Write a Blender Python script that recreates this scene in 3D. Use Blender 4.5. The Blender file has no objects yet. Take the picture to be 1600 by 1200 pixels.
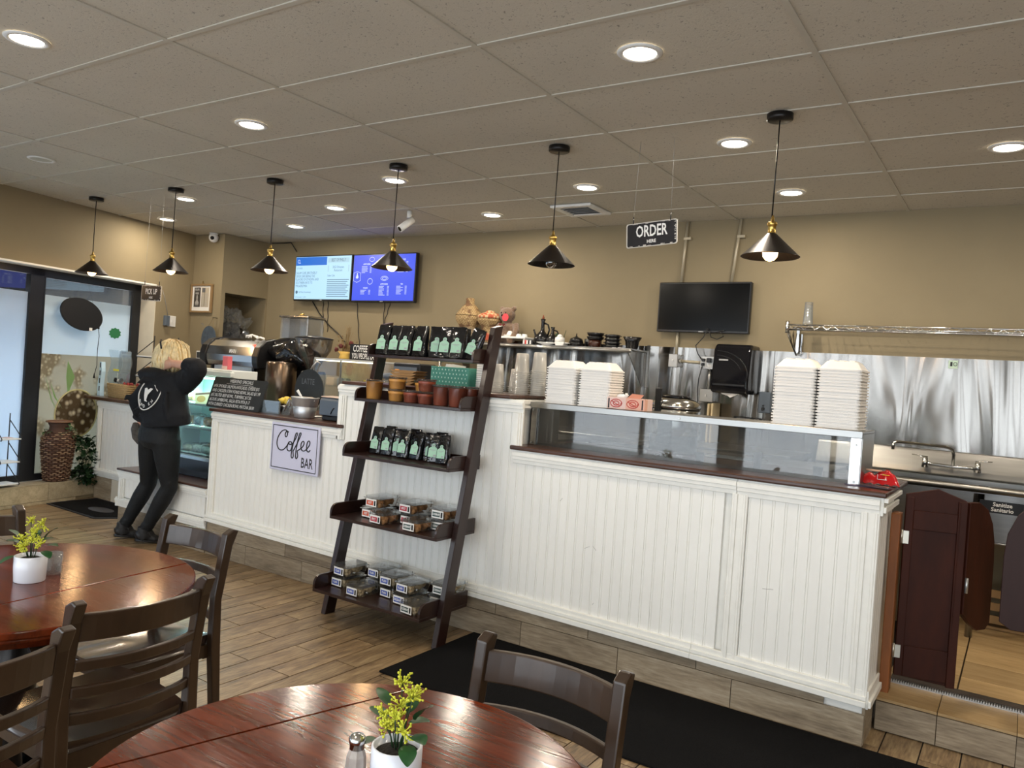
import bpy, math, random
from mathutils import Vector, Matrix, noise
random.seed(7)
PI = math.pi
sc = bpy.context.scene
COL = sc.collection

# ------------------------------------------------------------------ camera, world, exposure
def cam_matrix(yaw, pitch, roll):
    cy, sy, cp, sp, cr, sr = math.cos(yaw), math.sin(yaw), math.cos(pitch), math.sin(pitch), math.cos(roll), math.sin(roll)
    f = Vector((sy*cp, cy*cp, sp)); r0 = Vector((cy, -sy, 0)); u0 = r0.cross(f)
    r = cr*r0 + sr*u0; u = -sr*r0 + cr*u0
    m = Matrix.Identity(4)
    for i in range(3):
        m[i][0] = r[i]; m[i][1] = u[i]; m[i][2] = -f[i]
    return m
cam_d = bpy.data.cameras.new('camera'); cam = bpy.data.objects.new('camera', cam_d); COL.objects.link(cam)
m = cam_matrix(-.581, -.0107, .0695); m.translation = Vector((0, 0, 1.52)); cam.matrix_world = m
cam_d.sensor_width = 36; cam_d.lens = 36*1223/1600; cam_d.clip_start = .02; cam_d.clip_end = 200
sc.camera = cam
sc.view_settings.view_transform = 'Standard'; sc.view_settings.look = 'None'
sc.view_settings.gamma = 1; sc.view_settings.use_curve_mapping = False
sc.view_settings.exposure = 0.62
world = bpy.data.worlds.new('world'); sc.world = world; world.use_nodes = True
SKY = world.node_tree.nodes['Background']; SKY.inputs[0].default_value = (.84, .92, 1.0, 1); SKY.inputs[1].default_value = 3.6
def area(name, loc, rot, sx, sy, power, col, portal=False, spread=PI, disk=False):
    l = bpy.data.lights.new(name, 'AREA'); l.shape = 'DISK' if disk else 'RECTANGLE'; l.size = sx
    if not disk: l.size_y = sy
    l.energy = power; l.color = col; l.spread = spread
    if portal: l.cycles.is_portal = True
    o = bpy.data.objects.new(name, l); COL.objects.link(o); o.location = loc; o.rotation_euler = rot
    return o
CEIL = 2.872
# window openings behind the photographer: portals that guide the sky light in
for k in range(4):
    area('window_portal', (-4.4+2.5*k, -2.16, 1.40), (PI/2, 0, 0), 2.3, 2.5, 1, (1, 1, 1), portal=True)
LAMP_W = 8.0
LAMP_COL = (1.0, .88, .72)

# ------------------------------------------------------------------ materials
def nt(name):
    mt = bpy.data.materials.new(name); mt.use_nodes = True
    return mt, mt.node_tree, mt.node_tree.nodes, mt.node_tree.links, mt.node_tree.nodes['Principled BSDF']
def mat(name, col, rough=.5, metal=0, var=0, vscale=8, stretch=(1, 1, 1), bump=0, bscale=60, coat=0, alpha=1, emit=None, estr=0, trans=0, objrand=0, ior=1.45, spec=.5, sheen=0, col2=None, rvar=0):
    mt, t, N, L, P = nt(name)
    P.inputs['Base Color'].default_value = (*col, 1); P.inputs['Roughness'].default_value = rough
    P.inputs['Metallic'].default_value = metal; P.inputs['IOR'].default_value = ior
    P.inputs['Coat Weight'].default_value = coat; P.inputs['Coat Roughness'].default_value = .12
    P.inputs['Alpha'].default_value = alpha; P.inputs['Transmission Weight'].default_value = trans
    P.inputs['Specular IOR Level'].default_value = spec; P.inputs['Sheen Weight'].default_value = sheen
    if emit: P.inputs['Emission Color'].default_value = (*emit, 1); P.inputs['Emission Strength'].default_value = estr
    if var or bump or objrand or rvar:
        tc = N.new('ShaderNodeTexCoord'); mp = N.new('ShaderNodeMapping'); mp.inputs['Scale'].default_value = stretch
        L.new(tc.outputs['Object'], mp.inputs['Vector'])
        vec = mp.outputs['Vector']
        if objrand:
            oi = N.new('ShaderNodeObjectInfo'); ad = N.new('ShaderNodeVectorMath'); ad.operation = 'ADD'
            ml = N.new('ShaderNodeMath'); ml.operation = 'MULTIPLY'; ml.inputs[1].default_value = 37
            L.new(oi.outputs['Random'], ml.inputs[0]); L.new(vec, ad.inputs[0]); L.new(ml.outputs[0], ad.inputs[1]); vec = ad.outputs[0]
        nz = N.new('ShaderNodeTexNoise'); nz.inputs['Scale'].default_value = vscale; nz.inputs['Detail'].default_value = 6; nz.inputs['Roughness'].default_value = .62
        L.new(vec, nz.inputs['Vector'])
        if var or objrand:
            rp = N.new('ShaderNodeValToRGB'); rp.color_ramp.elements[0].position = .3; rp.color_ramp.elements[1].position = .7
            c2 = col2 or tuple(max(0, c*(1-var)) for c in col); c1 = tuple(min(1, c*(1+var*.55)) for c in col)
            rp.color_ramp.elements[0].color = (*c2, 1); rp.color_ramp.elements[1].color = (*c1, 1)
            L.new(nz.outputs['Fac'], rp.inputs['Fac']); out = rp.outputs['Color']
            if objrand:
                hv = N.new('ShaderNodeHueSaturation'); mr = N.new('ShaderNodeMapRange'); mr.inputs['To Min'].default_value = 1-objrand; mr.inputs['To Max'].default_value = 1+objrand
                L.new(oi.outputs['Random'], mr.inputs['Value']); L.new(mr.outputs['Result'], hv.inputs['Value']); L.new(out, hv.inputs['Color']); out = hv.outputs['Color']
            L.new(out, P.inputs['Base Color'])
        if rvar:
            mr = N.new('ShaderNodeMapRange'); mr.inputs['To Min'].default_value = max(.02, rough-rvar); mr.inputs['To Max'].default_value = rough+rvar
            L.new(nz.outputs['Fac'], mr.inputs['Value']); L.new(mr.outputs['Result'], P.inputs['Roughness'])
        if bump:
            nb = N.new('ShaderNodeTexNoise'); nb.inputs['Scale'].default_value = bscale; nb.inputs['Detail'].default_value = 3; L.new(vec, nb.inputs['Vector'])
            bp = N.new('ShaderNodeBump'); bp.inputs['Strength'].default_value = bump; bp.inputs['Distance'].default_value = .01
            L.new(nb.outputs['Fac'], bp.inputs['Height']); L.new(bp.outputs['Normal'], P.inputs['Normal'])
    return mt
def thin_glass(name, tint=(1, 1, 1), refl=.06, rough=.02, haze=0, hcol=(.8, .8, .8)):
    mt, t, N, L, P = nt(name); N.remove(P); out = N['Material Output']
    tr = N.new('ShaderNodeBsdfTransparent'); tr.inputs[0].default_value = (*tint, 1)
    gl = N.new('ShaderNodeBsdfGlossy'); gl.inputs['Roughness'].default_value = rough
    fr = N.new('ShaderNodeLayerWeight'); fr.inputs['Blend'].default_value = .25
    mr = N.new('ShaderNodeMapRange'); mr.inputs['To Min'].default_value = refl; mr.inputs['To Max'].default_value = .85
    L.new(fr.outputs['Fresnel'], mr.inputs['Value'])
    mx = N.new('ShaderNodeMixShader'); L.new(mr.outputs[0], mx.inputs[0]); L.new(tr.outputs[0], mx.inputs[1]); L.new(gl.outputs[0], mx.inputs[2])
    s = mx.outputs[0]
    if haze:
        df = N.new('ShaderNodeBsdfTranslucent'); df.inputs[0].default_value = (*hcol, 1); d2 = N.new('ShaderNodeBsdfDiffuse'); d2.inputs[0].default_value = (*hcol, 1)
        m0 = N.new('ShaderNodeMixShader'); m0.inputs[0].default_value = .5; L.new(df.outputs[0], m0.inputs[1]); L.new(d2.outputs[0], m0.inputs[2])
        m2 = N.new('ShaderNodeMixShader'); m2.inputs[0].default_value = haze; L.new(s, m2.inputs[1]); L.new(m0.outputs[0], m2.inputs[2]); s = m2.outputs[0]
    L.new(s, out.inputs[0])
    return mt
def film_mat(name, col, tcol):
    mt, t, N, L, P = nt(name); N.remove(P); out = N['Material Output']
    tl = N.new('ShaderNodeBsdfTranslucent'); df = N.new('ShaderNodeBsdfDiffuse'); mx = N.new('ShaderNodeMixShader'); mx.inputs[0].default_value = .3
    tl.inputs[0].default_value = (*tcol, 1); df.inputs[0].default_value = (*col, 1)
    L.new(tl.outputs[0], mx.inputs[1]); L.new(df.outputs[0], mx.inputs[2]); L.new(mx.outputs[0], out.inputs[0])
    return mt, N, L, tl, df
def rgb(h):
    v = [int(h[i:i+2], 16)/255 for i in (0, 2, 4)]
    return tuple(c/12.92 if c < .04045 else ((c+.055)/1.055)**2.4 for c in v)

WALL = mat('tan_wall_paint', rgb('8b7e63'), .75, var=.05, vscale=3, bump=.06, bscale=250)
CREAM = mat('cream_paint', rgb('d9cfba'), .6, var=.06, vscale=5)
TEE = mat('ceiling_tee_white', rgb('c0bbae'), .5, var=.05)
BLACKF = mat('black_window_frame', (.012, .014, .018), .35, bump=.02)
WHITE = mat('white_paint', rgb('f0efe8'), .38, var=.05, vscale=14, bump=.03, bscale=120)
WHITE_B = mat('white_bead_board_paint', rgb('f1f0ea'), .42, var=.035, vscale=9, stretch=(1, 1, .25), bump=.05, bscale=90, objrand=.012)
DARKTOP = mat('dark_counter_wood', rgb('4a2c1e'), .3, var=.55, vscale=10, stretch=(.5, 6, 6), bump=.08, bscale=40, coat=.3)
SHELFW = mat('espresso_stained_wood', rgb('2a1712'), .32, var=.35, vscale=9, stretch=(1, 1, .3), bump=.03, coat=.25)
CHAIRW = mat('dark_chair_wood', rgb('38281b'), .36, var=.35, vscale=10, stretch=(1, 1, .35), bump=.03, bscale=50, coat=.35)
CHAIRSEAT = mat('chair_seat_wood', rgb('33231a'), .22, var=.3, vscale=7, coat=.6)
POSTW = mat('orange_post_wood', rgb('8a5228'), .5, var=.3, vscale=12, stretch=(1, 1, .2), bump=.06)
GATEW = mat('dark_red_gate_wood', rgb('3a170a'), .55, var=.5, vscale=8, stretch=(1, 1, .25), bump=.05, spec=.25)
GATEW2 = mat('purple_brown_gate_wood', rgb('33211f'), .5, spec=.3, var=.25, vscale=8, stretch=(1, 1, .25))
MATB = mat('black_carpet_mat', (.012, .012, .013), .95, var=.6, vscale=300, bump=.9, bscale=400, spec=.1)
RUBBER = mat('black_rubber', (.015, .017, .022), .6)
STEEL = mat('brushed_steel', (.33, .325, .31), .3, 1, var=.12, vscale=6, stretch=(.3, 1, 6), bump=.02, bscale=20, rvar=.06)
STEELP = mat('polished_steel', (.6, .6, .59), .15, 1)
BLACKP = mat('black_plastic', (.012, .012, .013), .3)
BLACKG = mat('black_gloss', (.006, .006, .008), .07)
BLACKM = mat('black_metal', (.02, .018, .017), .35, .6)
BRASS = mat('aged_brass', (.62, .42, .12), .28, 1)
SHADE = mat('dark_bronze_shade', (.028, .023, .021), .35, .7)
WHITEP = mat('white_plastic', (.75, .75, .73), .35)
GREYP = mat('grey_plastic', rgb('59636e'), .4)
FOAM = mat('white_foam', rgb('ece9e4'), .6, var=.03, bump=.05, bscale=200)
CARD = mat('brown_cardboard', rgb('9c7a50'), .8, var=.15)
CERAM = mat('white_ceramic', (.8, .8, .78), .12, coat=.5)
BLKCLAY = mat('black_clay', (.008, .008, .009), .22, var=.2)
TRUNKG = mat('green_leaf', rgb('24502a'), .4, var=.4, vscale=40)
LEAFD = mat('dark_green_leaf', rgb('1e3a1e'), .45, var=.5, vscale=30)
YELLOW = mat('yellow_flower', rgb('c8cf3c'), .6, var=.25, vscale=60)
SOIL = mat('dark_soil', (.015, .011, .009), .9, bump=1, bscale=120)
PAPER = mat('white_paper', (.8, .79, .76), .7)
CHALK = mat('blackboard', (.018, .022, .024), .6, var=.25, vscale=12)
CHALKW = mat('white_chalk', (.75, .77, .76), .8)
SLATE = mat('slate_blue_disc', rgb('48535f'), .6, var=.3, vscale=18)
INK = mat('black_ink', (.01, .01, .012), .5)
WINK = mat('white_ink', (.78, .78, .76), .7, spec=.2)
GINK = mat('grey_ink', (.32, .33, .34), .6)
SKIN = mat('skin', rgb('d09f86'), .5, var=.08, vscale=20)
HAIR = mat('blond_hair', rgb('d9bd86'), .45, var=.45, vscale=22, stretch=(3, 3, .5), bump=.5, bscale=60)
HOOD = mat('black_hoodie_cloth', rgb('0b0f16'), .85, var=.25, vscale=20, bump=.25, bscale=150)
JEAN = mat('black_jeans_cloth', rgb('0f1317'), .7, var=.3, vscale=30, bump=.35, bscale=45)
SHOEM = mat('black_shoe_leather', (.012, .012, .013), .5, bump=.1)
GLASS = thin_glass('clear_glass')
GUARDG = thin_glass('guard_glass', tint=(.66, .67, .66), refl=.05, rough=.02, haze=.08, hcol=(.4, .4, .38))
CASEG = thin_glass('case_glass', tint=(.86, .97, .96), refl=.05)
CLEARP = thin_glass('clear_plastic', tint=(.93, .95, .96), refl=.1, rough=.1, haze=.12, hcol=(.85, .87, .88))
CLAMP = thin_glass('clamshell_plastic', tint=(.97, .98, .98), refl=.05, rough=.05, haze=.02, hcol=(.9, .9, .9))
CUPP = thin_glass('translucent_cup_plastic', tint=(.9, .9, .88), refl=.08, rough=.2, haze=.5, hcol=(.9, .88, .84))
ACRYL = thin_glass('acrylic', tint=(.9, .96, 1), refl=.12, rough=.05, haze=.12, hcol=(.8, .88, .92))
BAGP = mat('glossy_black_bag_foil', (.008, .008, .009), .09, bump=.45, bscale=22, var=.2, objrand=.01, spec=.8)
MINT = mat('mint_label_paper', rgb('9fc7ae'), .6, var=.05)
CONDUIT = mat('painted_conduit', rgb('b3aa94'), .35, .3)
BOXM = mat('galvanised_box', (.5, .5, .49), .35, .8)
GALV = mat('galvanised_bucket', (.62, .64, .66), .42, .85, var=.15)
RED = mat('red_print', rgb('c23b33'), .5)
ORANGE = mat('orange_print', rgb('b87a64'), .55)
PINK = mat('pink_card', rgb('dcc0b8'), .6)
BLUE = mat('blue_print', rgb('3d55a8'), .5)
WICKER = mat('wicker', rgb('b59a6c'), .7, var=.4, vscale=90, bump=.5, bscale=120)
WICKBR = mat('brown_woven_rattan', rgb('8a6a52'), .45, var=.5, vscale=50, bump=.3)
LAVEN = mat('lavender_board', rgb('cfcfe4'), .5)
TEAL = mat('teal_patterned_card', rgb('4f9585'), .6, var=.15, vscale=60)
STUD = mat('window_stud', (.1, .1, .11), .6)

def ceil_tile_mat():
    mt, t, N, L, P = nt('mineral_fibre_tile'); P.inputs['Roughness'].default_value = .85; P.inputs['Specular IOR Level'].default_value = .2
    tc = N.new('ShaderNodeTexCoord'); oi = N.new('ShaderNodeObjectInfo'); ad = N.new('ShaderNodeVectorMath'); ad.operation = 'ADD'
    ml = N.new('ShaderNodeMath'); ml.operation = 'MULTIPLY'; ml.inputs[1].default_value = 19; L.new(oi.outputs['Random'], ml.inputs[0])
    L.new(tc.outputs['Object'], ad.inputs[0]); L.new(ml.outputs[0], ad.inputs[1])
    n1 = N.new('ShaderNodeTexNoise'); n1.inputs['Scale'].default_value = 75; n1.inputs['Detail'].default_value = 2; n1.inputs['Distortion'].default_value = 1.2; L.new(ad.outputs[0], n1.inputs['Vector'])
    r1 = N.new('ShaderNodeValToRGB'); e = r1.color_ramp.elements; e[0].position = .30; e[0].color = (.30, .28, .24, 1); e[1].position = .37; e[1].color = (*rgb('cac4b6'), 1)
    L.new(n1.outputs['Fac'], r1.inputs[0])
    n2 = N.new('ShaderNodeTexNoise'); n2.inputs['Scale'].default_value = 2; L.new(ad.outputs[0], n2.inputs['Vector'])
    mr = N.new('ShaderNodeMapRange'); mr.inputs['To Min'].default_value = .9; mr.inputs['To Max'].default_value = 1.05; L.new(n2.outputs['Fac'], mr.inputs[0])
    hv = N.new('ShaderNodeHueSaturation'); L.new(mr.outputs[0], hv.inputs['Value']); L.new(r1.outputs[0], hv.inputs['Color']); L.new(hv.outputs[0], P.inputs['Base Color'])
    bp = N.new('ShaderNodeBump'); bp.inputs['Strength'].default_value = .25; bp.inputs['Distance'].default_value = .004; L.new(n1.outputs['Fac'], bp.inputs['Height']); L.new(bp.outputs[0], P.inputs['Normal'])
    return mt
CTILE = ceil_tile_mat()
def plank_mat(name, cols, axis=1, rough=.42, sc_=1.0):
    """wood-look porcelain: streaks along one axis, every plank its own offset and tone"""
    mt, t, N, L, P = nt(name); P.inputs['Roughness'].default_value = rough
    tc = N.new('ShaderNodeTexCoord'); oi = N.new('ShaderNodeObjectInfo')
    ml = N.new('ShaderNodeMath'); ml.operation = 'MULTIPLY'; ml.inputs[1].default_value = 53; L.new(oi.outputs['Random'], ml.inputs[0])
    ad = N.new('ShaderNodeVectorMath'); ad.operation = 'ADD'; L.new(tc.outputs['Object'], ad.inputs[0]); L.new(ml.outputs[0], ad.inputs[1])
    mp = N.new('ShaderNodeMapping'); s = [7, 7, 7]; s[axis] = .9; mp.inputs['Scale'].default_value = [q*sc_ for q in s]; L.new(ad.outputs[0], mp.inputs[0])
    n1 = N.new('ShaderNodeTexNoise'); n1.inputs['Scale'].default_value = 2.2; n1.inputs['Detail'].default_value = 8; n1.inputs['Roughness'].default_value = .68; n1.inputs['Distortion'].default_value = .5; L.new(mp.outputs[0], n1.inputs[0])
    n2 = N.new('ShaderNodeTexNoise'); n2.inputs['Scale'].default_value = 16; n2.inputs['Detail'].default_value = 5; L.new(mp.outputs[0], n2.inputs[0])
    mx = N.new('ShaderNodeMix'); mx.inputs[0].default_value = .35; L.new(n1.outputs['Fac'], mx.inputs[2]); L.new(n2.outputs['Fac'], mx.inputs[3])
    rp = N.new('ShaderNodeValToRGB'); e = rp.color_ramp.elements; e[0].position = .33; e[0].color = (*cols[0], 1); e[1].position = .66; e[1].color = (*cols[2], 1)
    q = e.new(.5); q.color = (*cols[1], 1); L.new(mx.outputs[0], rp.inputs[0])
    hv = N.new('ShaderNodeHueSaturation'); mr = N.new('ShaderNodeMapRange'); mr.inputs['To Min'].default_value = .82; mr.inputs['To Max'].default_value = 1.15
    L.new(oi.outputs['Random'], mr.inputs[0]); L.new(mr.outputs[0], hv.inputs['Value']); L.new(rp.outputs[0], hv.inputs['Color']); L.new(hv.outputs[0], P.inputs['Base Color'])
    bp = N.new('ShaderNodeBump'); bp.inputs['Strength'].default_value = .35; bp.inputs['Distance'].default_value = .003; L.new(mx.outputs[0], bp.inputs['Height']); L.new(bp.outputs[0], P.inputs['Normal'])
    return mt
PLANK = plank_mat('wood_look_floor_tile', (rgb('4a3c2c'), rgb('846d50'), rgb('ac9672')), 1, .42)
KICK = plank_mat('wood_look_kick_tile', (rgb('6b5d4b'), rgb('8f806a'), rgb('aa9c86')), 0, .5)
SILLT = plank_mat('sill_tile', (rgb('8c8068'), rgb('aa9c80'), rgb('bcae92')), 1, .45)
TANT = plank_mat('tan_step_tile', (rgb('a08258'), rgb('b99a6c'), rgb('c6a97d')), 0, .4)
GROUT = mat('dark_grout', rgb('221e1a'), .9)
GROUTL = mat('brown_grout', rgb('4a3c2a'), .9)
def table_mat():
    mt, t, N, L, P = nt('glossy_red_brown_table_wood'); P.inputs['Coat Weight'].default_value = .0; P.inputs['Specular IOR Level'].default_value = .3
    tc = N.new('ShaderNodeTexCoord'); mp = N.new('ShaderNodeMapping'); mp.inputs['Scale'].default_value = (1.1, 9, 5); mp.inputs['Rotation'].default_value = (0, 0, .5); L.new(tc.outputs['Object'], mp.inputs[0])
    n1 = N.new('ShaderNodeTexNoise'); n1.inputs['Scale'].default_value = 3; n1.inputs['Detail'].default_value = 9; n1.inputs['Roughness'].default_value = .7; n1.inputs['Distortion'].default_value = .6; L.new(mp.outputs[0], n1.inputs[0])
    rp = N.new('ShaderNodeValToRGB'); e = rp.color_ramp.elements; e[0].position = .3; e[0].color = (*rgb('371306'), 1); e[1].position = .72; e[1].color = (*rgb('702d13'), 1); L.new(n1.outputs['Fac'], rp.inputs[0]); L.new(rp.outputs[0], P.inputs['Base Color'])
    mp2 = N.new('ShaderNodeMapping'); mp2.inputs['Scale'].default_value = (3, 26, 5); mp2.inputs['Rotation'].default_value = (0, 0, .5); L.new(tc.outputs['Object'], mp2.inputs[0])
    n2 = N.new('ShaderNodeTexNoise'); n2.inputs['Scale'].default_value = 5; n2.inputs['Detail'].default_value = 6; L.new(mp2.outputs[0], n2.inputs[0])
    mr = N.new('ShaderNodeMapRange'); mr.inputs['To Min'].default_value = .06; mr.inputs['To Max'].default_value = .24; L.new(n2.outputs['Fac'], mr.inputs[0]); L.new(mr.outputs[0], P.inputs['Roughness'])
    bp = N.new('ShaderNodeBump'); bp.inputs['Strength'].default_value = .12; bp.inputs['Distance'].default_value = .002; L.new(n2.outputs['Fac'], bp.inputs['Height']); L.new(bp.outputs[0], P.inputs['Normal']); pass
    return mt
TABLEW = table_mat()
def wavy_steel():
    mt, t, N, L, P = nt('wavy_stainless_sheet'); P.inputs['Metallic'].default_value = 1; P.inputs['Base Color'].default_value = (.25, .235, .215, 1); P.inputs['Roughness'].default_value = .2
    tc = N.new('ShaderNodeTexCoord'); mp = N.new('ShaderNodeMapping'); mp.inputs['Scale'].default_value = (2.2, 1, .3); L.new(tc.outputs['Object'], mp.inputs[0])
    n1 = N.new('ShaderNodeTexNoise'); n1.inputs['Scale'].default_value = 1.7; n1.inputs['Detail'].default_value = 1.5; n1.inputs['Distortion'].default_value = .6; L.new(mp.outputs[0], n1.inputs[0])
    bp = N.new('ShaderNodeBump'); bp.inputs['Strength'].default_value = 1; bp.inputs['Distance'].default_value = .07; L.new(n1.outputs['Fac'], bp.inputs['Height']); L.new(bp.outputs[0], P.inputs['Normal'])
    n2 = N.new('ShaderNodeTexNoise'); n2.inputs['Scale'].default_value = 5; n2.inputs['Detail'].default_value = 5; L.new(mp.outputs[0], n2.inputs[0])
    mr = N.new('ShaderNodeMapRange'); mr.inputs['To Min'].default_value = .12; mr.inputs['To Max'].default_value = .26; L.new(n2.outputs['Fac'], mr.inputs[0]); L.new(mr.outputs[0], P.inputs['Roughness'])
    return mt
WAVY = wavy_steel()
DIFF = mat('lit_diffuser', (1, 1, 1), .5, emit=(1, .87, .7), estr=9)
DIFFOFF = mat('unlit_diffuser', rgb('b9b6a8'), .4)
BULB = mat('glowing_bulb', (1, .8, .5), .3, emit=(1, .62, .25), estr=7)
BULBOFF = thin_glass('dark_bulb_glass', tint=(.7, .68, .62), refl=.25)

# ------------------------------------------------------------------ mesh builder
OFF = {}
class G:
    def __init__(s): s.v = []; s.f = []; s.mi = []; s.sm = []; s.T = None; s.k = 0
    def add(s, vs, fs, smooth=False, k=None):
        b = len(s.v)
        for p in vs:
            p = Vector(p); s.v.append(s.T @ p if s.T else p)
        for f in fs: s.f.append([b+i for i in f]); s.mi.append(s.k if k is None else k); s.sm.append(smooth)
        return s
    def box(s, x0, x1, y0, y1, z0, z1, k=None):
        v = [(x, y, z) for z in (z0, z1) for x, y in ((x0, y0), (x1, y0), (x1, y1), (x0, y1))]
        return s.add(v, [(3, 2, 1, 0), (4, 5, 6, 7), (0, 1, 5, 4), (1, 2, 6, 5), (2, 3, 7, 6), (3, 0, 4, 7)], k=k)
    def prism(s, pts, a0, a1, axis='x', k=None, smooth=False):
        """polygon pts extruded along axis; for x the points are (y,z), for y (x,z), for z (x,y)"""
        n = len(pts)
        P = {'x': lambda a, p: (a, p[0], p[1]), 'y': lambda a, p: (p[0], a, p[1]), 'z': lambda a, p: (p[0], p[1], a)}[axis]
        v = [P(a0, p) for p in pts]+[P(a1, p) for p in pts]
        s.add(v, [tuple(range(n))[::-1], tuple(range(n, 2*n))], k=k)
        b = len(s.v)-2*n
        for i in range(n):
            j = (i+1) % n; s.f.append([b+i, b+j, b+n+j, b+n+i]); s.mi.append(s.k if k is None else k); s.sm.append(smooth)
        return s
    def lathe(s, prof, c=(0, 0, 0), n=20, k=None, cap=True, smooth=True, sx=1, sy=1):
        v = []; f = []
        for r, z in prof:
            for i in range(n):
                a = 2*PI*i/n; v.append((c[0]+r*sx*math.cos(a), c[1]+r*sy*math.sin(a), c[2]+z))
        for j in range(len(prof)-1):
            for i in range(n):
                i2 = (i+1) % n; f.append((j*n+i, j*n+i2, (j+1)*n+i2, (j+1)*n+i))
        s.add(v, f, smooth, k)
        if cap:
            b = len(s.v)-len(v)
            for q, rev in ((0, True), (len(prof)-1, False)):
                if prof[q][0] > 1e-5:
                    ids = [b+q*n+i for i in range(n)]; s.f.append(ids[::-1] if rev else ids); s.mi.append(s.k if k is None else k); s.sm.append(False)
        return s
    def cyl(s, p0, p1, r0, r1=None, n=12, k=None, cap=True, smooth=True):
        r1 = r0 if r1 is None else r1
        return s.tube([p0, p1], [r0, r1], n, k, cap=cap, smooth=smooth)
    def tube(s, path, r, n=8, k=None, closed=False, cap=True, smooth=True, flat=1.0):
        path = [Vector(p) for p in path]; m_ = len(path)
        if not isinstance(r, (list, tuple)): r = [r]*m_
        v = []; prev = None
        for i in range(m_):
            a = path[(i-1) % m_] if (closed or i > 0) else path[i]; b = path[(i+1) % m_] if (closed or i < m_-1) else path[i]
            d = (b-a).normalized() if (b-a).length > 1e-9 else Vector((0, 0, 1))
            if prev is None:
                up = Vector((0, 0, 1)) if abs(d.z) < .9 else Vector((0, 1, 0)); x = d.cross(up).normalized()
            else:
                x = (prev-d*prev.dot(d)).normalized()
            prev = x; y = d.cross(x)
            for q in range(n):
                an = 2*PI*q/n; v.append(path[i]+x*(r[i]*math.cos(an))+y*(r[i]*flat*math.sin(an)))
        f = []
        for i in range(m_ if closed else m_-1):
            i2 = (i+1) % m_
            for q in range(n):
                q2 = (q+1) % n; f.append((i*n+q, i*n+q2, i2*n+q2, i2*n+q))
        s.add(v, f, smooth, k)
        if cap and not closed:
            b = len(s.v)-len(v)
            s.f.append([b+q for q in range(n)][::-1]); s.f.append([b+(m_-1)*n+q for q in range(n)])
            s.mi += [s.k if k is None else k]*2; s.sm += [False]*2
        return s
    def surf(s, fn, nu, nv, k=None, smooth=True, thick=0):
        v = [fn(i/nu, j/nv) for j in range(nv+1) for i in range(nu+1)]
        w = nu+1
        return s.add(v, [(j*w+i, j*w+i+1, (j+1)*w+i+1, (j+1)*w+i) for j in range(nv) for i in range(nu)], smooth, k)
    def ico(s, c, r, k=None, seg=10, rings=7, sq=(1, 1, 1), jit=0):
        v = [(c[0], c[1], c[2]-r*sq[2])]
        for j in range(1, rings):
            a = -PI/2+PI*j/rings
            for i in range(seg):
                b = 2*PI*i/seg; q = 1+(random.uniform(-jit, jit) if jit else 0)
                v.append((c[0]+r*q*sq[0]*math.cos(a)*math.cos(b), c[1]+r*q*sq[1]*math.cos(a)*math.sin(b), c[2]+r*q*sq[2]*math.sin(a)))
        v.append((c[0], c[1], c[2]+r*sq[2])); top = len(v)-1
        f = [(0, 1+(i+1) % seg, 1+i) for i in range(seg)]
        for j in range(rings-2):
            for i in range(seg):
                i2 = (i+1) % seg; f.append((1+j*seg+i, 1+j*seg+i2, 1+(j+1)*seg+i2, 1+(j+1)*seg+i))
        f += [(top, 1+(rings-2)*seg+i, 1+(rings-2)*seg+(i+1) % seg) for i in range(seg)]
        return s.add(v, f, True, k)
    def mesh(s, name, mats, off=None):
        me = bpy.data.meshes.new(name)
        vs = [p-off for p in s.v] if off else s.v
        me.from_pydata([tuple(p) for p in vs], [], s.f)
        for mm in (mats if isinstance(mats, (list, tuple)) else [mats]): me.materials.append(mm)
        me.polygons.foreach_set('material_index', s.mi); me.polygons.foreach_set('use_smooth', s.sm)
        me.update()
        return me
    def obj(s, name, mats, parent=None, bev=0, seg=1, sub=0, label=None):
        off = OFF.get(parent.name) if parent else None
        o = bpy.data.objects.new(name, s.mesh(name, mats, off)); COL.objects.link(o)
        if parent: o.parent = parent
        if off: OFF[o.name] = off
        if bev:
            b = o.modifiers.new('bevel', 'BEVEL'); b.width = bev; b.segments = seg; b.limit_method = 'ANGLE'; b.angle_limit = .6
        if sub:
            b = o.modifiers.new('sub', 'SUBSURF'); b.levels = sub; b.render_levels = sub
        if label: o['label'] = label
        return o
def put(name, me, parent, loc=(0, 0, 0), rot=(0, 0, 0), mats=None):
    o = bpy.data.objects.new(name, me); COL.objects.link(o); o.parent = parent
    off = OFF.get(parent.name) if parent else None
    o.location = Vector(loc)-(off or Vector()); o.rotation_euler = rot
    return o
def thing(name, label, cat, loc=(0, 0, 0), rz=0, group=None, wc=False):
    """wc: the parts are given in world coordinates"""
    o = bpy.data.objects.new(name, None); COL.objects.link(o); o.location = loc; o.rotation_euler = (0, 0, rz); o.empty_display_size = .05
    o['label'] = label; o['category'] = cat
    if group: o['group'] = group
    if wc: OFF[o.name] = Vector(loc)
    return o
def tag(o, label, cat, group=None):
    o['label'] = label; o['category'] = cat
    if group: o['group'] = group
    return o
def struct(o): o['kind'] = 'structure'; return o
def dup(root, loc, rz=0, label=None, group=None):
    r = root.copy(); COL.objects.link(r); r.location = loc; r.rotation_euler = (0, 0, rz)
    if label: r['label'] = label
    if group: r['group'] = group
    for ch in list(root.children):
        c = ch.copy(); COL.objects.link(c); c.parent = r
        for g in ch.children:
            d = g.copy(); COL.objects.link(d); d.parent = c
    return r
NTH = ['first', 'second', 'third', 'fourth', 'fifth', 'sixth', 'seventh', 'eighth', 'ninth', 'tenth', 'eleventh', 'twelfth', 'thirteenth', 'fourteenth', 'fifteenth', 'sixteenth', 'seventeenth', 'eighteenth', 'nineteenth', 'twentieth']
TXT = {}
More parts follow.
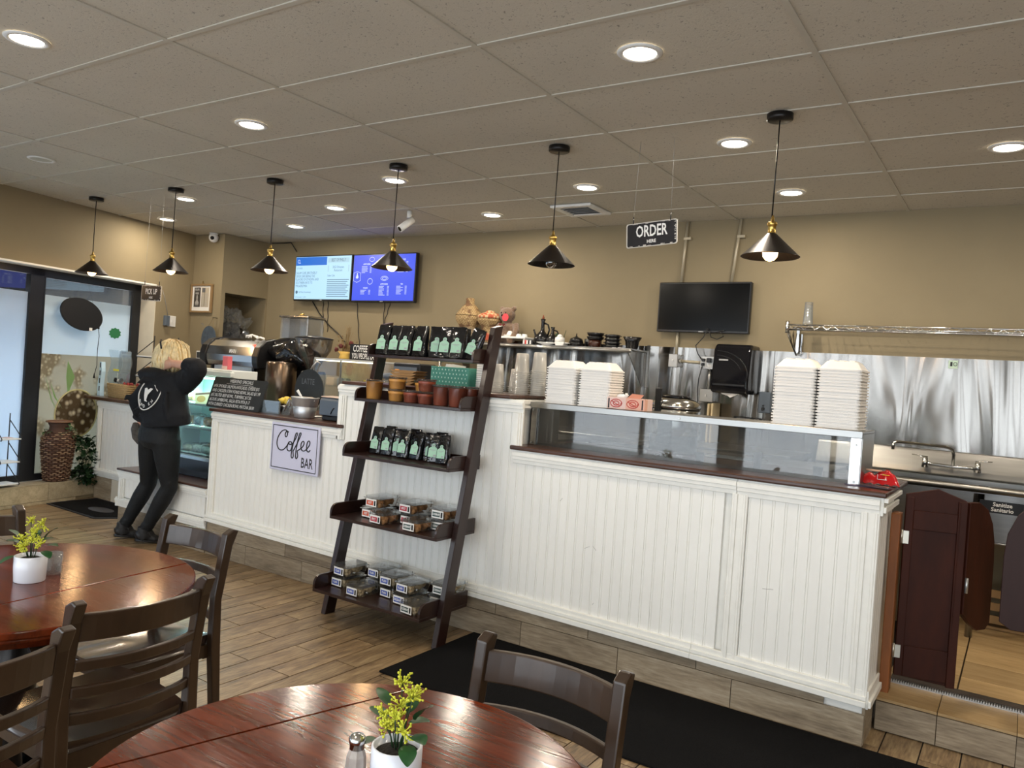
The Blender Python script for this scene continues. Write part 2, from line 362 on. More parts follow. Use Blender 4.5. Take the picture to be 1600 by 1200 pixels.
def text(parent, s, p, size, mt, right=(1, 0, 0), up=(0, 0, 1), sx=1, align='CENTER', name='lettering', lift=.0006, bold=0):
    key = (s, align, bold)
    if key not in TXT:
        cu = bpy.data.curves.new('lettering', 'FONT'); cu.body = s; cu.align_x = align; cu.align_y = 'CENTER'; cu.size = 1; cu.resolution_u = 2; cu.offset = bold
        ob = bpy.data.objects.new('tmp', cu); COL.objects.link(ob)
        dg = bpy.context.evaluated_depsgraph_get(); dg.update()
        TXT[key] = bpy.data.meshes.new_from_object(ob.evaluated_get(dg)); bpy.data.objects.remove(ob)
    me = TXT[key].copy(); me.materials.clear(); me.materials.append(mt)
    R, U = Vector(right).normalized(), Vector(up).normalized(); Nn = R.cross(U)
    off = (OFF.get(parent.name) if parent else None) or Vector()
    me.transform(Matrix(((R.x*size*sx, U.x*size, Nn.x, 0), (R.y*size*sx, U.y*size, Nn.y, 0), (R.z*size*sx, U.z*size, Nn.z, 0), (0, 0, 0, 1))))
    me.transform(Matrix.Translation(Vector(p)-off+Nn*lift))
    o = bpy.data.objects.new(name, me); COL.objects.link(o); o.parent = parent
    if off.length: OFF[o.name] = off
    return o
def arc(cx, cy, r, a0, a1, n): return [(cx+r*math.cos(a0+(a1-a0)*i/n), cy+r*math.sin(a0+(a1-a0)*i/n)) for i in range(n+1)]

# ------------------------------------------------------------------ setting
LWT = Matrix(((-.2195, .9756, 0, -7.55), (.9756, .2195, 0, 3.2), (0, 0, 1, 0), (0, 0, 0, 1)))   # local: along the wall, into the room, up
def clip(poly, off=0):
    """keep what lies on the room side of the slanted window wall"""
    def d(p): return (p[0]+7.55)*.9756+(p[1]-3.2)*.2195-off
    out = []
    for i, a in enumerate(poly):
        b = poly[(i+1) % len(poly)]; da, db = d(a), d(b)
        if da >= 0: out.append(a)
        if (da >= 0) != (db >= 0):
            t = da/(da-db); out.append((a[0]+(b[0]-a[0])*t, a[1]+(b[1]-a[1])*t))
    return out
XR = 4.2; YF = -2.1; YB = 6.1
BIG = [(-9, YF), (XR, YF), (XR, YB), (-9, YB)]
fl = struct(G().prism(clip(BIG, -.2), -.15, -.004, 'z').obj('floor', GROUT))
ce = struct(G().prism(clip(BIG, -.2), CEIL+.02, CEIL+.16, 'z').obj('ceiling', TEE))
# ceiling: tiles and tees
GX, GY = -4.437, 2.596
def inshaft(x, y): return x < -7.55 and y > 5.5
tiles = {}
for i in range(-4, 8):
    for j in range(-9, 6):
        x0, y0 = GX+i*1.2192+.012, GY+j*.6096+.012; x1, y1 = x0+1.2192-.024, y0+.6096-.024
        x1 = min(x1, XR-.01); y1 = min(y1, YB-.002)
        if x1-x0 < .05 or y1-y0 < .03 or y0 < YF: continue
        pol = clip([(x0, y0), (x1, y0), (x1, y1), (x0, y1)])
        if len(pol) < 3: continue
        full = len(pol) == 4 and abs(x1-x0-1.1952) < .001 and abs(y1-y0-.5856) < .001 and min(p[0] for p in pol) == x0
        if full:
            if 'm' not in tiles: tiles['m'] = G().box(0, 1.1952, 0, .5856, 0, .016).mesh('ceiling_tile', CTILE)
            put('ceiling_tile', tiles['m'], ce, (x0, y0, CEIL+.004))
        else:
            g = G().prism([(a-x0, b-y0) for a, b in pol], 0, .016, 'z'); put('ceiling_tile', g.mesh('ceiling_tile', CTILE), ce, (x0, y0, CEIL+.004))
for i in range(-3, 8):
    x = GX+i*1.2192
    if x > XR: continue
    pol = clip([(x-.012, YF), (x+.012, YF), (x+.012, YB), (x-.012, YB)])
    if len(pol) > 2: G().prism(pol, CEIL-.002, CEIL+.02, 'z').obj('ceiling_tee', TEE, ce)
for j in range(-8, 6):
    y = GY+j*.6096
    G().prism(clip([(-9, y-.012), (XR, y-.012), (XR, y+.012), (-9, y+.012)]), CEIL-.001, CEIL+.019, 'z').obj('ceiling_tee', TEE, ce)
# walls
wb = struct(G().box(-8.3, XR+.2, YB, YB+.2, -.15, CEIL+.16).obj('wall_back', WALL))
wr = struct(G().box(XR, XR+.2, YF-.2, YB, -.15, CEIL+.16).obj('wall_right', WALL))
g = G().box(-6.6, XR, YF-.2, YF, 0, .15).box(-6.6, XR, YF-.2, YF, 2.65, CEIL+.02)
xs = [-6.6]
for k in range(4): xs += [-4.4+2.5*k-1.15, -4.4+2.5*k+1.15]
xs.append(XR)
for a, b in zip(xs[::2], xs[1::2]): g.box(a, b, YF-.2, YF, .15, 2.65)
struct(g.obj('wall_front', WALL))
for k in range(4):
    c = -4.4+2.5*k; g = G()
    for a, b in ((-1.15, -1.08), (-.03, .03), (1.08, 1.15)): g.box(c+a, c+b, YF-.14, YF-.08, .15, 2.65)
    g.box(c-1.15, c+1.15, YF-.14, YF-.08, .15, .22).box(c-1.15, c+1.15, YF-.14, YF-.08, 2.58, 2.65)
    w = struct(g.obj('window_%d' % (k+3), BLACKF)); G().box(c-1.08, c+1.08, YF-.112, YF-.108, .22, 2.58).obj('pane', GLASS, w)
# shaft in the far left corner with its niche
SX = -7.53
g = G().box(-8.12, SX, 5.47, YB, 0, 1.5).box(-8.12, SX, 5.47, YB, 2.22, CEIL).box(-8.12, SX, 5.47, 5.52, 1.5, 2.22).box(-8.12, -8.02, 5.52, YB, 1.5, 2.22).box(-8.02, SX, 6.08, YB, 1.5, 2.22)
struct(g.obj('wall_corner', WALL))
# slanted window wall
def lwobj(name, mats, boxes, parent=None, **k):
    g = G(); g.T = LWT
    for b in boxes: g.box(*b)
    return g.obj(name, mats, parent, **k)
S0, S1 = -6.1, 2.33
struct(lwobj('wall_left', [WALL, CREAM], [(S0, S1, -.3, 0, 2.235, CEIL+.02), (1.80, S1, -.3, 0, .19, 2.235), (S0, S1, -.3, -.012, 0, .178)]))
struct(lwobj('trim_1', CREAM, [(1.792, 1.80, -.26, .002, .19, 2.235)]))
struct(lwobj('trim_2', WHITE, [(S0, 1.80, -.26, .004, 2.222, 2.238)]))
sillo = struct(lwobj('trim_3', GROUTL, [(S0, 1.80, -.28, -.012, .172, .18)]))
s_ = -4.75; q = 0
tf = G().box(0, .596, -.002, .010, 0, .150).mesh('sill_tile', SILLT); ts = G().box(0, .596, -.004, .010, 0, .028).mesh('sill_tile', SILLT); tt = G().box(0, .596, -.004, .255, 0, .012).mesh('sill_tile', SILLT)
rot = math.atan2(.9756, -.2195)
def lwput(name, me, parent, s, n, z):
    p = LWT @ Vector((s, n, z)); o = put(name, me, parent, p); o.rotation_euler = (0, 0, rot); return o
while s_ < 1.2:
    lwput('sill_tile', tf, sillo, s_, 0, .034); lwput('sill_tile', ts, sillo, s_-.3, 0, .002); lwput('sill_tile', tt, sillo, s_, 0, .182); s_ += .6
# windows in the slanted wall
FR = (-.26, -.20)
mull = [(-4.6, -4.46), (-2.9, -2.76), (-1.2, -1.06), (.49, .63)]
bx = [(a, b, *FR, .2, 2.222) for a, b in mull]+[(1.70, 1.792, *FR, .2, 2.222), (S0, 1.792, *FR, .2, .262), (S0, 1.792, *FR, 2.16, 2.222)]
win = struct(lwobj('window_1', BLACKF, bx))
FILM, N_, L_, tl_, df_ = film_mat('frosted_window_film', (.72, .76, .80), (.62, .72, .82))
for a, b in ((-4.46, -2.9), (-2.76, -1.2), (-1.06, .49)):
    lwobj('window_film', FILM, [(a, b, -.228, -.226, .262, 1.99)], win)
    lwobj('pane', GLASS, [(a, b, -.236, -.231, .262, 2.16)], win)
win2 = struct(lwobj('window_2', BLACKF, [(.632, .648, -.26, -.20, .262, 2.16), (1.684, 1.70, -.26, -.20, .262, 2.16), (.648, 1.684, -.26, -.20, 2.146, 2.16)]))
HAZE = thin_glass('hazy_window_glass', tint=(.9, .95, 1), refl=.05, haze=.85, hcol=(.74, .84, .90))
lwobj('window_film', HAZE, [(.648, 1.684, -.229, -.227, 1.42, 1.985)], win2)
lwobj('pane', thin_glass('top_pane_glass', tint=(.85, .88, .9), refl=.08, haze=.12, hcol=(.5, .55, .6)), [(.648, 1.684, -.236, -.231, .262, 2.146)], win2)
# printed mural film: coffee cup full of beans, stems, spilled beans
MUR, N, L, tl_, df_ = film_mat('printed_mural_film', rgb('c9c5b6'), rgb('c9c5b6'))
tc = N.new('ShaderNodeTexCoord'); mp = N.new('ShaderNodeMapping'); L.new(tc.outputs['Object'], mp.inputs[0])
vo = N.new('ShaderNodeTexVoronoi'); vo.inputs['Scale'].default_value = 26; L.new(mp.outputs[0], vo.inputs['Vector'])
r = N.new('ShaderNodeValToRGB'); e = r.color_ramp.elements; e[0].position = .0; e[0].color = (*rgb('f2ead2'), 1); e[1].position = .55; e[1].color = (*rgb('a09279'), 1); L.new(vo.outputs['Distance'], r.inputs[0])
nz = N.new('ShaderNodeTexNoise'); nz.inputs['Scale'].default_value = 3.5; L.new(mp.outputs[0], nz.inputs[0])
r2 = N.new('ShaderNodeValToRGB'); e = r2.color_ramp.elements; e[0].position = .5; e[0].color = (*rgb('c9c5b8'), 1); e[1].position = .62; e[1].color = (1, 1, 1, 1); L.new(nz.outputs['Fac'], r2.inputs[0])
mx = N.new('ShaderNodeMix'); mx.data_type = 'RGBA'; mx.inputs[6].default_value = (*rgb('cac7ba'), 1); L.new(r.outputs[0], mx.inputs[7])
mrr = N.new('ShaderNodeMapRange'); mrr.inputs['From Min'].default_value = .52; mrr.inputs['From Max'].default_value = .6; mrr.inputs['To Max'].default_value = .75; L.new(nz.outputs['Fac'], mrr.inputs[0]); L.new(mrr.outputs[0], mx.inputs[0])
L.new(mx.outputs[2], tl_.inputs[0]); L.new(mx.outputs[2], df_.inputs[0])
mur = lwobj('mural_film', MUR, [(.648, 1.684, -.229, -.227, .262, 1.42)], win2, label='printed film with a cup of coffee beans')
def lwdisc(c, r, n0, n1, mt, name, parent, k=36, ring=0):
    g = G(); g.T = LWT
    if ring: g.tube([(c[0]+r*math.cos(2*PI*i/k), n0, c[1]+r*math.sin(2*PI*i/k)) for i in range(k)], ring, 4, closed=True)
    else: g.prism([(c[0]+r*math.cos(2*PI*i/k), c[1]+r*math.sin(2*PI*i/k)) for i in range(k)], n0, n1, 'y')
    return g.obj(name, mt, parent)
BEAN, N, L, tl_, df_ = film_mat('printed_bean_film', rgb('6d6250'), rgb('6d6250'))
tc = N.new('ShaderNodeTexCoord'); vo = N.new('ShaderNodeTexVoronoi'); vo.inputs['Scale'].default_value = 17; L.new(tc.outputs['Object'], vo.inputs['Vector'])
r = N.new('ShaderNodeValToRGB'); e = r.color_ramp.elements; e[0].position = .18; e[0].color = (*rgb('f6eedc'), 1); e[1].position = .55; e[1].color = (*rgb('87765e'), 1); L.new(vo.outputs['Distance'], r.inputs[0]); L.new(r.outputs[0], tl_.inputs[0]); L.new(r.outputs[0], df_.inputs[0])
RIMF = film_mat('printed_cup_rim', rgb('f5efc8'), rgb('f5efc8'))[0]; STEMF = film_mat('printed_green_stem', rgb('b5d2a0'), rgb('bfdca8'))[0]
lwdisc((1.09, .83), .235, -.2265, -.2255, BEAN, 'printed_beans', mur); lwdisc((1.09, .83), .242, -.226, 0, RIMF, 'printed_rim', mur, ring=.009)
g = G(); g.T = LWT
for a, b, c, w in (((.72, 1.22), (.80, .98), (.90, .82), .006), ((.78, 1.15), (.84, 1.0), (.93, .88), .01), ((.97, 1.36), (1.0, 1.2), (.98, 1.02), .05)):
    g.prism([(a[0]-w*.2, a[1]), (b[0]-w, b[1]), (c[0], c[1]), (b[0]+w, b[1])], -.2262, -.2254, 'y')
g.obj('printed_stem', STEMF, mur)
# street side beyond the slanted window
lwobj('awning', RUBBER, [(-5.6, 4.6, -1.3, -.35, 2.26, 2.4), (-5.6, 4.6, -1.34, -1.3, 1.93, 2.4)]); tag(bpy.data.objects['awning'], 'dark awning over the shopfront window, outside', 'awning')
pv = struct(lwobj('pavement', mat('pavement', (.3, .3, .29), .9), [(-12, 8, -14, -.31, -.16, -.06)]))
# floor planks
fr_ = []
minv = cam.matrix_world.inverted()
for k in range(-60, 40):
    x1 = -2.872-.152*k; x0 = x1-.152
    for n in range(-9, 4):
        y0 = (2.305 if k % 2 == 1 else 2.605)-.152*0+.6*n-(0 if True else 0); y1 = y0+.6
        if x0 > XR or y0 > 4.35 or y1 < YF: continue
        a, b, c, d = x0+.003, min(x1-.003, XR), max(y0+.003, YF), min(y1-.003, 4.36)
        if b <= a or d-c < .02: continue
        pol = clip([(a, c), (b, c), (b, d), (a, d)])
        if len(pol) < 3: continue
        q = minv @ Vector(((x0+x1)/2, (y0+y1)/2, 0))
        vis = q.z < 0 and abs(q.x/-q.z) < .73 and abs(q.y/-q.z) < .56
        if x0 > -.5 and y0 > 3.9: vis = False
        if x0 > -5.2 and y0 > 3.8: vis = False
        if x0 > -2.5 and y0 > 2.95 and x1 < -.6: vis = False
        full = len(pol) == 4 and abs(d-c-.594) < 1e-4 and abs(b-a-.146) < 1e-4 and pol[0] == (a, c)
        fr_.append((not vis, -q.z, a, c, pol, full))
fr_.sort(key=lambda t: (t[0], t[1]))
pm = G().box(0, .146, 0, .594, -.01, 0).mesh('floor_plank', PLANK)
rest = G()
for i, (nv, dist, a, c, pol, full) in enumerate(fr_):
    if i < 290 and not nv:
        if full: put('floor_plank', pm, fl, (a, c, 0))
        else: put('floor_plank', G().prism([(x-a, y-c) for x, y in pol], -.01, 0, 'z').mesh('floor_plank', PLANK), fl, (a, c, 0))
    else: rest.prism(pol, -.01, 0, 'z')
o = rest.obj('distant_floor_plank', PLANK, fl); o['kind'] = 'stuff'
# raised kitchen floor behind the gate
pf = struct(G().box(-.495, XR, 4.012, YB, 0, .138).obj('trim_4', GROUTL))
m1 = G().box(0, .2975, -.010, 0, 0, .13).mesh('step_tile', KICK); m2 = G().box(0, .2975, 0, .275, 0, .012).mesh('step_tile', TANT); m3 = G().box(0, .592, 0, .286, 0, .010).mesh('kitchen_floor_tile', TANT)
for k in range(0, 14):
    x = -.24+.3*k
    if x+.3 > XR: break
    put('step_tile', m1, pf, (x, 4.010, .006)); put('step_tile', m2, pf, (x, 4.002, .14))
put('step_tile', G().box(0, .2475, -.010, 0, 0, .13).mesh('step_tile', KICK), pf, (-.491, 4.010, .006)); put('step_tile', G().box(0, .2475, 0, .275, 0, .012).mesh('step_tile', TANT), pf, (-.491, 4.002, .14))
for j in range(6):
    for k in range(-1, 8):
        x = -.185+.6*k; x0 = max(x, -.49); x1 = min(x+.592, XR)
        if j > 0 or True:
            if x1-x0 > .55: put('kitchen_floor_tile', m3, pf, (x0, 4.338+.291*j, .142))
            elif x1-x0 > .05: put('kitchen_floor_tile', G().box(0, x1-x0, 0, .286, 0, .01).mesh('kitchen_floor_tile', TANT), pf, (x0, 4.338+.291*j, .142))
thr = tag(G().box(-.47, 1.0, 4.285, 4.355, .14, .168).obj('threshold', mat('worn_threshold_wood', rgb('4a4038'), .6, var=.7, vscale=12, stretch=(.6, 4, 4), bump=.3, bscale=40)), 'worn grey wooden threshold board with paint flaking off under the gate', 'threshold')
g = G().box(-.47, 1.0, 4.262, 4.284, .152, .158)
for k in range(140): g.box(-.465+.0105*k, -.459+.0105*k, 4.264, 4.282, .158, .166)
tag(g.obj('track_strip', BOXM), 'thin ribbed metal strip along the front of the worn threshold', 'strip')
# wall base behind the step
# ------------------------------------------------------------------ counter
CF = 3.76
cnt = thing('service_counter', 'long white bead-board service counter on a wood-look tile kick', 'counter', (-2.8, 3.9, 0), wc=True)
G().box(-5.165, -.515, 3.778, 4.26, .0, 1.085).box(-3.76, -2.452, 3.778, 4.26, 1.085, 1.36).obj('cabinet_body', WHITE, cnt)
bd = [(0, .004), (.001, .004), (.0022, 0), (.009, 0), (.0102, .003), (.0112, .003), (.0125, 0), (.0563, 0), (.0575, .004), (.0575, .014), (0, .014)]
BM = {}
def bead(x, y, z0, z1, parent, axis='x'):
    key = round(z1-z0, 2)
    if key not in BM: BM[key] = G().prism([(a, b) for a, b in bd], 0, z1-z0, 'z').mesh('bead_board', WHITE_B)
    o = put('bead_board', BM[key], parent, (x, y, z0)); 
    if axis == 'y': o.rotation_euler = (0, 0, PI/2)
    return o
def zb(x): return .25-(x+5.16)*.0157
x = -5.10
while x < -.6:
    if not (-1.165 < x+.028 < -1.07):
        hi = x > -3.82 and x < -2.42
        bead(x, CF, zb(x)+.03, 1.34 if hi else 1.06, cnt)
    x += .0575
def moulding(g, x0, x1, z0, z1, y=CF):     # horizontal, two steps
    h = z1-z0
    g.prism([(x0, z0), (x1, z0), (x1, z1), (x0, z1)], y-.012, y+.002, 'y').box(x0, x1, y-.022, y-.012, z0+h*.30, z0+h*.9).box(x0, x1, y-.028, y-.022, z0+h*.55, z0+h*.82)
def moulv(g, x0, x1, z0, z1, y=CF):
    w = x1-x0; g.box(x0, x1, y-.012, y+.002, z0, z1).box(x0+w*.25, x1-w*.15, y-.02, y-.012, z0, z1).box(x0+w*.45, x1-w*.3, y-.026, y-.02, z0, z1)
for a, b, z0, z1 in ((-5.17, -3.78, 1.015, 1.09), (-2.42, -1.13, 1.025, 1.1), (-1.128, -.5, 1.02, 1.1), (-3.84, -2.37, 1.31, 1.385)):
    g = G(); moulding(g, a, b, z0, z1); g.obj('top_moulding', WHITE, cnt, bev=.002)
for a, b, z0, z1 in ((-3.84, -3.768, 1.015, 1.31), (-2.44, -2.37, 1.1, 1.31)):
    g = G(); moulv(g, a, b, z0, z1); g.obj('corner_moulding', WHITE, cnt, bev=.002)
for a, b, t in ((-5.172, -5.10, 1.02), (-1.15, -1.075, 1.03), (-.575, -.498, 1.03)):
    g = G().box(a, b, CF-.014, CF+.002, zb(a)+.05, t); w = b-a; g.box(a+.012, a+.028, CF-.022, CF-.014, zb(a)+.05, t).box(b-.02, b-.008, CF-.018, CF-.014, zb(a)+.05, t); g.obj('stile', WHITE, cnt, bev=.0015)
xs = [-5.172, -3.9, -2.6, -1.3, -.498]
for a, b in zip(xs, xs[1:]):
    g = G().prism([(a, zb(a)), (b-.001, zb(b)), (b-.001, zb(b)+.075), (a, zb(a)+.075)], CF-.016, CF+.002, 'y')
    g.prism([(a, zb(a)+.004), (b-.001, zb(b)+.004), (b-.001, zb(b)+.03), (a, zb(a)+.03)], CF-.032, CF-.016, 'y').prism([(a, zb(a)+.034), (b-.001, zb(b)+.034), (b-.001, zb(b)+.052), (a, zb(a)+.052)], CF-.025, CF-.016, 'y')
    g.obj('base_moulding', WHITE, cnt, bev=.002)
# scuffs with a shape of their own
SC = mat('scuff_mark', (.25, .24, .22), .7); g = G()
for (x_, z_, dx, dz) in ((-1.93, .62, .03, .015), (-1.88, .64, .02, -.02), (-1.86, .33, .008, .012), (-.98, .60, .05, .006), (-2.1, .85, .015, .02), (-3.3, .5, .01, .03)):
    g.tube([(x_, CF-.0005, z_), (x_+dx, CF-.0005, z_+dz)], .0007, 4)
g.obj('scuff_marks', SC, cnt)
# kick tiles
km = G().box(0, .596, 0, .012, 0, .138).mesh('kick_tile', KICK)
x = -5.16-.13
while x < -.52:
    a, b = max(x, -5.16), min(x+.596, -.505)
    if b-a > .59: put('kick_tile', km, cnt, (a, CF-.006, .002))
    else: put('kick_tile', G().box(0, b-a, 0, .012, 0, .138).mesh('kick_tile', KICK), cnt, (a, CF-.006, .002))
    x2 = x+.42; a, b = max(x2-.6, -5.16), min(x2-.004, -.505)
    if b > a: put('kick_tile', G().prism([(0, 0), (b-a, 0), (b-a, zb(b)-.143), (0, zb(a)-.143)], 0, .010, 'y').mesh('kick_tile', KICK), cnt, (a, CF-.004, .143))
    x += .6
G().box(-.515, -.503, CF+.008, 4.0, .002, .175).obj('kick_tile', KICK, cnt)
# right end of the counter
y = CF+.03
while y < 4.0: bead(-.501+0, y, .23, 1.03, cnt, 'y').rotation_euler = (0, 0, PI/2); y += .0575
g = G().box(-.501, -.49, CF-.01, 4.05, .17, .25).box(-.49, -.478, CF-.02, 4.05, .18, .21); g.obj('base_moulding', WHITE, cnt, bev=.002)
G().box(-.501, -.486, CF-.012, 4.07, 1.02, 1.10).box(-.486, -.474, CF-.02, 4.16, 1.035, 1.06).box(-.486, -.468, CF-.02, 4.2, 1.08, 1.10).obj('top_moulding', WHITE, cnt, bev=.002)
# right side of the raised part
y = CF+.02
while y < 4.2: bead(-2.446, y, 1.1, 1.33, cnt, 'y'); y += .0575
G().box(-2.45, -2.43, CF+.02, 4.25, 1.325, 1.385).box(-2.43, -2.415, CF+.02, 4.25, 1.335, 1.35).box(-2.43, -2.42, CF+.02, 4.25, 1.36, 1.38).obj('top_moulding', WHITE, cnt, bev=.002)
# worktops
def worktop(x0, x1, y0, y1, z0, z1, lab):
    o = G().box(x0, x1, y0, y1, z0, z1).obj('worktop', DARKTOP, bev=.008, seg=3); tag(o, lab, 'worktop'); return o
worktop(-2.435, -.475, 3.725, 4.45, 1.101, 1.126, 'dark wooden worktop of the lower right counter under the sneeze guard')
worktop(-5.19, -3.772, 3.725, 4.62, 1.091, 1.115, 'dark wooden worktop of the coffee bar, behind the square sign')
worktop(-3.80, -2.455, 3.725, 4.35, 1.386, 1.408, 'dark wooden worktop on the raised middle part of the counter')
# step box with the display case on it
sb = thing('display_plinth', 'low white panelled plinth with a dark ledge under the pastry case', 'plinth', (-5.8, 3.9, 0), wc=True)
G().box(-6.375, -5.18, 3.778, 4.3, 0, .49).obj('plinth_body', WHITE, sb)
x = -6.30
while x < -5.22: bead(x, CF, .27, .44, sb); x += .0575
g = G(); moulding(g, -6.38, -5.174, .425, .49); g.obj('top_moulding', WHITE, sb, bev=.002)
g = G(); moulv(g, -6.38, -6.30, .255, .425); g.obj('stile', WHITE, sb, bev=.002)
g = G(); moulding(g, -6.40, -5.174, .185, .262); g.box(-6.40, -6.375, CF-.02, 4.3, .185, .262).obj('base_moulding', WHITE, sb, bev=.002)
G().box(-6.372, -5.174, CF-.004, 3.776, .002, .183).obj('kick_tile', KICK, sb)
G().box(-6.40, -5.18, 3.735, 4.3, .491, .508).obj('ledge', DARKTOP, sb, bev=.004)
lc = thing('side_counter', 'short white bead-board counter at the window with a dark top', 'counter', (-7.1, 4.5, 0), wc=True)
G().box(-7.80, -6.42, 4.348, 4.85, 0, .985).obj('cabinet_body', WHITE, lc)
x = -7.72
while x < -6.5: bead(x, 4.33, .3, .93, lc); x += .0575
g = G(); moulding(g, -7.80, -6.42, .905, .985, 4.33); g.obj('top_moulding', WHITE, lc, bev=.002)
g = G(); moulv(g, -7.80, -7.725, .3, .905, 4.33); g.obj('stile', WHITE, lc, bev=.002)
g = G(); moulding(g, -7.80, -6.42, .225, .305, 4.33); g.obj('base_moulding', WHITE, lc, bev=.002)
for a, b in ((-7.79, -7.48), (-7.27, -6.43)): G().box(a, b, 4.325, 4.347, .002, .222).obj('kick_tile', KICK, lc)
o = G().box(-7.475, -7.275, 4.322, 4.347, .002, .222).obj('kick_tile', CREAM, lc, label='paler tile with an outlet plate')
o = G().box(-8.0, -6.40, 4.275, 4.84, .988, 1.02).obj('worktop', DARKTOP, bev=.005); tag(o, 'dark wooden worktop of the short side counter by the window', 'worktop')

# ------------------------------------------------------------------ lamps
def downlight(x, y, label, on=True):
    t = thing('downlight', label, 'ceiling light', (x, y, CEIL))
    k = 'dl'
    if k not in BM:
        BM['dl'] = G().lathe([(.066, -.001), (.072, -.007), (.088, -.006), (.094, -.001), (.094, .001)], n=28, cap=False).mesh('trim_ring', WHITEP)
        BM['dd'] = G().prism([(.067*math.cos(2*PI*i/28), .067*math.sin(2*PI*i/28)) for i in range(28)], -.003, -.0015, 'z').mesh('diffuser', DIFF)
        BM['do'] = G().prism([(.067*math.cos(2*PI*i/28), .067*math.sin(2*PI*i/28)) for i in range(28)], -.003, -.0015, 'z').mesh('diffuser', DIFFOFF)
    put('trim_ring', BM['dl'], t); put('diffuser', BM['dd' if on else 'do'], t)
    if on:
        l = area('downlight_lamp', (0, 0, -.012), (0, 0, 0), .12, 0, LAMP_W, LAMP_COL, disk=True); l.parent = t
for x, y, lb, on in (
    (-1.407, 2.923, 'lit round downlight, large and highest in view at the upper right', True),
    (-1.42, 4.207, 'lit round downlight just left of the nearest pendant lamp', True),
    (-1.40, 5.369, 'lit round downlight seen just right of the nearest pendant cord, near the back wall', True),
    (-.159, 4.739, 'lit round downlight cut by the right edge of the photo', True),
    (-2.663, 4.835, 'lit round downlight above the hanging order sign, left of it and near the air vent', True),
    (-3.864, 2.935, 'lit round downlight by itself in the upper left third of the ceiling', True),
    (-3.916, 4.234, 'lit round downlight seen crossed by the cord of the third pendant from the right', True),
    (-5.132, 4.82, 'lit round downlight between the third and fourth pendants from the right', True),
    (-3.89, 5.436, 'lit round downlight near the back wall, right of the white tube camera', True),
    (-3.839, 1.697, 'lit round downlight in the top left corner of the photo', True),
    (-6.285, 4.14, 'lit round downlight just right of the second pendant cord from the window', True),
    (-7.467, 4.724, 'lit round downlight touching the second pendant cord from the left on its left side', True),
    (-6.271, 5.372, 'lit round downlight right of the fourth pendant cord, above the left screen', True),
    (-6.175, 2.879, 'unlit round downlight near the left edge of the ceiling', False)):
    downlight(x, y, lb, on)
for x, y, w_ in ((-1.4, .4, 'above the round tables'), (.9, 1.7, 'right of the photographer'), (.9, 4.2, 'over the gate side'), (2.6, 2.9, 'near the right wall'), (-1.4, -1.4, 'behind the photographer'), (-5.1, .3, 'left of the round tables'), (1.8, -.6, 'behind on the right'), (-3.84, -.9, 'behind on the left')):
    downlight(x, y, 'lit round downlight outside the photo, '+w_, True)
def pendant(x, y, label, on=True):
    t = thing('pendant_lamp', label, 'pendant lamp', (x, y, CEIL), group=None)
    if 'p1' not in BM:
        BM['p1'] = G().lathe([(.0, -.001), (.062, -.001), (.062, -.028), (.058, -.031), (0, -.031)], n=24).mesh('canopy', BLACKM)
        BM['p2'] = G().cyl((0, 0, -.03), (-.004, 0, -.505), .0035, n=6).mesh('cord', BLACKM)
        BM['p3'] = G().lathe([(.004, -.49), (.008, -.505), (.010, -.52), (.021, -.523), (.024, -.53), (.024, -.538), (.019, -.542), (.019, -.575), (.024, -.58), (.024, -.586)], n=16).mesh('socket', BRASS)
        BM['p4'] = G().lathe([(.022, -.578), (.136, -.688), (.139, -.690), (.136, -.692), (.020, -.584)], n=36, cap=False).mesh('lamp_shade', SHADE)
        bp = [(.012, -.60), (.016, -.62), (.03, -.645), (.037, -.668), (.034, -.69), (.02, -.707), (.001, -.713)]
        BM['p5'] = G().lathe(bp, n=16).mesh('bulb', BULB); BM['p6'] = G().lathe(bp, n=16).mesh('bulb', BULBOFF)
    for nm, k in (('canopy', 'p1'), ('cord', 'p2'), ('socket', 'p3'), ('lamp_shade', 'p4'), ('bulb', 'p5' if on else 'p6')): put(nm, BM[k], t)
    if on:
        l = bpy.data.lights.new('pendant_bulb_light', 'POINT'); l.energy = 2.6; l.color = (1, .62, .3); l.shadow_soft_size = .04
        o = bpy.data.objects.new('pendant_bulb_light', l); COL.objects.link(o); o.parent = t; o.location = (0, 0, -.735)
for x, y, lb, on in ((-1.08, 3.84, 'dark cone pendant with lit bulb, nearest and largest, over the right end of the counter', True),
    (-2.365, 3.93, 'dark cone pendant whose bulb is off, left of the order sign', False),
    (-3.60, 3.92, 'dark cone pendant with lit bulb in front of the blue menu screen', True),
    (-4.838, 3.92, 'dark cone pendant with lit bulb left of the pale blue screen', True),
    (-5.985, 3.85, 'dark cone pendant with lit bulb above the framed article, right of the window', True),
    (-7.165, 3.83, 'dark cone pendant with lit bulb over the hanging oval board at the window', True)):
    pendant(x, y, lb, on)

